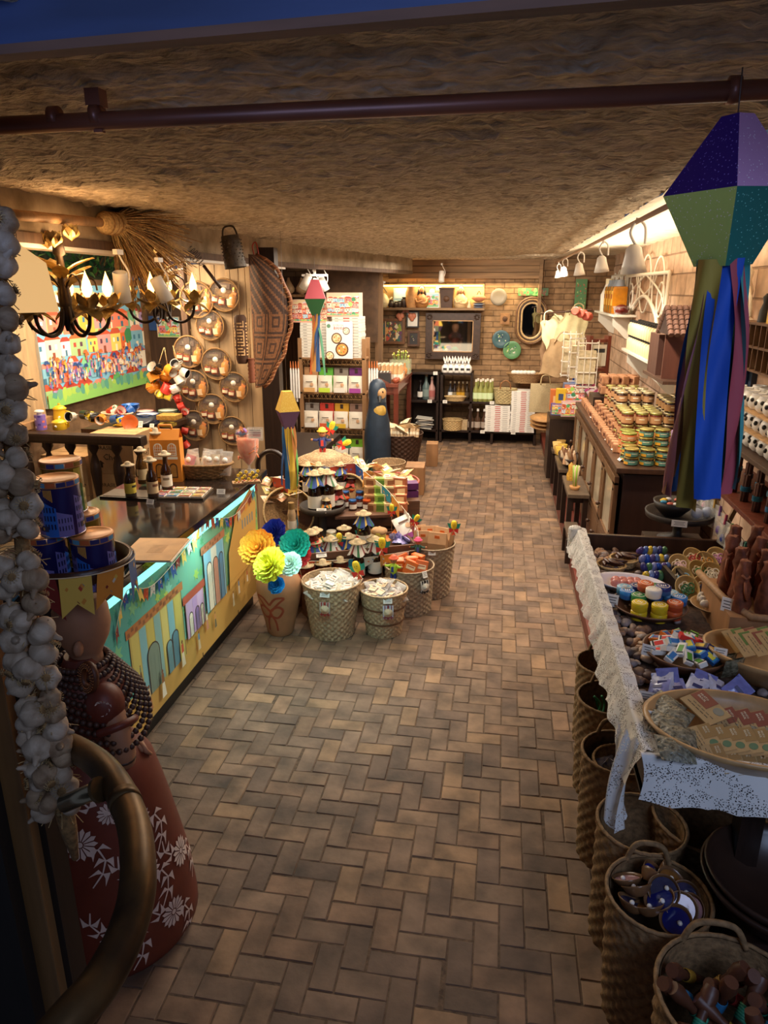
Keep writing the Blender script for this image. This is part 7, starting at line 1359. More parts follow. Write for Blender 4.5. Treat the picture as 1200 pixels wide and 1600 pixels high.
# ---- jars
def rowjars(M_,xs,ys,zs,lab,grp,sc=1,jit=.004):
 for kz,z_ in enumerate(zs):
  for ky,y in enumerate(ys):
   for kx,x in enumerate(xs):M_.put(V(x+rnd.uniform(-jit,jit),y+rnd.uniform(-jit,jit),z_),rnd.uniform(-.25,.25)+0,lab%(['bottom','second','third','top'][kz],ORD[ky],ORD[kx]),sc=sc,group=grp)
def mkjar(nm,body,lid,lab,art=None,h=.075,r=.040):
 t=thing(nm,'','jar');b=B();b.lathe([(r*.92,0),(r,.004),(r,h*.8),(r*.92,h*.88)],mat(body,.12,var=.2,bump=0),n=20);b.build('glass_body',t);b=B();b.lathe([(r+.0006,h*.12),(r+.0006,h*.7)],paint(lab),T(rz=PI-.4),16,False,arc=3.4)
 if art:b.lathe([(r+.0012,h*.15),(r+.0012,h*.5)],paint(art),T(rz=PI+.2),6,False,arc=.9)
 b.lathe([(r+.0012,h*.45),(r+.0012,h*.52)],paint('#f0e4cc'),T(rz=PI+1.2),6,False,arc=.9);b.build('paper_label',t);b=B();b.lathe([(r*.97,h*.88),(r*1.02,h*.9),(r*1.02,h*1.06),(r*.96,h*1.09),(r*.9,h*1.075)],mat(lid,.28,'flat',metal=.75),n=20);b.build('lid',t);return t
GJ=Multi(mkjar('green_label_tin','#3a2a1a','#b8a65a','#4f8070','#d99a2a',.05,.045));BJ=Multi(mkjar('sweet_jar','#6a2f1c','#b5aa6a','#b5845a',None,.08,.042));YJ=Multi(mkjar('flat_lid_jar','#c9602c','#a8b05a','#c98a5a',None,.05,.05));DJ=Multi(mkjar('dark_jar','#33180f','#c9b894','#a87a50',None,.075,.042))
rowjars(GJ,(.86,.96,1.06),(4.72,4.83),(JZ,JZ+.056),'teal labelled flat tin, %s layer, %s row from the near end, %s from the aisle','teal labelled tins at the near end of the cabinet')
rowjars(GJ,(.96,1.06),(4.83,),(JZ+.112,JZ+.168),'teal labelled tin in the taller stack, upper %s layer, %s line, %s from the aisle','teal labelled tins at the near end of the cabinet')
rowjars(YJ,(.88,.99,1.10),(4.96,5.08),(JZ,JZ+.056,JZ+.112),'flat jar behind the teal tins, %s layer, %s row, %s from the aisle','flat gold lidded jars behind the teal tins')
rowjars(BJ,(.90,.995,1.09),(5.22,5.32,5.42,5.52),(JZ,JZ+.09,JZ+.18),'sweet jar in the big pyramid, %s layer, %s row, %s from the aisle','brown labelled sweet jars in the big pyramid')
rowjars(DJ,(1.18,1.27),(5.2,5.3,5.4,5.5),(JZ+.02,JZ+.105,JZ+.19,JZ+.275),'amber jar against the wall, %s layer, %s row, %s from the aisle','amber jars against the wall')
rowjars(DJ,(.93,1.03,1.13),(5.75,5.85,6.0),(JZ,JZ+.085,JZ+.17,JZ+.255),'dark jar behind the pyramid, %s layer, %s row, %s from the aisle','dark jars behind the big pyramid')
rowjars(BJ,(.98,1.08,1.18),(6.3,6.42,6.55,6.7),(JZ,JZ+.09,JZ+.18),'jar on the far cabinet half, %s layer, %s row, %s from the aisle','jars on the far half of the cabinet')
t0=thing('kraft_sachet','','packet');b=B();b.box((0,0,.03),(.05,.07,.06),mat('#b5805a',.7,var=.35,scale=40,bump=.3),bev=.008);b.build('sachet',t0);b=B();b.box((-.0265,0,.03),(.001,.04,.025),paint('#5a2a18'));b.build('paper_label',t0);KS=Multi(t0)
for j in range(2):
 for k in range(24):KS.put(V(.825+.012*j+(.05 if j else 0),5.1+.095*k,JZ+(.0 if not j else .062*(k%2))),rnd.uniform(-.3,.3),'brown paper sachet on the cabinet edge, %s from the %s end, %s line'%(ORD[k]if k<20 else ORD[23-k],'near' if k<20 else 'far',['outer','inner'][j]),group='brown sachets along the cabinet edge')
for k in range(16):
 r_,c_=divmod(k,4);KS.put(V(.95+.085*c_,6.9+.13*(r_%2),JZ+.09*(r_//2)+.16),.2*c_,'tan sachet in the far heap, %s from the aisle, %s line %s'%(ORD[c_],['near','far'][r_%2],['below','above'][r_//2]),sc=1.3,group='tan sachets heaped at the far end')
b=B();b.box((0,0,.07),(.42,.36,.14),DWOOD);tag(b.build('riser_box',None,(1.06,6.97,JZ)),'dark riser box under the tan sachet heap on the cabinet','box')
for k in range(6):card('price_card','white price card lying on the cabinet edge, %s from the near end'%ORD[k],V(.80,4.82+.33*k,JZ+.004),.05,.055,R_(-80),-50,group=None)
t=thing('purple_tin','violet printed tall tin stack right of the teal tins','tin',(1.15,4.78,JZ));b=B();b.lathe([(.045,0),(.045,.22)],mat('#6a5a9a',.4,var=.5,scale=40,col2='#c9a0a8'),n=20);b.build('can',t);b=B()
for k in range(1,3):b.lathe([(.046,.073*k),(.047,.073*k+.004),(.046,.073*k+.008)],GOLDLID,n=20)
b.build('rims',t)
b=B();b.box((0,0,.05),(.13,.09,.10),paint('#c99a3a'));b.box((0,-.0455,.05),(.06,.001,.05),paint('#4a3a8a'));tag(b.build('yellow_carton',None,(1.04,4.71,JZ+.113-.112)),'ochre carton with violet square under the tall teal tin stack','box')
bpy.data.objects.remove(bpy.data.objects['yellow_carton'])
# ---- wall shelves with brackets
SHW=paint('#e2dccb',.5)
def wshelf(label,y0,y1,z_,d=.24):
 t=thing('wall_shelf',label,'shelf',(1.42-d/2,(y0+y1)/2,z_));b=B();b.box((0,0,-.012),(d,y1-y0,.024),SHW,bev=.003);b.build('board',t)
 for y in(-(y1-y0)*.36,(y1-y0)*.36):b=B();b.poly([(d/2,0),(d/2,-.26),(d/2-.06,-.24),(d/2-.14,-.16),(-d/2+.03,-.1),(-d/2+.03,0)],SHW,.02,T(0,y,-.024)@Matrix(((1,0,0,0),(0,0,1,0),(0,1,0,0),(0,0,0,1))));b.build('bracket',t)
 return t
S1=Xp(945,488,1.2);S2a=Xp(992,552,1.2);S2b=Xp(958,538,1.2)
wshelf('upper white wall shelf holding honey jugs',S1.y-.9,S1.y+.9,S1.z);wshelf('lower white wall shelf holding two layers of small bottles',6.0,7.6,S2a.z)
HJG=thing('honey_jug','','jug');b=B();b.box((0,0,.15),(.16,.16,.30),mat('#c07a1c',.08,var=.2,bump=0,alpha=.92),bev=.03);b.build('jug',HJG);b=B();b.box((-.081,0,.17),(.002,.10,.16),paint('#e0b04a'));b.box((-.0825,0,.19),(.002,.07,.05),paint('#8a3a1a'));b.build('paper_label',HJG);b=B();b.lathe([(.06,.3),(.045,.34),(.045,.37)],paint('#8a94a0'),n=20);b.build('cap',HJG);HJM=Multi(HJG)
for k in range(4):HJM.put((1.27,S1.y-.55+.2*k,S1.z),0,'big square amber honey jug, %s from the near end of the upper shelf'%ORD[k],group='honey jugs on the upper shelf')
t=thing('milk_can','white lidded bottle at the far end of the honey jug shelf','bottle',(1.27,S1.y+.35,S1.z));b=B();b.lathe([(.09,0),(.095,.2),(.06,.28),(.04,.34)],paint('#e9e2d4',.3),n=20);b.build('body',t);b=B();b.cyl(.045,.06,paint('#e9d9b0'),T(z=.33));b.build('cap',t)
t0=thing('syrup_bottle','','bottle');b=B();b.lathe([(.026,0),(.028,.003),(.028,.09),(.015,.11),(.015,.12)],paint('#e6d8a8',.3),n=14);b.build('bottle',t0);b=B();b.cyl(.017,.022,BLACK,T(z=.118),12);b.build('cap',t0);SB=Multi(t0)
for l in range(2):
 for k in range(13):
  for j in range(2):SB.put((1.22+.075*j,6.08+.11*k,S2a.z+.141*l),0,'cream bottle with black cap, %s from the near end, %s layer, %s line'%(ORD[k],['lower','upper'][l],['front','back'][j]),group='cream bottles on the lower shelf')
for k in range(5):b=B();b.lathe([(.045,0),(.02,.15),(.012,.22),(0,.27)],mat('#d9b080',.7,var=.2),n=16);b.ball((0,0,.17),.022,paint('#c9704a'),8);tag(b.build('angel_figure',None,(1.19,5.45+.12*k,1.44+.03)),'pale cone shaped clay figure, %s from the near end before the cream bottles'%ORD[k],'figurine','cone shaped figures')
b=B();b.box((0,0,0),(.24,.62,.02),SHW);tag(b.build('glass_ledge',None,(1.28,5.68,1.458)),'short white ledge carrying the cone shaped figures','shelf')
t=thing('red_sweet_bag','open bag of dark red sweets on the upper wall shelf','bag',(1.27,S1.y-.80,S1.z));b=B();b.ball((0,0,.05),(.08,.1,.06),mat('#6a1c14',.3,var=.5,scale=60),14);b.build('sweets',t);b=B();b.lathe([(.07,0),(.09,.07),(.1,.09)],CELLO,n=16,cap=False);b.build('bag',t)
# ---- gothic arch panels leaning on the wall
ARW=paint('#e6dfcf',.6)
def arch_panel(label,y0,y1,z0,z1,x=1.385):
 t=thing('tracery_panel',label,'panel',(x,y0,z0));w_,h_=y1-y0,z1-z0;MX=Matrix(((0,0,1,0),(1,0,0,0),(0,1,0,0),(0,0,0,1)))
 b=B();r=.014
 for pts in([(0,0),(0,h_),(w_,h_),(w_,0)],):b.tube([(x_,y_,0)for x_,y_ in pts],r*1.3,ARW,6,MX)
 b.build('outer_frame',t);b=B();b.tube(spline([(w_*.12,0,0),(w_*.16,h_*.35,0),(w_*.34,h_*.58,0),(w_*.5,h_*.66,0),(w_*.66,h_*.58,0),(w_*.84,h_*.35,0),(w_*.88,0,0)],6),r*1.4,ARW,6,MX);b.build('pointed_arch',t);b=B()
 for cx,cy,R in((.5,.85,.13),(.2,.82,.12),(.8,.82,.12),(.12,.62,.07),(.88,.62,.07)):b.tube([((cx+R*math.cos(2*PI*i/20))*w_,(cy)*h_+R*w_*math.sin(2*PI*i/20),0)for i in range(20)],r*.7,ARW,5,MX,closed=True)
 for s_ in(-1,1):
  b.tube(spline([((.5+.5*s_)*w_,.35*h_,0),((.5+.38*s_)*w_,.7*h_,0),(.5*w_,1.0*h_,0)],6),r*.8,ARW,5,MX);b.tube(spline([(.5*w_,.68*h_,0),((.5+.2*s_)*w_,.85*h_,0),((.5+.25*s_)*w_,h_,0)],6),r*.7,ARW,5,MX)
  for k in range(6):b.ball(((.5+.45*s_)*w_,(.08+.07*k)*h_,0),(.012,.02,.008),ARW,6,MX)
 b.build('tracery',t);return t
arch_panel('larger white gothic tracery panel on the brick wall, nearer one',6.75,8.9,1.62,2.23);arch_panel('white gothic tracery panel on the brick wall, farther one',9.0,10.2,1.6,2.25)
# ---- dark dollhouse cabinet
p=Xp(1030,590,1.17);H0=thing('wooden_dollhouse','dark wooden toy house with tiled roof on the wall above the jars','toy house',(1.22,5.15,1.52))
b=B();b.box((0,.16,.14),(.36,.30,.28),mat('#4a2a1e',.5,'wood',scale=30));b.box((-.0,-.18,.16),(.36,.02,.3),mat('#5a3020',.5,'wood',scale=30));b.box((0,0,0),(.40,.70,.02),WOOD);b.build('walls',H0)
b=B();b.add([(-.2,-.05,.3),(-.2,-.42,.3),(-.2,-.235,.46),(.2,-.05,.3),(.2,-.42,.3),(.2,-.235,.46)],[(0,1,2),(3,5,4)],mat('#3a2218',.6));b.build('gable',H0)
b=B()
for k in range(12):
 for s_ in(-1,1):
  for j in range(6):b.lathe([(.018,0),(.018,.034)],mat('#6a4a3c',.7,var=.3),AX((-.2+.036*k,-.235+s_*(.01+.032*j),.465-.028*j),(0,s_,-.86)),6)
b.build('tiled_roof',H0);b=B();b.ball((-.1,-.02,.03),(.05,.04,.03),mat('#8a6a4a',.9,var=.4,scale=60),10);b.build('nest',H0)
# ---- letter tray shelf with figurines, gourd-like plate
a,c=Xp(1143,497,1.36),Xp(1215,552,1.36)
t=thing('type_tray','dark wall tray divided into many little compartments at the right edge','shelf',(1.36,(a.y+c.y)/2,1.80));LLy=a.y-3.6;t.location.y=(a.y+3.6)/2;b=B();b.box((.05,0,0),(.01,LLy,.24),DWOOD);b.build('back_board',t);b=B()
for z_ in(-.12,0,.12):b.box((0,0,z_),(.10,LLy,.012),CW2)
n_=int(LLy/.085)
for k in range(n_+1):b.box((0,-LLy/2+LLy*k/n_,0),(.10,.008,.24),CW2)
b.build('dividers',t)
for k in range(5):b=B();b.ball((0,0,.014),(.012,.012,.016),paint('#e9dcc8'),8);tag(b.build('shell_trinket',None,(1.34,4.1+.16*k,1.807 if k%2 else 1.687)),'tiny pale shell, %s from the near end in the compartment tray'%ORD[k],'shell','tiny shells in the tray')
b=B();b.lathe([(.06,0),(.03,.02),(.02,.1),(.035,.16),(.015,.22),(.025,.26),(0,.3)],paint('#e2d6c0',.6),n=14);b.tube([(0,0,.2),(.0,-.08,.12),(0,-.12,.02)],.01,paint('#e2d6c0'),6);tag(b.build('dancer_figurine',None,(1.37,4.55,1.925)),'white cracked dancer figurine on top of the compartment tray','figurine')
b=B();b.lathe([(.03,0),(.018,.06),(.022,.09),(0,.12)],paint('#f0ece4'),n=12);b.ball((-.02,0,.09),.014,BLACK,8);tag(b.build('hen_figurine',None,(1.33,4.75,1.925)),'small black and white hen figurine beside the dancer','figurine')
b=B();b.lathe([(.03,0),(.025,.06),(.012,.1),(.018,.13),(0,.15)],paint('#1f1a18'),n=12);tag(b.build('seated_figurine',None,(1.36,4.18,1.925)),'small black seated figurine on the compartment tray','figurine')
b=B();b.box((0,0,.05),(.06,.12,.10),paint('#d9b04a'));tag(b.build('yellow_block',None,(1.36,3.98,1.925)),'yellow wooden block at the right edge on the compartment tray','ornament')
p=Xp(1168,580,1.39);t=thing('saint_niche_plaque','dark blue arched plaque with a robed figure hanging under the tray','plaque',p,-PI/2);b=B();b.poly([(x_,y_)for x_,y_ in archp(0,-.17,.17,.36)],mat('#26303f',.5),.03,Matrix(((1,0,0,0),(0,0,-1,.03),(0,1,0,0),(0,0,0,1))));b.build('back',t);b=B();b.lathe([(.045,-.16),(.04,-.02),(.03,.06),(.012,.09)],paint('#4a6a9a'),T(0,-.03,0),14);b.ball((0,-.045,.10),.02,paint('#a8754a'),10);b.lathe([(.03,-.15),(.028,.03)],paint('#e0c05a'),T(0,-.045,0),12);b.build('figure',t)
# ---- shelves with cow mugs (near right)
def rshelf(label,y0,y1,z_,d=.24,m=None):b=B();b.box((1.42-d/2,(y0+y1)/2,z_-.012),(d,y1-y0,.024),m or WOOD,bev=.004);return tag(b.build('wall_shelf'),label,'shelf')
z1=Xp(1140,685,1.2).z;rshelf('dark wooden shelf full of white cow spotted mugs at the right edge',2.6,4.25,z1,.26)
t0=thing('cow_mug','','mug');b=B();b.lathe([(.03,0),(.046,.015),(.050,.035),(.044,.06),(.034,.075),(.036,.08),(.031,.078),(.03,.06)],paint('#efece6',.2),n=20)
for a_,z_,s_ in((3.4,.045,1),(2.6,.03,.8),(4.2,.05,.9),(5.4,.04,1),(1.2,.045,1)):b.ball((.046*math.cos(a_),.046*math.sin(a_),z_),(.011*s_,.011*s_,.012*s_),BLACK,8)
b.build('cup',t0);b=B();b.tube(spline([(0,.045,.06),(0,.07,.055),(0,.065,.03),(0,.045,.02)],4),.005,BLACK,6);b.build('handle',t0);CM=Multi(t0)
for l in range(3):
 if l:b=B();b.box((0,0,0),(.22,.95,.008),mat('#c9a070',.6));tag(b.build('thin_board',None,(1.30,3.62,z1+.092*l-.003)),'thin tan board under the %s layer of cow mugs'%ORD[l],'board')
 for k in range(9):
  for j in range(2):CM.put((1.25+.10*j,3.2+.105*k,z1+.092*l+.001),rnd.uniform(-.5,.5),'white cow spotted mug, %s layer, %s from the near end, %s line'%(['bottom','middle','top'][l],ORD[k],['front','back'][j]),group='cow spotted mugs')
z2=Xp(1140,772,1.15).z;rshelf('lower reddish shelf with bundles of brown sticks at the right edge',2.3,4.2,z2,.3,RWOOD)
t0=thing('incense_bundle','','bundle');b=B()
for k in range(7):a_=k*.9;b.tube([(.012*math.cos(a_),.012*math.sin(a_),0),(.013*math.cos(a_+.2),.013*math.sin(a_+.2),.13)],.007,mat('#5a3322',.8,var=.3),6)
b.build('sticks',t0);b2=[]
M_=Multi(t0)
for k in range(14):
 o=M_.put((1.18+.09*(k%2),3.0+.085*k,z2+.001),k,'bundle of brown sticks, %s from the near end on the reddish shelf'%ORD[k],group='bundles of brown sticks');c_=B();c_.lathe([(.022,.05),(.023,.06),(.022,.075)],paint(['#4a9ac0','#c98a2a','#2a3a8a','#c23a2a','#5a9a5a','#d9d2c4'][k%6]),n=12,cap=False);c_.build('binding_thread',o)
card('price_card','white price card on the cow mug shelf edge',(1.15,4.0,z1-.03),.05,.05,R_(-80),0);card('price_card','white price card on the reddish stick shelf edge',(1.11,3.75,z2-.03),.05,.05,R_(-80),0)
# clothes line with pegged bags
ln=[(1.16,4.2,z2-.05),(1.12,3.4,z2-.10),(1.08,2.6,z2-.12)];b=B();b.tube(ln,.002,paint('#5a5040'),5);tag(b.build('clothes_line'),'thin line strung below the reddish shelf with pegged sachets','line')
for k in range(11):
 y=4.1-.12*k;zz=z2-.055-.045*(4.2-y)/.8 if y>3.4 else z2-.10-.02*(3.4-y)/.8
 t=thing('pegged_sachet','clear sachet held by a coloured peg on the line, %s from the far end'%ORD[k],'packet',(1.14-.05*(4.1-y),y,zz-.005),rot=(0,R_(rnd.uniform(-6,6)),R_(-75)),group='pegged sachets');b=B();packet(b,.08,.13,.015,CELLO,T(z=-.13)@T(rx=PI/2));b.build('bag',t);b=B();b.ball((0,0,-.095),(.022,.008,.024),paint(['#2a3a8a','#c98aa8','#3a7a4a','#e9e2d8','#7a5aa8','#2a3a8a'][k%6]),8);b.build('contents',t);b=B();b.box((0,0,.005),(.010,.014,.05),paint(['#5a8a4a','#d9c23a','#3a7a6a','#c9a04a','#8a5a9a','#a83a5a'][k%6]),taper=.7);b.build('clothes_peg',t)
# ---- right wall gooseneck spot lamps with conduit
b=B();c0,c1=Xp(1062,352,.92),Xp(882,411,.92);b.tube([(.60,2.2,2.40),(.60,9.6,2.40)],.012,paint('#c9a890'),8);tag(b.build('lighting_conduit'),'pinkish conduit pipe running above the right hand spotlights','pipe')
for px,py,y_,s_,lb in((990,404,.60,1.3,'white bell shaped spotlight, nearest on the right conduit'),(940,412,.60,1.0,'white bell shaped spotlight, second from the camera on the right conduit'),(905,420,.60,1.0,'white bell shaped spotlight, third on the right conduit'),(881,424,.60,1.0,'white bell shaped spotlight, fourth on the right conduit'),(872,428,.60,.85,'white bell shaped spotlight, farthest on the right conduit')):
 p=Xp(px,py,y_);t=thing('gooseneck_spotlight',lb,'spotlight',p,s=s_,group='bell shaped spotlights');M=AX((0,0,0),(.1,.1,-1))
 b=B();b.lathe([(.012,-.05),(.028,-.035),(.032,-.01),(.040,.02),(.048,.05),(.045,.05),(.03,.0),(0,-.01)],WMETAL,M,28,False);b.build('shade',t);b=B();b.ball((0,0,-.02),.025,mat('#fff0d0',.3,'flat',emit=6),12);b.build('bulb',t)
 b=B();b.tube(spline([(0,0,.05),(-.02,0,.09),(.0,0,.13),(.03,0,.11),(.035,0,.05)],5),.005,WMETAL,8);b.tube([(0,0,.12),(.0,0,max(.14,(2.40-p.z)/s_))],.006,WMETAL,8);b.build('arm',t)
# ---- far right: hanging bags, rack, boxes, stools
for k,(px,py,y_,w_,h_,c,lb)in enumerate(((868,520,8.9,.34,.36,'#d9d2a4','pale green cotton bag hanging highest at the right of the mirror'),(893,518,8.7,.36,.42,'#c9bd90','pale cotton bag hanging beside the highest one'),(876,560,8.6,.42,.40,'#a88a64','brown jute bag hanging below the pale bags'),(858,548,9.0,.22,.44,'#8a6a4c','dark brown bag hanging closest to the pill mirror'))):
 p=Yp(px,py,y_);t=thing('cotton_bag',lb,'bag',p,rot=(0,R_((-25,12,4,-6)[k]),.1),group='cloth bags hanging at the back right');b=B()
 for sd in(1,-1):b.grid(lambda u,v:((u-.5)*w_*(.75+.35*(1-v))+.012*math.sin(v*9),sd*(.05*math.sin(PI*u)+.012*math.sin(u*17+v*5))*(1-.6*v),-h_/2+v*h_+.015*math.sin(u*11)),22,18,mat(c,.85,var=.15,scale=20,bump=.4))
 b.build('cloth',t);b=B();b.tube(spline([(-w_*.25,-.03,h_*.42),(-.04,-.03,h_*.72),(.04,-.03,h_*.72),(w_*.25,-.03,h_*.42)],6),.008,paint(c),6);b.build('strap',t)
b=B();b.tube([Yp(845,490,8.9),Yp(925,484,8.5)],.012,WOOD,8);tag(b.build('hanging_rail'),'wooden rail carrying the cloth bags at the back right','rail')
p=Yp(851,622,9.1);t=thing('jute_tote','flat pale jute tote bag hanging over the white book pile','bag',p,.05);b=B();b.grid(lambda u,v:((u-.5)*.36,.008*math.sin(u*9+v*4),(v-.5)*.36),16,16,mat('#c9b48a',.9,var=.2,scale=120,bump=.5));b.grid(lambda u,v:((u-.5)*.36,.03+.008*math.sin(u*9+v*4),(v-.5)*.36),8,8,mat('#b59c70',.9,var=.2,scale=120));b.build('cloth',t);b=B()
for s_ in(0,.03):b.tube(spline([(-.06,s_,.17),(-.04,s_,.27),(.04,s_,.27),(.06,s_,.17)],5),.007,paint('#b59c70'),6)
b.build('handles',t)
for k in range(3):
 p=Yp(893+12*k,550+8*k,8.3-.25*k);t=thing('wire_rack','cream wire pocket rack, %s from the back right corner'%ORD[k],'rack',p);b=B()
 for z_ in(-.25,-.1,.05,.2):b.box((0,-.06,z_),(.2,.008,.012),ARW);b.box((-.1,0,z_),(.008,.12,.012),ARW);b.box((.1,0,z_),(.008,.12,.012),ARW)
 for x in(-.1,-.03,.03,.1):b.box((x,-.06,-.02),(.006,.008,.5),ARW)
 b.build('wires',t);b=B();b.box((0,0,-.05),(.17,.08,.34),mat('#cdbb96',.8,var=.3,scale=30));b.build('leaflets',t)
p=Yp(932,555,7.9);t=thing('postcard_rack','brown wooden rack of framed cards at the far end of the cabinet','rack',p,.3);b=B();b.box((-.09,0,-.05),(.035,.1,.5),RWOOD);b.box((.11,0,-.05),(.035,.1,.5),RWOOD);b.box((.01,0,.15),(.2,.08,.03),RWOOD);b.box((.01,0,-.15),(.2,.08,.03),RWOOD);b.build('frame',t);b=B();b.box((.01,-.03,0),(.16,.02,.22),paint('#cfc8b4'));b.box((.01,-.042,.05),(.12,.002,.04),paint('#3a3a3a'));b.build('cards',t)
for k in range(3):b=B();b.lathe([(.03,0),(.045,.02),(.045,.12),(.035,.12)],paint('#b5503c',.5),AX((0,0,0),(-.5,-.9,.1)),18);b.lathe([(.036,.121),(.0,.10)],paint('#5a1c14'),AX((0,0,0),(-.5,-.9,.1)),18,False);tag(b.build('red_cup',None,Yp(906+8*k,487+4*k,8.2)),'red ceramic cup facing the aisle, %s of three in front of the honey shelf'%ORD[k],'cup','red cups')
p=Yp(898,606,8.1);b=B();b.lathe([(.06,0),(.05,.04),(.04,.1),(.045,.14),(.02,.22),(.03,.26),(.01,.33)],paint('#2450b0',.6),n=14,fn=lambda i,j,t:.01*math.sin(i*2));tag(b.build('blue_figurine',None,V(p.x,p.y,p.z-.12)),'bright blue carved figurine standing on the printed boxes','figurine')
p=Yp(918,600,7.9);t=thing('pink_towel','pink and white striped folded towel leaning at the cabinet end','towel',p,rot=(0,R_(-35),0));b=B();b.box((0,0,0),(.12,.16,.26),paint('#f0dce2'),bev=.02);b.build('towel',t);b=B()
for k in range(4):b.box((0,0,-.1+.065*k),(.124,.164,.025),paint('#d05a94'),bev=.004)
b.build('stripes',t)
def box_(lb,px,py,y_,sz,c,c2,town_=None,nm='printed_box'):
 p=Yp(px,py,y_);t=thing(nm,lb,'box',p,group='printed boxes beside the cabinet');b=B();b.box((0,0,sz[2]/2),sz,paint(c),bev=.003)
 if town_:town(b,Matrix(((1,0,0,-sz[0]/2+.005),(0,0,-1,-sz[1]/2-.0005),(0,1,0,.005),(0,0,0,1))),sz[0]-.01,sz[2]-.01,town_,rows=3,trees=1,sky=c2,grass=c)
 else:b.box((0,-sz[1]/2-.001,sz[2]*.5),(sz[0]*.5,.001,sz[2]*.4),paint(c2))
 b.build('carton',t);return t
box_('orange printed box at the left under the jute tote',867,640,7.9,(.12,.1,.22),'#c9703a','#e9c08a');box_('yellow packet with blue stamp beside the orange box',875,632,7.8,(.10,.08,.17),'#d9b02c','#3a4a6a');box_('blue and red patterned box under the blue figurine',895,628,7.9,(.22,.16,.20),'#5a6a8a','#c9836a',81);box_('small violet patterned box low on the left',870,648,7.75,(.13,.1,.12),'#5a4a8a','#c9a0a8',82);box_('pink and white patterned box, lowest right',892,650,7.75,(.22,.14,.16),'#c9a0a0','#e9d0c8',83)
b=B();p=Yp(880,650,7.9);b.box((0,0,p.z/2-.05),(.36,.5,p.z-.12),DWOOD);tag(b.build('low_cabinet',None,(p.x+.03,7.98,.1)),'dark low cabinet under the printed boxes at the cabinet end','cabinet')
for k in range(3):b=B();b.lathe([(.03,0),(.17,.012),(.18,.02),(.03,.012)],mat('#b5834a',.6,var=.3),n=24);tag(b.build('wooden_plate',None,Yp(852,655+6*k,8.4),(R_(8),0,0)),'round wooden plate, %s of three jutting over the aisle at the back right'%ORD[k],'plate','wooden plates at the back right')
# stools with small goods in front of the cabinet
def stool(lb,x,y,z_,sx,sy,c=DWOOD):
 t=thing('wooden_stool',lb,'stool',(x,y,.1));h_=z_-.1;b=B();b.box((0,0,h_-.015),(sx,sy,.03),mat('#5a4a3c',.35,'wood',scale=20,var=.3),bev=.004);b.build('seat',t);b=B();b.box((0,0,h_-.06),(sx*.8,sy*.8,.05),c);b.build('apron',t)
 for i in(-1,1):
  for j in(-1,1):b=B();b.box((i*sx*.36,j*sy*.42,h_/2-.02),(.04,.04,h_-.04),c);b.build('leg',t)
 return t
stool('dark narrow bench nearest in front of the sideboard doors',.66,5.95,.52,.17,.62);stool('dark stool behind the narrow bench, beside the far doors',.65,6.85,.50,.16,.6);stool('small dark stool farthest along the red plinth',.65,7.75,.46,.16,.45);stool('very low dark stool tucked beside the narrow bench',.60,5.35,.33,.10,.34)
p=V(.66,6.75,.50);t=thing('boat_bowl','dark wooden boat shaped bowl of shells in front of the cabinet','bowl',p);b=B();b.lathe([(.04,0),(.09,.05),(.11,.10),(.10,.10),(.05,.02)],DWOOD,T(s=(.85,2.2,1)),28);b.build('bowl',t)
for k in range(16):b=B();b.lathe([(.016,0),(.02,.04),(.006,.11)],mat(['#b58a64','#d9c0a0','#7a5236'][k%3],.6,var=.3),n=10);tag(b.build('wooden_spinner',None,V(.61+.03*(k%4),6.55+.11*(k//4),.55),(R_(rnd.uniform(-15,15)),R_(rnd.uniform(-15,15)),0)),'upright little wooden spinner, %s from the aisle in %s line of the boat bowl'%(ORD[k%4],ORD[k//4]),'toy','wooden spinners')
for k in range(8):t=thing('palm_basket','yellowish palm trinket basket, %s along the benches'%ORD[k],'basket',(.62+.05*(k%2),7.15+.11*k,.505 if k<1 else .465));b=B();b.lathe([(.035,0),(.05,.08),(.045,.08)],mat(['#c9a23a','#d9b46a','#a8803c'][k%3],.8,var=.4,scale=60),n=16);b.build('weave',t)
t=thing('plant_pot','green leafed bundle in a round clay saucer on the narrow bench','plant',(.64,5.8,.52));b=B();b.lathe([(.03,0),(.045,.03),(.04,.03)],mat('#b5804a',.6),n=16);b.build('saucer',t);b=B()
for k in range(9):a_=k*.7;b.tube([(.01*math.cos(a_),.01*math.sin(a_),.02),(.025*math.cos(a_),.025*math.sin(a_),.2)],.007,paint('#8aae3a' if k%2 else '#c9b48a'),6)
b.build('stalks',t)
t=thing('beaded_doll','tiny golden beaded figure beside the green bundle','figurine',(.63,6.1,.52));b=B();b.lathe([(.03,0),(.035,.05),(.02,.09),(.025,.13),(0,.16)],mat('#c9963a',.5,var=.4,scale=60),n=14);b.build('body',t)
# ---- two tier stand with dark bowls
t=thing('bowl_stand','dark round footed tray behind the lace table','stand',(.97,3.80,0));zB=.94;b=B();b.lathe([(.10,.8),(.10,.82),(.025,.84),(.022,zB-.03),(.10,zB-.02),(.17,zB+.0),(.175,zB+.03),(.165,zB+.03),(.15,zB+.005),(0,zB)],mat('#2a211c',.6,var=.2),n=32);b.build('tray',t);b=B();b.box((0,0,.45),(.3,.3,.7),DWOOD);b.build('pedestal',t)
t=thing('dark_bowl','black bowl of colourful trinkets in the round footed tray','bowl',(.93,3.80,zB+.01));b=B();b.lathe([(.05,0),(.09,.04),(.10,.08),(.09,.075),(0,.05)],paint('#1c1614',.5),n=24);b.build('bowl',t);b=B()
for k in range(10):b.ball((.05*math.cos(k*2.4),.05*math.sin(k*2.4),.07),(.018,.012,.01),paint(['#4aa8d0','#e9c23a','#f0ece4','#e0705a'][k%4]),7)
b.build('trinkets',t)
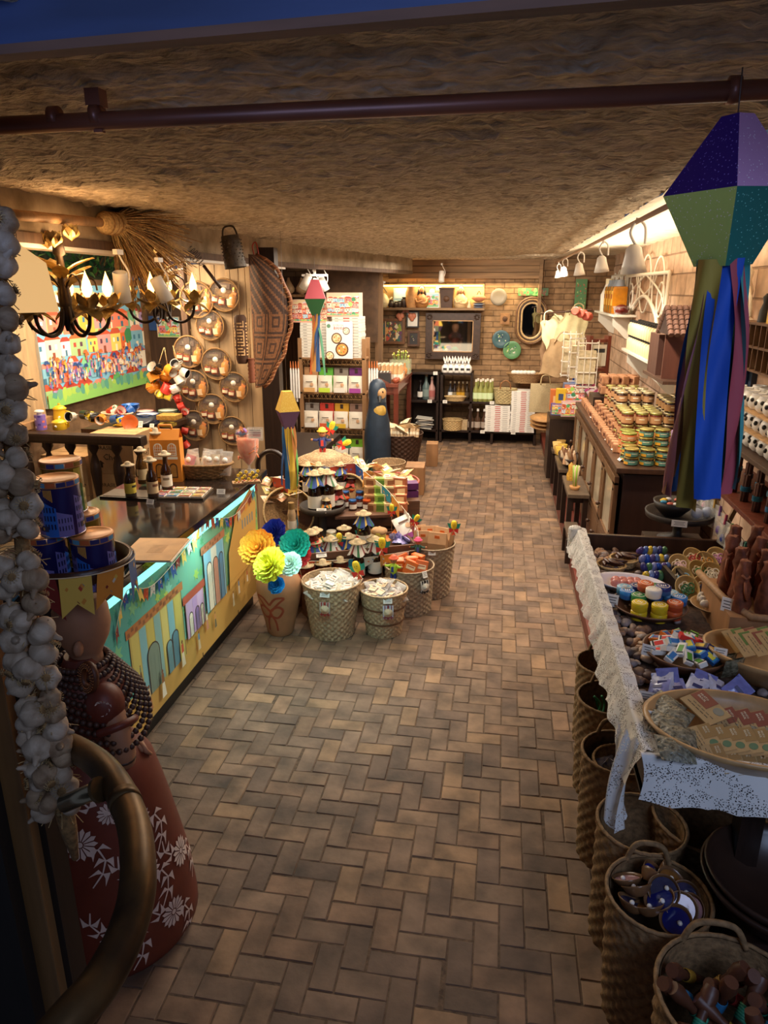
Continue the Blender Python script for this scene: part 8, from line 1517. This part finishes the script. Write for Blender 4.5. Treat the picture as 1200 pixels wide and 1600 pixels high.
for k in range(2):
 t=thing('glass_jar','small glass jar with pale blue ball, %s in the round footed tray'%['left','right'][k],'jar',(1.045+.06*k,3.76+.03*k,zB+.005));b=B();b.ball((0,0,.03),.028,paint('#b9c4e0',.3),14);b.build('ball',t);b=B();b.lathe([(.03,0),(.035,.03),(.025,.06),(.028,.09)],GLASS,n=18,cap=False);b.build('glass',t)
card('price_card','white price card on the round footed tray',(.93,3.62,zB),.075,.035,R_(-10),0)
t=thing('wooden_sign','grey wooden sign on a slanted stick behind the lace table','sign',(1.12,3.62,.85),rot=(0,R_(18),0));b=B();b.box((0,0,.1),(.02,.02,.36),LWOOD);b.build('stick',t);b=B();b.box((0,-.012,.31),(.13,.012,.12),mat('#6a625a',.8),T(ry=R_(20)));b.box((0,-.02,.32),(.05,.003,.02),paint('#3a3a3a'));b.build('board',t)
# ================================================================== LACE TABLE
LZ=.80;X0,X1,Y0,Y1=.44,1.36,1.72,3.62
t=thing('market_table','dark wooden tray table edged with white lace at the lower right','table',((X0+X1)/2,(Y0+Y1)/2,0));TW,TL=X1-X0,Y1-Y0
b=B();b.box((0,0,LZ-.03),(TW,TL,.04),DWOOD);b.build('tabletop',t)
for(cx,cy,sx,sy)in((-TW/2+.012,0,.024,TL),(TW/2-.012,0,.024,TL),(0,-TL/2+.012,TW-.05,.024),(0,TL/2-.012,TW-.05,.024)):b=B();b.box((cx,cy,LZ+.02),(sx,sy,.13),CW_,bev=.006);b.build('rim_board',t)
for sx in(-1,1):
 for sy in(-1,1):b=B();b.box((sx*(TW/2-.18)+.12,sy*(TL/2-.05),.1+(LZ-.15)/2),(.06,.06,LZ-.15),DWOOD);b.build('leg',t)
# lace: cloth with procedural holes
def lace_mat():
 m=bpy.data.materials.new('lace');m.use_nodes=True;N=m.node_tree.nodes;L=m.node_tree.links;bs=N['Principled BSDF'];bs.inputs['Base Color'].default_value=(*S('#dcdad6'),1);bs.inputs['Roughness'].default_value=.85
 tc=N.new('ShaderNodeTexCoord');vo=N.new('ShaderNodeTexVoronoi');vo.inputs['Scale'].default_value=210;L.new(tc.outputs['Object'],vo.inputs['Vector']);v2=N.new('ShaderNodeTexNoise');v2.inputs['Scale'].default_value=22;L.new(tc.outputs['Object'],v2.inputs['Vector'])
 a=N.new('ShaderNodeMath');a.operation='GREATER_THAN';a.inputs[1].default_value=.36;L.new(vo.outputs['Distance'],a.inputs[0]);c=N.new('ShaderNodeMath');c.operation='GREATER_THAN';c.inputs[1].default_value=.55;L.new(v2.outputs[0],c.inputs[0]);d=N.new('ShaderNodeMath');d.operation='MAXIMUM';L.new(a.outputs[0],d.inputs[0]);L.new(c.outputs[0],d.inputs[1]);L.new(d.outputs[0],bs.inputs['Alpha']);return m
LACE=lace_mat()
t=thing('lace_cloth','white lace cloth draped over the left and near rims of the market table','cloth');b=B()
def lf(u,v): # along the left rim: u across (inside -> over -> outside), v along
 y=Y1+.03-v*(TL+.02);z0=LZ+.108;d=u*.23;w_=.007*math.sin(v*47)+.005*math.sin(v*113)
 if d<.05:return(X0+.036-d*.9,y,z0-.012+d*.24+.004*math.sin(v*90))
 e=d-.05;sc=.010*abs(math.sin(v*52))*(e/.25)
 return(X0-.01-e*.22-w_*e*5,y+.008*math.sin(v*80+e*30),z0-e*(.62+.1*math.sin(v*21))+sc)
b.grid(lf,22,340,LACE);b.build('long_side',t);b=B()
def nf(u,v):
 x=X0-.02+v*(TW+.02);z0=LZ+.108;d=u*.21;w_=.012*math.sin(v*24)
 if d<.05:return(x,Y0+.035-d*.7,z0-.02+d*.4)
 e=d-.05;return(x+.01*math.sin(v*30+e*20),Y0-.01-e*.2-w_*e*5,z0-e*(.75+.12*math.sin(v*7))+.008*abs(math.sin(v*34))*(e/.19))
b.grid(nf,20,160,LACE);b.build('near_side',t);b=B();b.grid(lambda u,v:(X0-.015-.05*math.sin(v*PI*.5+u)+.03*math.sin(u*9)*v,Y0+.05+u*.09-.06*v,LZ+.10-.26*v+.012*math.sin(u*14)),18,18,LACE);b.build('corner_fold',t)
b=B();b.grid(lambda u,v:(X0-.02+.035*math.cos(2*PI*u),Y1-.0+.035*math.sin(2*PI*u),LZ+.10-.13*v+(.0)),24,8,LACE);b.ball((X0-.02,Y1,LZ+.10),(.036,.036,.02),LACE,14);b.build('corner_knot',t)
# pebbles / shells (countable only near the left side: individual stones; the rest a sandy bed)
b=B();b.grid(lambda u,v:(X0+.03+u*(TW-.06),Y0+.03+v*(TL-.06),LZ+.002+.008*noise.noise(Vector((u*30,v*60,0)))),60,120,mat('#5a4232',.9,var=.5,scale=50,bump=.5));tag(b.build('sand_bed'),'brown sand and gravel bed filling the market table','gravel',kind='stuff')
PEB=[]
for k,c in enumerate(('#b58a6a','#8a6a54','#c9a88a','#7a625a','#9a8a84')):
 b=B();rr_=random.Random(k);ph=rr_.uniform(0,6);b.ball((0,0,0),(.02,.016,.011),mat(c,.5,var=.3,scale=40),12,fn=lambda d:1+.12*math.sin(3*d.x+ph)+.1*math.sin(5*d.y));o=b.build('pebble');tag(o,'','pebble');PEB.append(Multi(o))
for k in range(240):
 u=rnd.random();x=X0+.045+(.14*rnd.random()**1.3 if k<170 else rnd.random()*(TW-.12));y=Y0+.06+u*(TL-.12)if k<200 else Y0+.05+.1*rnd.random()
 PEB[k%5].put((x,y,LZ+.012+.010*rnd.random()),0,'polished pebble among the loose stones just inside the lace edge of the table',rot=(rnd.uniform(-.4,.4),rnd.uniform(-.4,.4),rnd.uniform(0,6)),sc=rnd.uniform(.7,1.5),group='polished pebbles inside the lace edge')
# ---- bowls on the table
WDB=mat('#c29a68',.35,'wood',scale=16,var=.35,stretch=(1,.15,1));WDD=mat('#6a4630',.4,'wood',scale=16,var=.3,stretch=(1,.15,1))
def wbowl(lb,loc,R,h_,m,s=(1,1,1),rz=0,nm='wooden_bowl',rot=None):
 t=thing(nm,lb,'bowl',loc,rz,s=s,rot=rot);b=B();b.lathe([(R*.45,0),(R*.7,h_*.3),(R*.93,h_*.8),(R,h_),(R*.95,h_*1.02),(R*.88,h_*.82),(R*.6,h_*.3),(0,h_*.2)],m,n=44,cap=False);b.build('bowl',t);return t
BZ2=LZ+.006
bp=Zp(1142,1150,BZ2+.08);bp.y-=.03;wbowl('large oval pale wooden bowl of tea packets, nearest on the lace table',(bp.x+.01,bp.y,BZ2+.035),.225,.10,WDB,(1.15,.82,1),R_(-8))
b=B();b.cyl(.1,.034,WDD,n=24);tag(b.build('wooden_trivet',None,(bp.x,bp.y,BZ2)),'dark round foot under the large oval bowl','stand')
def teapack(lb,loc,rot,top='#8a4a3a',grp='tea packets in the large oval bowl',s=1,full=False):
 t=thing('tea_packet',lb,'packet',loc,rot=rot,s=s,group=grp);b=B();b.box((0,0,.002),(.062,.085,.0035),mat('#b99a68',.8,var=.1,scale=20,bump=0));b.build('card',t);b=B();b.box((.014,.018,.0042),(.034,.046,.0006),paint(top));b.text('MUITO\nBRASIL',.0075,paint('#e6d9b8'),T(.014,.022,.0046,rz=-PI/2));b.lathe([(.011,.0006),(.011,0)],paint('#8a8a7a' if top=='#8a4a3a' else '#5a7a5a'),T(.014,-.022,.004),16)
 for k in range(5):b.box((-.018,.028-.012*k,.0042),(.002,.009,.0004),paint('#5a4a3a'));b.box((-.010,.02-.012*k,.0042),(.0015,.008,.0004),paint('#6a5a4a'))
 b.build('print',t)
 if full:b=B();packet(b,.06,.08,.022,mat('#8f8a70',.12,var=.7,scale=90,bump=.6,col2='#3a3a28'),T(-.055,-.04,.0,rx=-PI/2)@T(rx=0));b.build('foil_bag',t)
 return t
BX,BY,BZ3=bp.x+.01,bp.y,BZ2+.10
teapack('big tea packet with reddish print lying at the top left of the oval bowl',(BX-.075,BY+.075,BZ3+.035),(R_(12),R_(-8),R_(30)),s=1.35,full=True)
for k in range(7):teapack('tea packet with reddish print, %s from left in the upper fan of the oval bowl'%ORD[k],(BX-.015+.036*k,BY+.045-.008*k,BZ3+.012+.004*k),(R_(18),R_(-14),R_(14-3*k)),s=1.1)
for k in range(9):teapack('tea packet with tan print, %s from left in the lower fan of the oval bowl'%ORD[k],(BX-.10+.033*k,BY-.035-.004*k,BZ3+.008+.003*k),(R_(14),R_(-14),R_(12-3*k)),'#9a7a4a',s=1.02)
for k in range(7):teapack('tea packet, %s from left in the lowest row of the oval bowl'%ORD[k],(BX-.085+.036*k,BY-.095-.002*k,BZ3-.010),(R_(25),R_(-12),R_(8-3*k)),'#9a7a4a',s=.9)
for k in range(5):b=B();packet(b,.085,.095,.03,mat('#8f8a74',.1,var=.7,scale=90,bump=.6,col2='#34342a'),T(0,0,0));tag(b.build('foil_bag',None,(BX-.15+.02*(k%2),BY+.06-.042*k,BZ3+.012),(R_(8),R_(-16),R_(40+14*k))),'silver green herb bag, %s from the far side along the left of the oval bowl'%ORD[k],'bag','herb bags in the oval bowl')
bp2=Zp(1185,1030,BZ2+.08);wbowl('second pale wooden bowl of herb packets at the right edge behind the first',(bp2.x+.05,bp2.y,BZ2+.0),.20,.11,WDB,(1.15,.8,1),R_(-20))
for k in range(7):teapack('herb packet with %s print, %s from left in the second pale bowl'%(['green','red'][k%2],ORD[k]),(bp2.x-.06+.042*(k%4),bp2.y+.04-.075*(k//4),BZ2+.125+.006*k),(R_(22),R_(-10),R_(16)),'#8a4a3a' if k%2 else '#5a7a3a','packets in the second pale bowl',1.15,full=k in(0,4))
card('price_card','white handwritten card clipped on the rim of the large oval bowl',(BX-.235,BY+.03,BZ3-.01),.035,.045,R_(-15),-10);card('price_card','white handwritten card clipped on the second pale bowl',(bp2.x-.135,bp2.y-.03,BZ2+.09),.042,.035,R_(-15),-10)
# lavender bags
p=Zp(1075,1085,BZ2+.05)
for k in range(9):
 t=thing('lavender_pouch','blue violet glossy pouch, %s in the cluster before the large oval bowl'%ORD[k],'pouch',V(p.x-.10+.028*k,p.y+.02*((k%3)-1),BZ2+.03),rot=(R_(25+10*(k%3)),R_(-25+8*k),R_(-30+15*(k%4))),group='blue violet pouches');b=B();packet(b,.07,.09,.02,mat(['#8a90c8','#c9cce0','#7a80c0'][k%3],.12,var=.3,scale=30,bump=.3),T(0,-.0,0));b.build('wrapper',t);b=B();b.box((0,.05,.0112),(.03,.012,.0005),paint('#3a3a6a'));b.ball((0,.025,.011),(.012,.012,.003),paint(['#26307a','#8a3a3a','#e6e2ee'][k%3]),8);b.build('print',t)
card('price_card','white card in front of the blue violet pouches',Zp(1010,1098,BZ2+.03),.045,.035,R_(-10),-30)
# bowl of bright packets
p=Zp(1070,1020,BZ2+.06);wbowl('brown bowl heaped with bright wrapped sweets',(p.x,p.y,BZ2),.145,.075,WDD);r=random.Random(17)
for k in range(26):
 a_=2.4*k;q=.11*math.sqrt(k/26);t=thing('wrapped_sweet','bright wrapped soap bar in the brown bowl, %s out from the centre'%(ORD[k]if k<20 else 'outer '+ORD[k-20]),'sweet',(p.x+q*math.cos(a_),p.y+q*math.sin(a_),BZ2+.075+.045*(1-q/.11)),rot=(r.uniform(-.5,.5),r.uniform(-.5,.5),a_),group='bright wrapped bars');c=['#d9302c','#e9e6dc','#2a6ab0','#6ab02c','#e9e6dc','#2a2a6a','#e07a2c','#e9e6dc'][k%8]
 b=B();b.box((0,0,0),(.055,.03,.018),paint(c,.3),bev=.003);b.box((0,0,.0095),(.03,.018,.0008),paint(['#f0ece0','#d9302c','#f0e04a','#f2efe6','#2a7ac0','#e9c23a','#2a3a8a','#5aa02c'][k%8]));b.box((.019,0,.0095),(.006,.028,.0008),paint('#1a1a1a' if k%2 else '#3a9ac0'));b.build('wrapper',t)
card('price_card','white card on the rim of the brown sweets bowl',(p.x-.135,p.y-.045,BZ2+.06),.045,.04,R_(-25),-15)
# bowl of round tins
p=Zp(1015,945,BZ2+.05);wbowl('brown bowl holding stacked round coloured tins',(p.x+.0,p.y,BZ2),.15,.055,WDD)
t0c=[('#e3c62a','#e3c62a','yellow'),('#2a6ab0','#3a8ad0','blue'),('#c2502c','#d96a3a','orange'),('#ece8e0','#ece8e0','white'),('#3a6a9a','#2a3a7a','dark blue'),('#6ab04a','#3a8a4a','green'),('#4a90c0','#8ac0e0','light blue')]
def rtin(k,x,y,z_,lb):
 c1,c2,nm=t0c[k];t=thing('balm_tin','%s round tin %s in the stacked tin bowl'%(nm,lb),'tin',(x,y,z_),rnd.uniform(0,6),group='round coloured tins');b=B();b.lathe([(.029,0),(.031,.003),(.031,.02)],paint(c1,.3),n=22);b.build('tin',t);b=B();b.lathe([(.032,.02),(.032,.033),(.029,.036),(0,.036)],paint(c2,.25),n=22,cap=False);b.lathe([(.024,.0365),(.022,.0368)],WHITE,n=22,cap=False)
 for i in(-1,0,1):b.box((.008*i,0,.0368),(.003,.016,.0006),WHITE)
 b.build('lid',t)
for i,(k,dx,dy,l,lb)in enumerate(((0,-.055,-.075,0,'lower front left'),(0,-.055,-.075,1,'upper front left'),(0,.02,-.085,0,'lower front middle'),(0,.02,-.085,1,'upper front middle'),(2,.085,-.05,0,'lower front right'),(2,.085,-.05,1,'upper front right'),(3,.005,-.02,2,'on top in the middle'),(1,.115,.01,1,'at the right behind orange'),(1,-.085,.04,1,'at the left behind yellow'),(5,-.045,.0,1,'left of the white one'),(2,-.015,.045,2,'behind the white one'),(4,.05,.02,2,'right behind the white one'),(6,.09,.05,1,'at the far right'),(4,-.035,.10,1,'at the far left'),(5,.04,.11,1,'at the far middle'),(1,.03,.05,1,'hidden in the centre'),(6,-.09,.08,1,'farthest left'))):
 rtin(k,p.x+dx,p.y+dy,BZ2+.02+.0375*l,lb)
card('price_card','white card leaning left of the stacked tin bowl',(p.x-.155,p.y-.03,BZ2+.045),.045,.05,R_(-20),-20)
# white dish with pink balls
p=Zp(985,912,BZ2+.05);wbowl('white oval china dish of pink soaps',(p.x,p.y,BZ2+.01),.13,.05,paint('#e6e2ea',.2),(1.2,.8,1),R_(-15),'china_dish')
for k in range(9):b=B();b.ball((0,0,0),(.028,.022,.02),mat('#e08a80',.25,var=.3,scale=40,alpha=.9),12);tag(b.build('pink_soap',None,(p.x-.06+.03*(k%5),p.y-.015+.03*(k//5),BZ2+.055),(0,0,k)),'translucent pink soap, %s from left in the %s line of the white dish'%(ORD[k%5],['near','far'][k//5]),'soap','pink soaps in the white dish')
# cigars / chocolate sticks in two baskets at far left
for q,(px,py,lb)in enumerate(((955,882,'left'),(975,872,'right'))):
 p=Zp(px,py+2,BZ2+.03);t=thing('woven_basket','small woven basket of dark pods in the far %s corner of the lace table'%lb,'basket',(p.x,p.y,BZ2));b=B();basket(b,.065,.055,.035,22,4,STRAW,.002);b.build('weave',t)
 for k in range(9):b=B();b.lathe([(.002,-.04),(.011,-.02),(.013,0),(.011,.02),(.002,.04)],mat('#4a2418',.35,var=.3),n=10);tag(b.build('cocoa_pod',None,(p.x-.035+.009*k,p.y+.01*(k%3-1),BZ2+.045+.008*(k%2)),(R_(80),R_(20*(k%3-1)),.2*k)),'dark glossy pod, %s from left in the far %s basket'%(ORD[k],lb),'pod','dark pods in the %s basket'%lb)
# coloured crystals / eggs
for k in range(22):
 px,py=1000+(k%6)*7.5+(k//6)*3,862+(k//6)*13;p=Zp(px,py,BZ2+.04);c=['#5a4a8a','#4a6ab0','#e3c23a','#7a90c8','#3a3a7a','#5a8a5a','#8a90c8','#2a5ac0'][k%8];b=B();b.ball((0,0,0),(.018,.018,.026),mat(c,.2,var=.3,scale=30),6);tag(b.build('crystal_point',None,(p.x,p.y,BZ2+.045),(R_(rnd.uniform(-25,25)),R_(rnd.uniform(-25,25)),k)),'coloured crystal egg, %s from left in the %s row at the far rim'%(ORD[k%6],['farthest','second','third','nearest'][k//6]),'crystal','coloured crystal eggs')
b=B();b.box((0,0,.035),(.018,.13,.07),DWOOD);b.box((.05,0,.035),(.018,.13,.07),DWOOD);b.box((.025,-.06,.06),(.05,.015,.018),DWOOD);tag(b.build('wooden_caddy',None,(Zp(1045,905,.85).x,Zp(1045,905,.85).y,BZ2+.01),(R_(12),0,R_(18))),'dark wooden two board caddy between the crystals and the oval bowls','stand')
# small oval bowls with yarn, tilted toward the aisle
for k,(px,py,c,lb)in enumerate(((1062,880,'#e0c0c8','pink'),(1083,873,'#b5302c','red'),(1103,876,'#c98a2a','amber'),(1120,872,'#c98ac0','lilac'),(1066,900,'#8ac0e0','light blue'),(1092,893,'#3a8a4a','bright green'),(1074,915,'#2a6a3a','dark green and cream'),(1112,896,'#ece6da','white'),(1100,915,'#26306a','navy blue'))):
 p=Zp(px,py,BZ2+.06);t=wbowl('tilted little bowl of %s yarn rings on the lace table'%lb,(p.x,p.y,BZ2+.03+.01*(k%2)),.05,.035,mat('#c9a868',.5,var=.2),(1,1.3,1),nm='yarn_bowl',rot=(R_(35),R_(-8),R_(10*(k%3))));t['group']='tilted yarn bowls';b=B();r=random.Random(k)
 for i in range(10):a_=i*2.4;q=.022*math.sqrt(i/10);b.tube([(q*math.cos(a_)+.012*math.cos(u*PI/5),q*math.sin(a_)+.012*math.sin(u*PI/5),.026+.003*(i%3))for u in range(10)],.0028,paint(c if i%3 else '#e9dcc4'),5,closed=True)
 b.build('yarn',t)
b=B();b.box((0,0,.03),(.36,.24,.05),DWOOD);p=Zp(1092,893,BZ2+.03);tag(b.build('riser_board',None,(p.x,p.y,BZ2-.015),(0,0,.1)),'dark riser under the tilted yarn bowls','stand')
# plate of white soaps/shells
p=Zp(1110,950,BZ2+.03);wbowl('flat tan plate of white coral pieces',(p.x+.02,p.y,BZ2+.02),.10,.03,WDB,nm='tan_plate');
for k in range(9):b=B();b.ball((0,0,0),(.024,.018,.016),mat('#e0d6c8',.6,var=.25,scale=60,bump=.6),10,fn=lambda d:1+.2*math.sin(7*d.x+k)*math.sin(6*d.y));tag(b.build('coral_piece',None,(p.x+.02-.05+.03*(k%4),p.y-.03+.035*(k//4),BZ2+.06),(k,k,0)),'white coral piece, %s from left in the %s line of the tan plate'%(ORD[k%4],ORD[k//4]),'coral','white coral pieces')
card('price_card','white card in front of the white coral plate',(p.x+.0,p.y-.09,BZ2+.04),.045,.04,0,-15)
# carved clay figures in a wooden tray, right edge
p=Zp(1185,935,.95);t=thing('figure_tray','raised wooden tray of tall reddish carved figures at the right edge','tray',(p.x+.06,p.y+.02,.80));b=B();b.box((0,0,.07),(.42,.38,.14),mat('#a87a50',.6,'wood',scale=16));b.build('box',t);b=B();b.tube([(-.24,.16,.175),(-.20,-.06,.16),(-.14,-.2,.15),(.24,-.22,.15)],.014,LWOOD,8);b.build('rim_rail',t)
FG=thing('carved_figure','','figurine');b=B();b.lathe([(.03,0),(.034,.03),(.026,.07),(.03,.11),(.022,.14),(.026,.17),(.018,.20),(.02,.22),(.016,.225)],mat('#8a4a2c',.65,var=.4,scale=25,bump=.5,col2='#5a2c18'),n=14,fn=lambda i,j,t:.005*math.sin(3*t+j*1.3)+.003*math.sin(7*t+j));b.build('body',FG);b=B();b.tube([(.0,-.028,.14),(-.0,-.036,.10),(.012,-.032,.06)],.006,mat('#9a5634',.65),6);b.tube([(-.012,-.02,.17),(0,-.03,.155),(.014,-.024,.165)],.006,mat('#9a5634',.65),6);b.build('arms',FG);FM_=Multi(FG)
for k in range(15):i,j=k%4,k//4;FM_.put((p.x-.10+.085*i+.02*(j%2),p.y-.11+.085*j,.942),k*.7,'reddish carved clay figure, %s from left in the %s row of the raised tray'%(ORD[i],['front','second','third','back'][j]),rot=(0,R_(rnd.uniform(-5,5)),k*.7),sc=(1,1,.9+.08*j),group='reddish carved figures')
card('price_card','white card tied on the rail of the figure tray',(p.x-.145,p.y-.10,.93),.04,.055,R_(-35),-5)
# ---- baskets under the lace table along the aisle
UB=mat('#8f6f4a',.8,var=.45,scale=60,bump=.5)
def ub(lb,px,py,rz_,rt,rb,m=UB,handle=True,x=None):
 p=Zp(px,py,rz_);p.x+=.02;t=thing('floor_basket',lb,'basket',(p.x,p.y,.1),group='tall baskets under the lace table');b=B();basket(b,rt,rb,rz_-.1,36,18,m,.005,flare=.2);b.build('weave',t)
 if handle:b=B();b.tube(spline([(-rt*.5,rt*.86,rz_-.11),(-rt*.3,rt*.9,rz_-.05),(rt*.2,rt*.9,rz_-.05),(rt*.4,rt*.88,rz_-.11)],6),.008,m,8);b.build('handle',t)
 return p
q1=ub('farthest tall basket under the lace table, dark inside',938,1035,.50,.12,.11);q2=ub('tall basket with green threads, second from the back',945,1090,.53,.125,.11);q3=ub('tall basket holding a perforated inner basket, third from the back',958,1175,.54,.125,.11)
q4=ub('empty dark tall basket under the lace corner',992,1285,.54,.13,.12,handle=False);q5=ub('large tall basket filled with glazed little bowls, at the lower right',1017,1395,.53,.135,.11);q6=ub('nearest tall basket filled with wooden rattles',1135,1560,.56,.17,.14)
for k in range(14):
 a_=2.4*k;q=.095*math.sqrt((k+.3)/14);t=wbowl('glazed little bowl with %s inside, %s in the large tall basket'%(['sparkling violet','pale pink','dark blue','amber'][k%4],['centre','near the centre, right','near the centre, left','fourth','fifth','sixth','seventh','eighth','at the front','at the right','at the back left','at the left','at the back','outermost'][k]),(q5.x+q*math.cos(a_),q5.y+q*math.sin(a_),.50+.05*(1-q/.1)),.042,.028,mat('#7a5638',.25,var=.3),nm='glazed_bowl',rot=(R_(rnd.uniform(10,70)),R_(rnd.uniform(-40,40)),a_));t['group']='glazed little bowls'
 b=B();b.lathe([(.034,.022),(0,.020)],mat(['#3a3650','#b58a90','#1c2470','#8a5a2c'][k%4],.05,var=.3,bump=.1),n=20,cap=False);b.ball((.01,.005,.024),.007,WHITE,7);b.build('filling',t)
b=B();b.lathe([(.0,.30),(.11,.32)],mat('#3a2a1c',.9),n=20);tag(b.build('basket_lining',None,(q5.x,q5.y,.1)),'dark padding below the glazed bowls','padding',kind='stuff')
for k in range(15):
 a_=2.4*k;q=.12*math.sqrt((k+.3)/15);t=thing('wooden_rattle','wooden rattle wrapped with %s thread, %s in the nearest basket'%(['green','blue','gold','red'][k%4],ORD[k]),'rattle',(q6.x+q*math.cos(a_),q6.y+q*math.sin(a_),.50),rot=(R_(rnd.uniform(-55,55)),R_(rnd.uniform(-50,50)),a_),group='wooden rattles in the nearest basket');b=B();b.lathe([(.010,-.07),(.013,0),(.011,.05),(.02,.09),(.016,.11)],mat('#5a3422',.45,var=.3),n=12);b.build('stick',t);b=B()
 for i in range(6):b.lathe([(.0135,.0+.006*i),(.0155,.003+.006*i),(.0135,.006+.006*i)],paint(['#2f8a6a','#3a8ac0','#a8802c','#a8302c'][k%4]),n=12,cap=False)
 b.build('thread_wrap',t)
t=thing('perforated_basket','dark perforated inner basket of foil bags in the third tall basket','basket',(q3.x+.01,q3.y-.01,.42));b=B();basket(b,.095,.08,.09,26,7,DSTRAW,.003);b.build('weave',t)
for k in range(6):b=B();packet(b,.07,.08,.03,mat('#8a8078',.12,var=.6,scale=60,bump=.5,col2='#3a3a5a'),T());tag(b.build('foil_bag',None,(q3.x-.03+.022*(k%4),q3.y-.04+.03*(k//2),.45),(R_(60),R_(20*(k%3-1)),k)),'crinkled foil bag, %s in the perforated inner basket'%ORD[k],'bag','foil bags in the inner basket')
for k in range(5):b=B();b.tube(spline([(0,0,0),(.02,.01,.05),(-.01,.02,.08)],4),.005,paint('#2f7a4a'),6);tag(b.build('yarn_strand',None,(q2.x-.05+.025*k,q2.y,.44),(0,.5*k,k)),'bright green cord end, %s in the second tall basket'%ORD[k],'cord','green cords')
t=thing('wide_basket','wide low woven basket below the near lace edge','basket',(Zp(1085,1290,.5).x+.05,Zp(1085,1290,.5).y+.02,.30));b=B();basket(b,.17,.15,.22,44,12,UB,.005,rim=True);b.build('weave',t);b=B();b.cyl(.12,.2,DWOOD,T(z=-.2));b.build('foot',t)
for k in range(2):p=Zp(1185,1370,.62);wbowl('very large dark bowl at the right edge, %s of two nested'%['outer','inner'][k],(p.x+.06,p.y,.50+.02*k),.20-.008*k,.12,mat('#33221a',.35,'wood',scale=12),nm='dark_bowl')
b=B();b.box((0,0,.2),(.2,.2,.40),DWOOD);tag(b.build('stand_block',None,(p.x+.06,p.y,.1)),'dark block supporting the nested large bowls','stand')
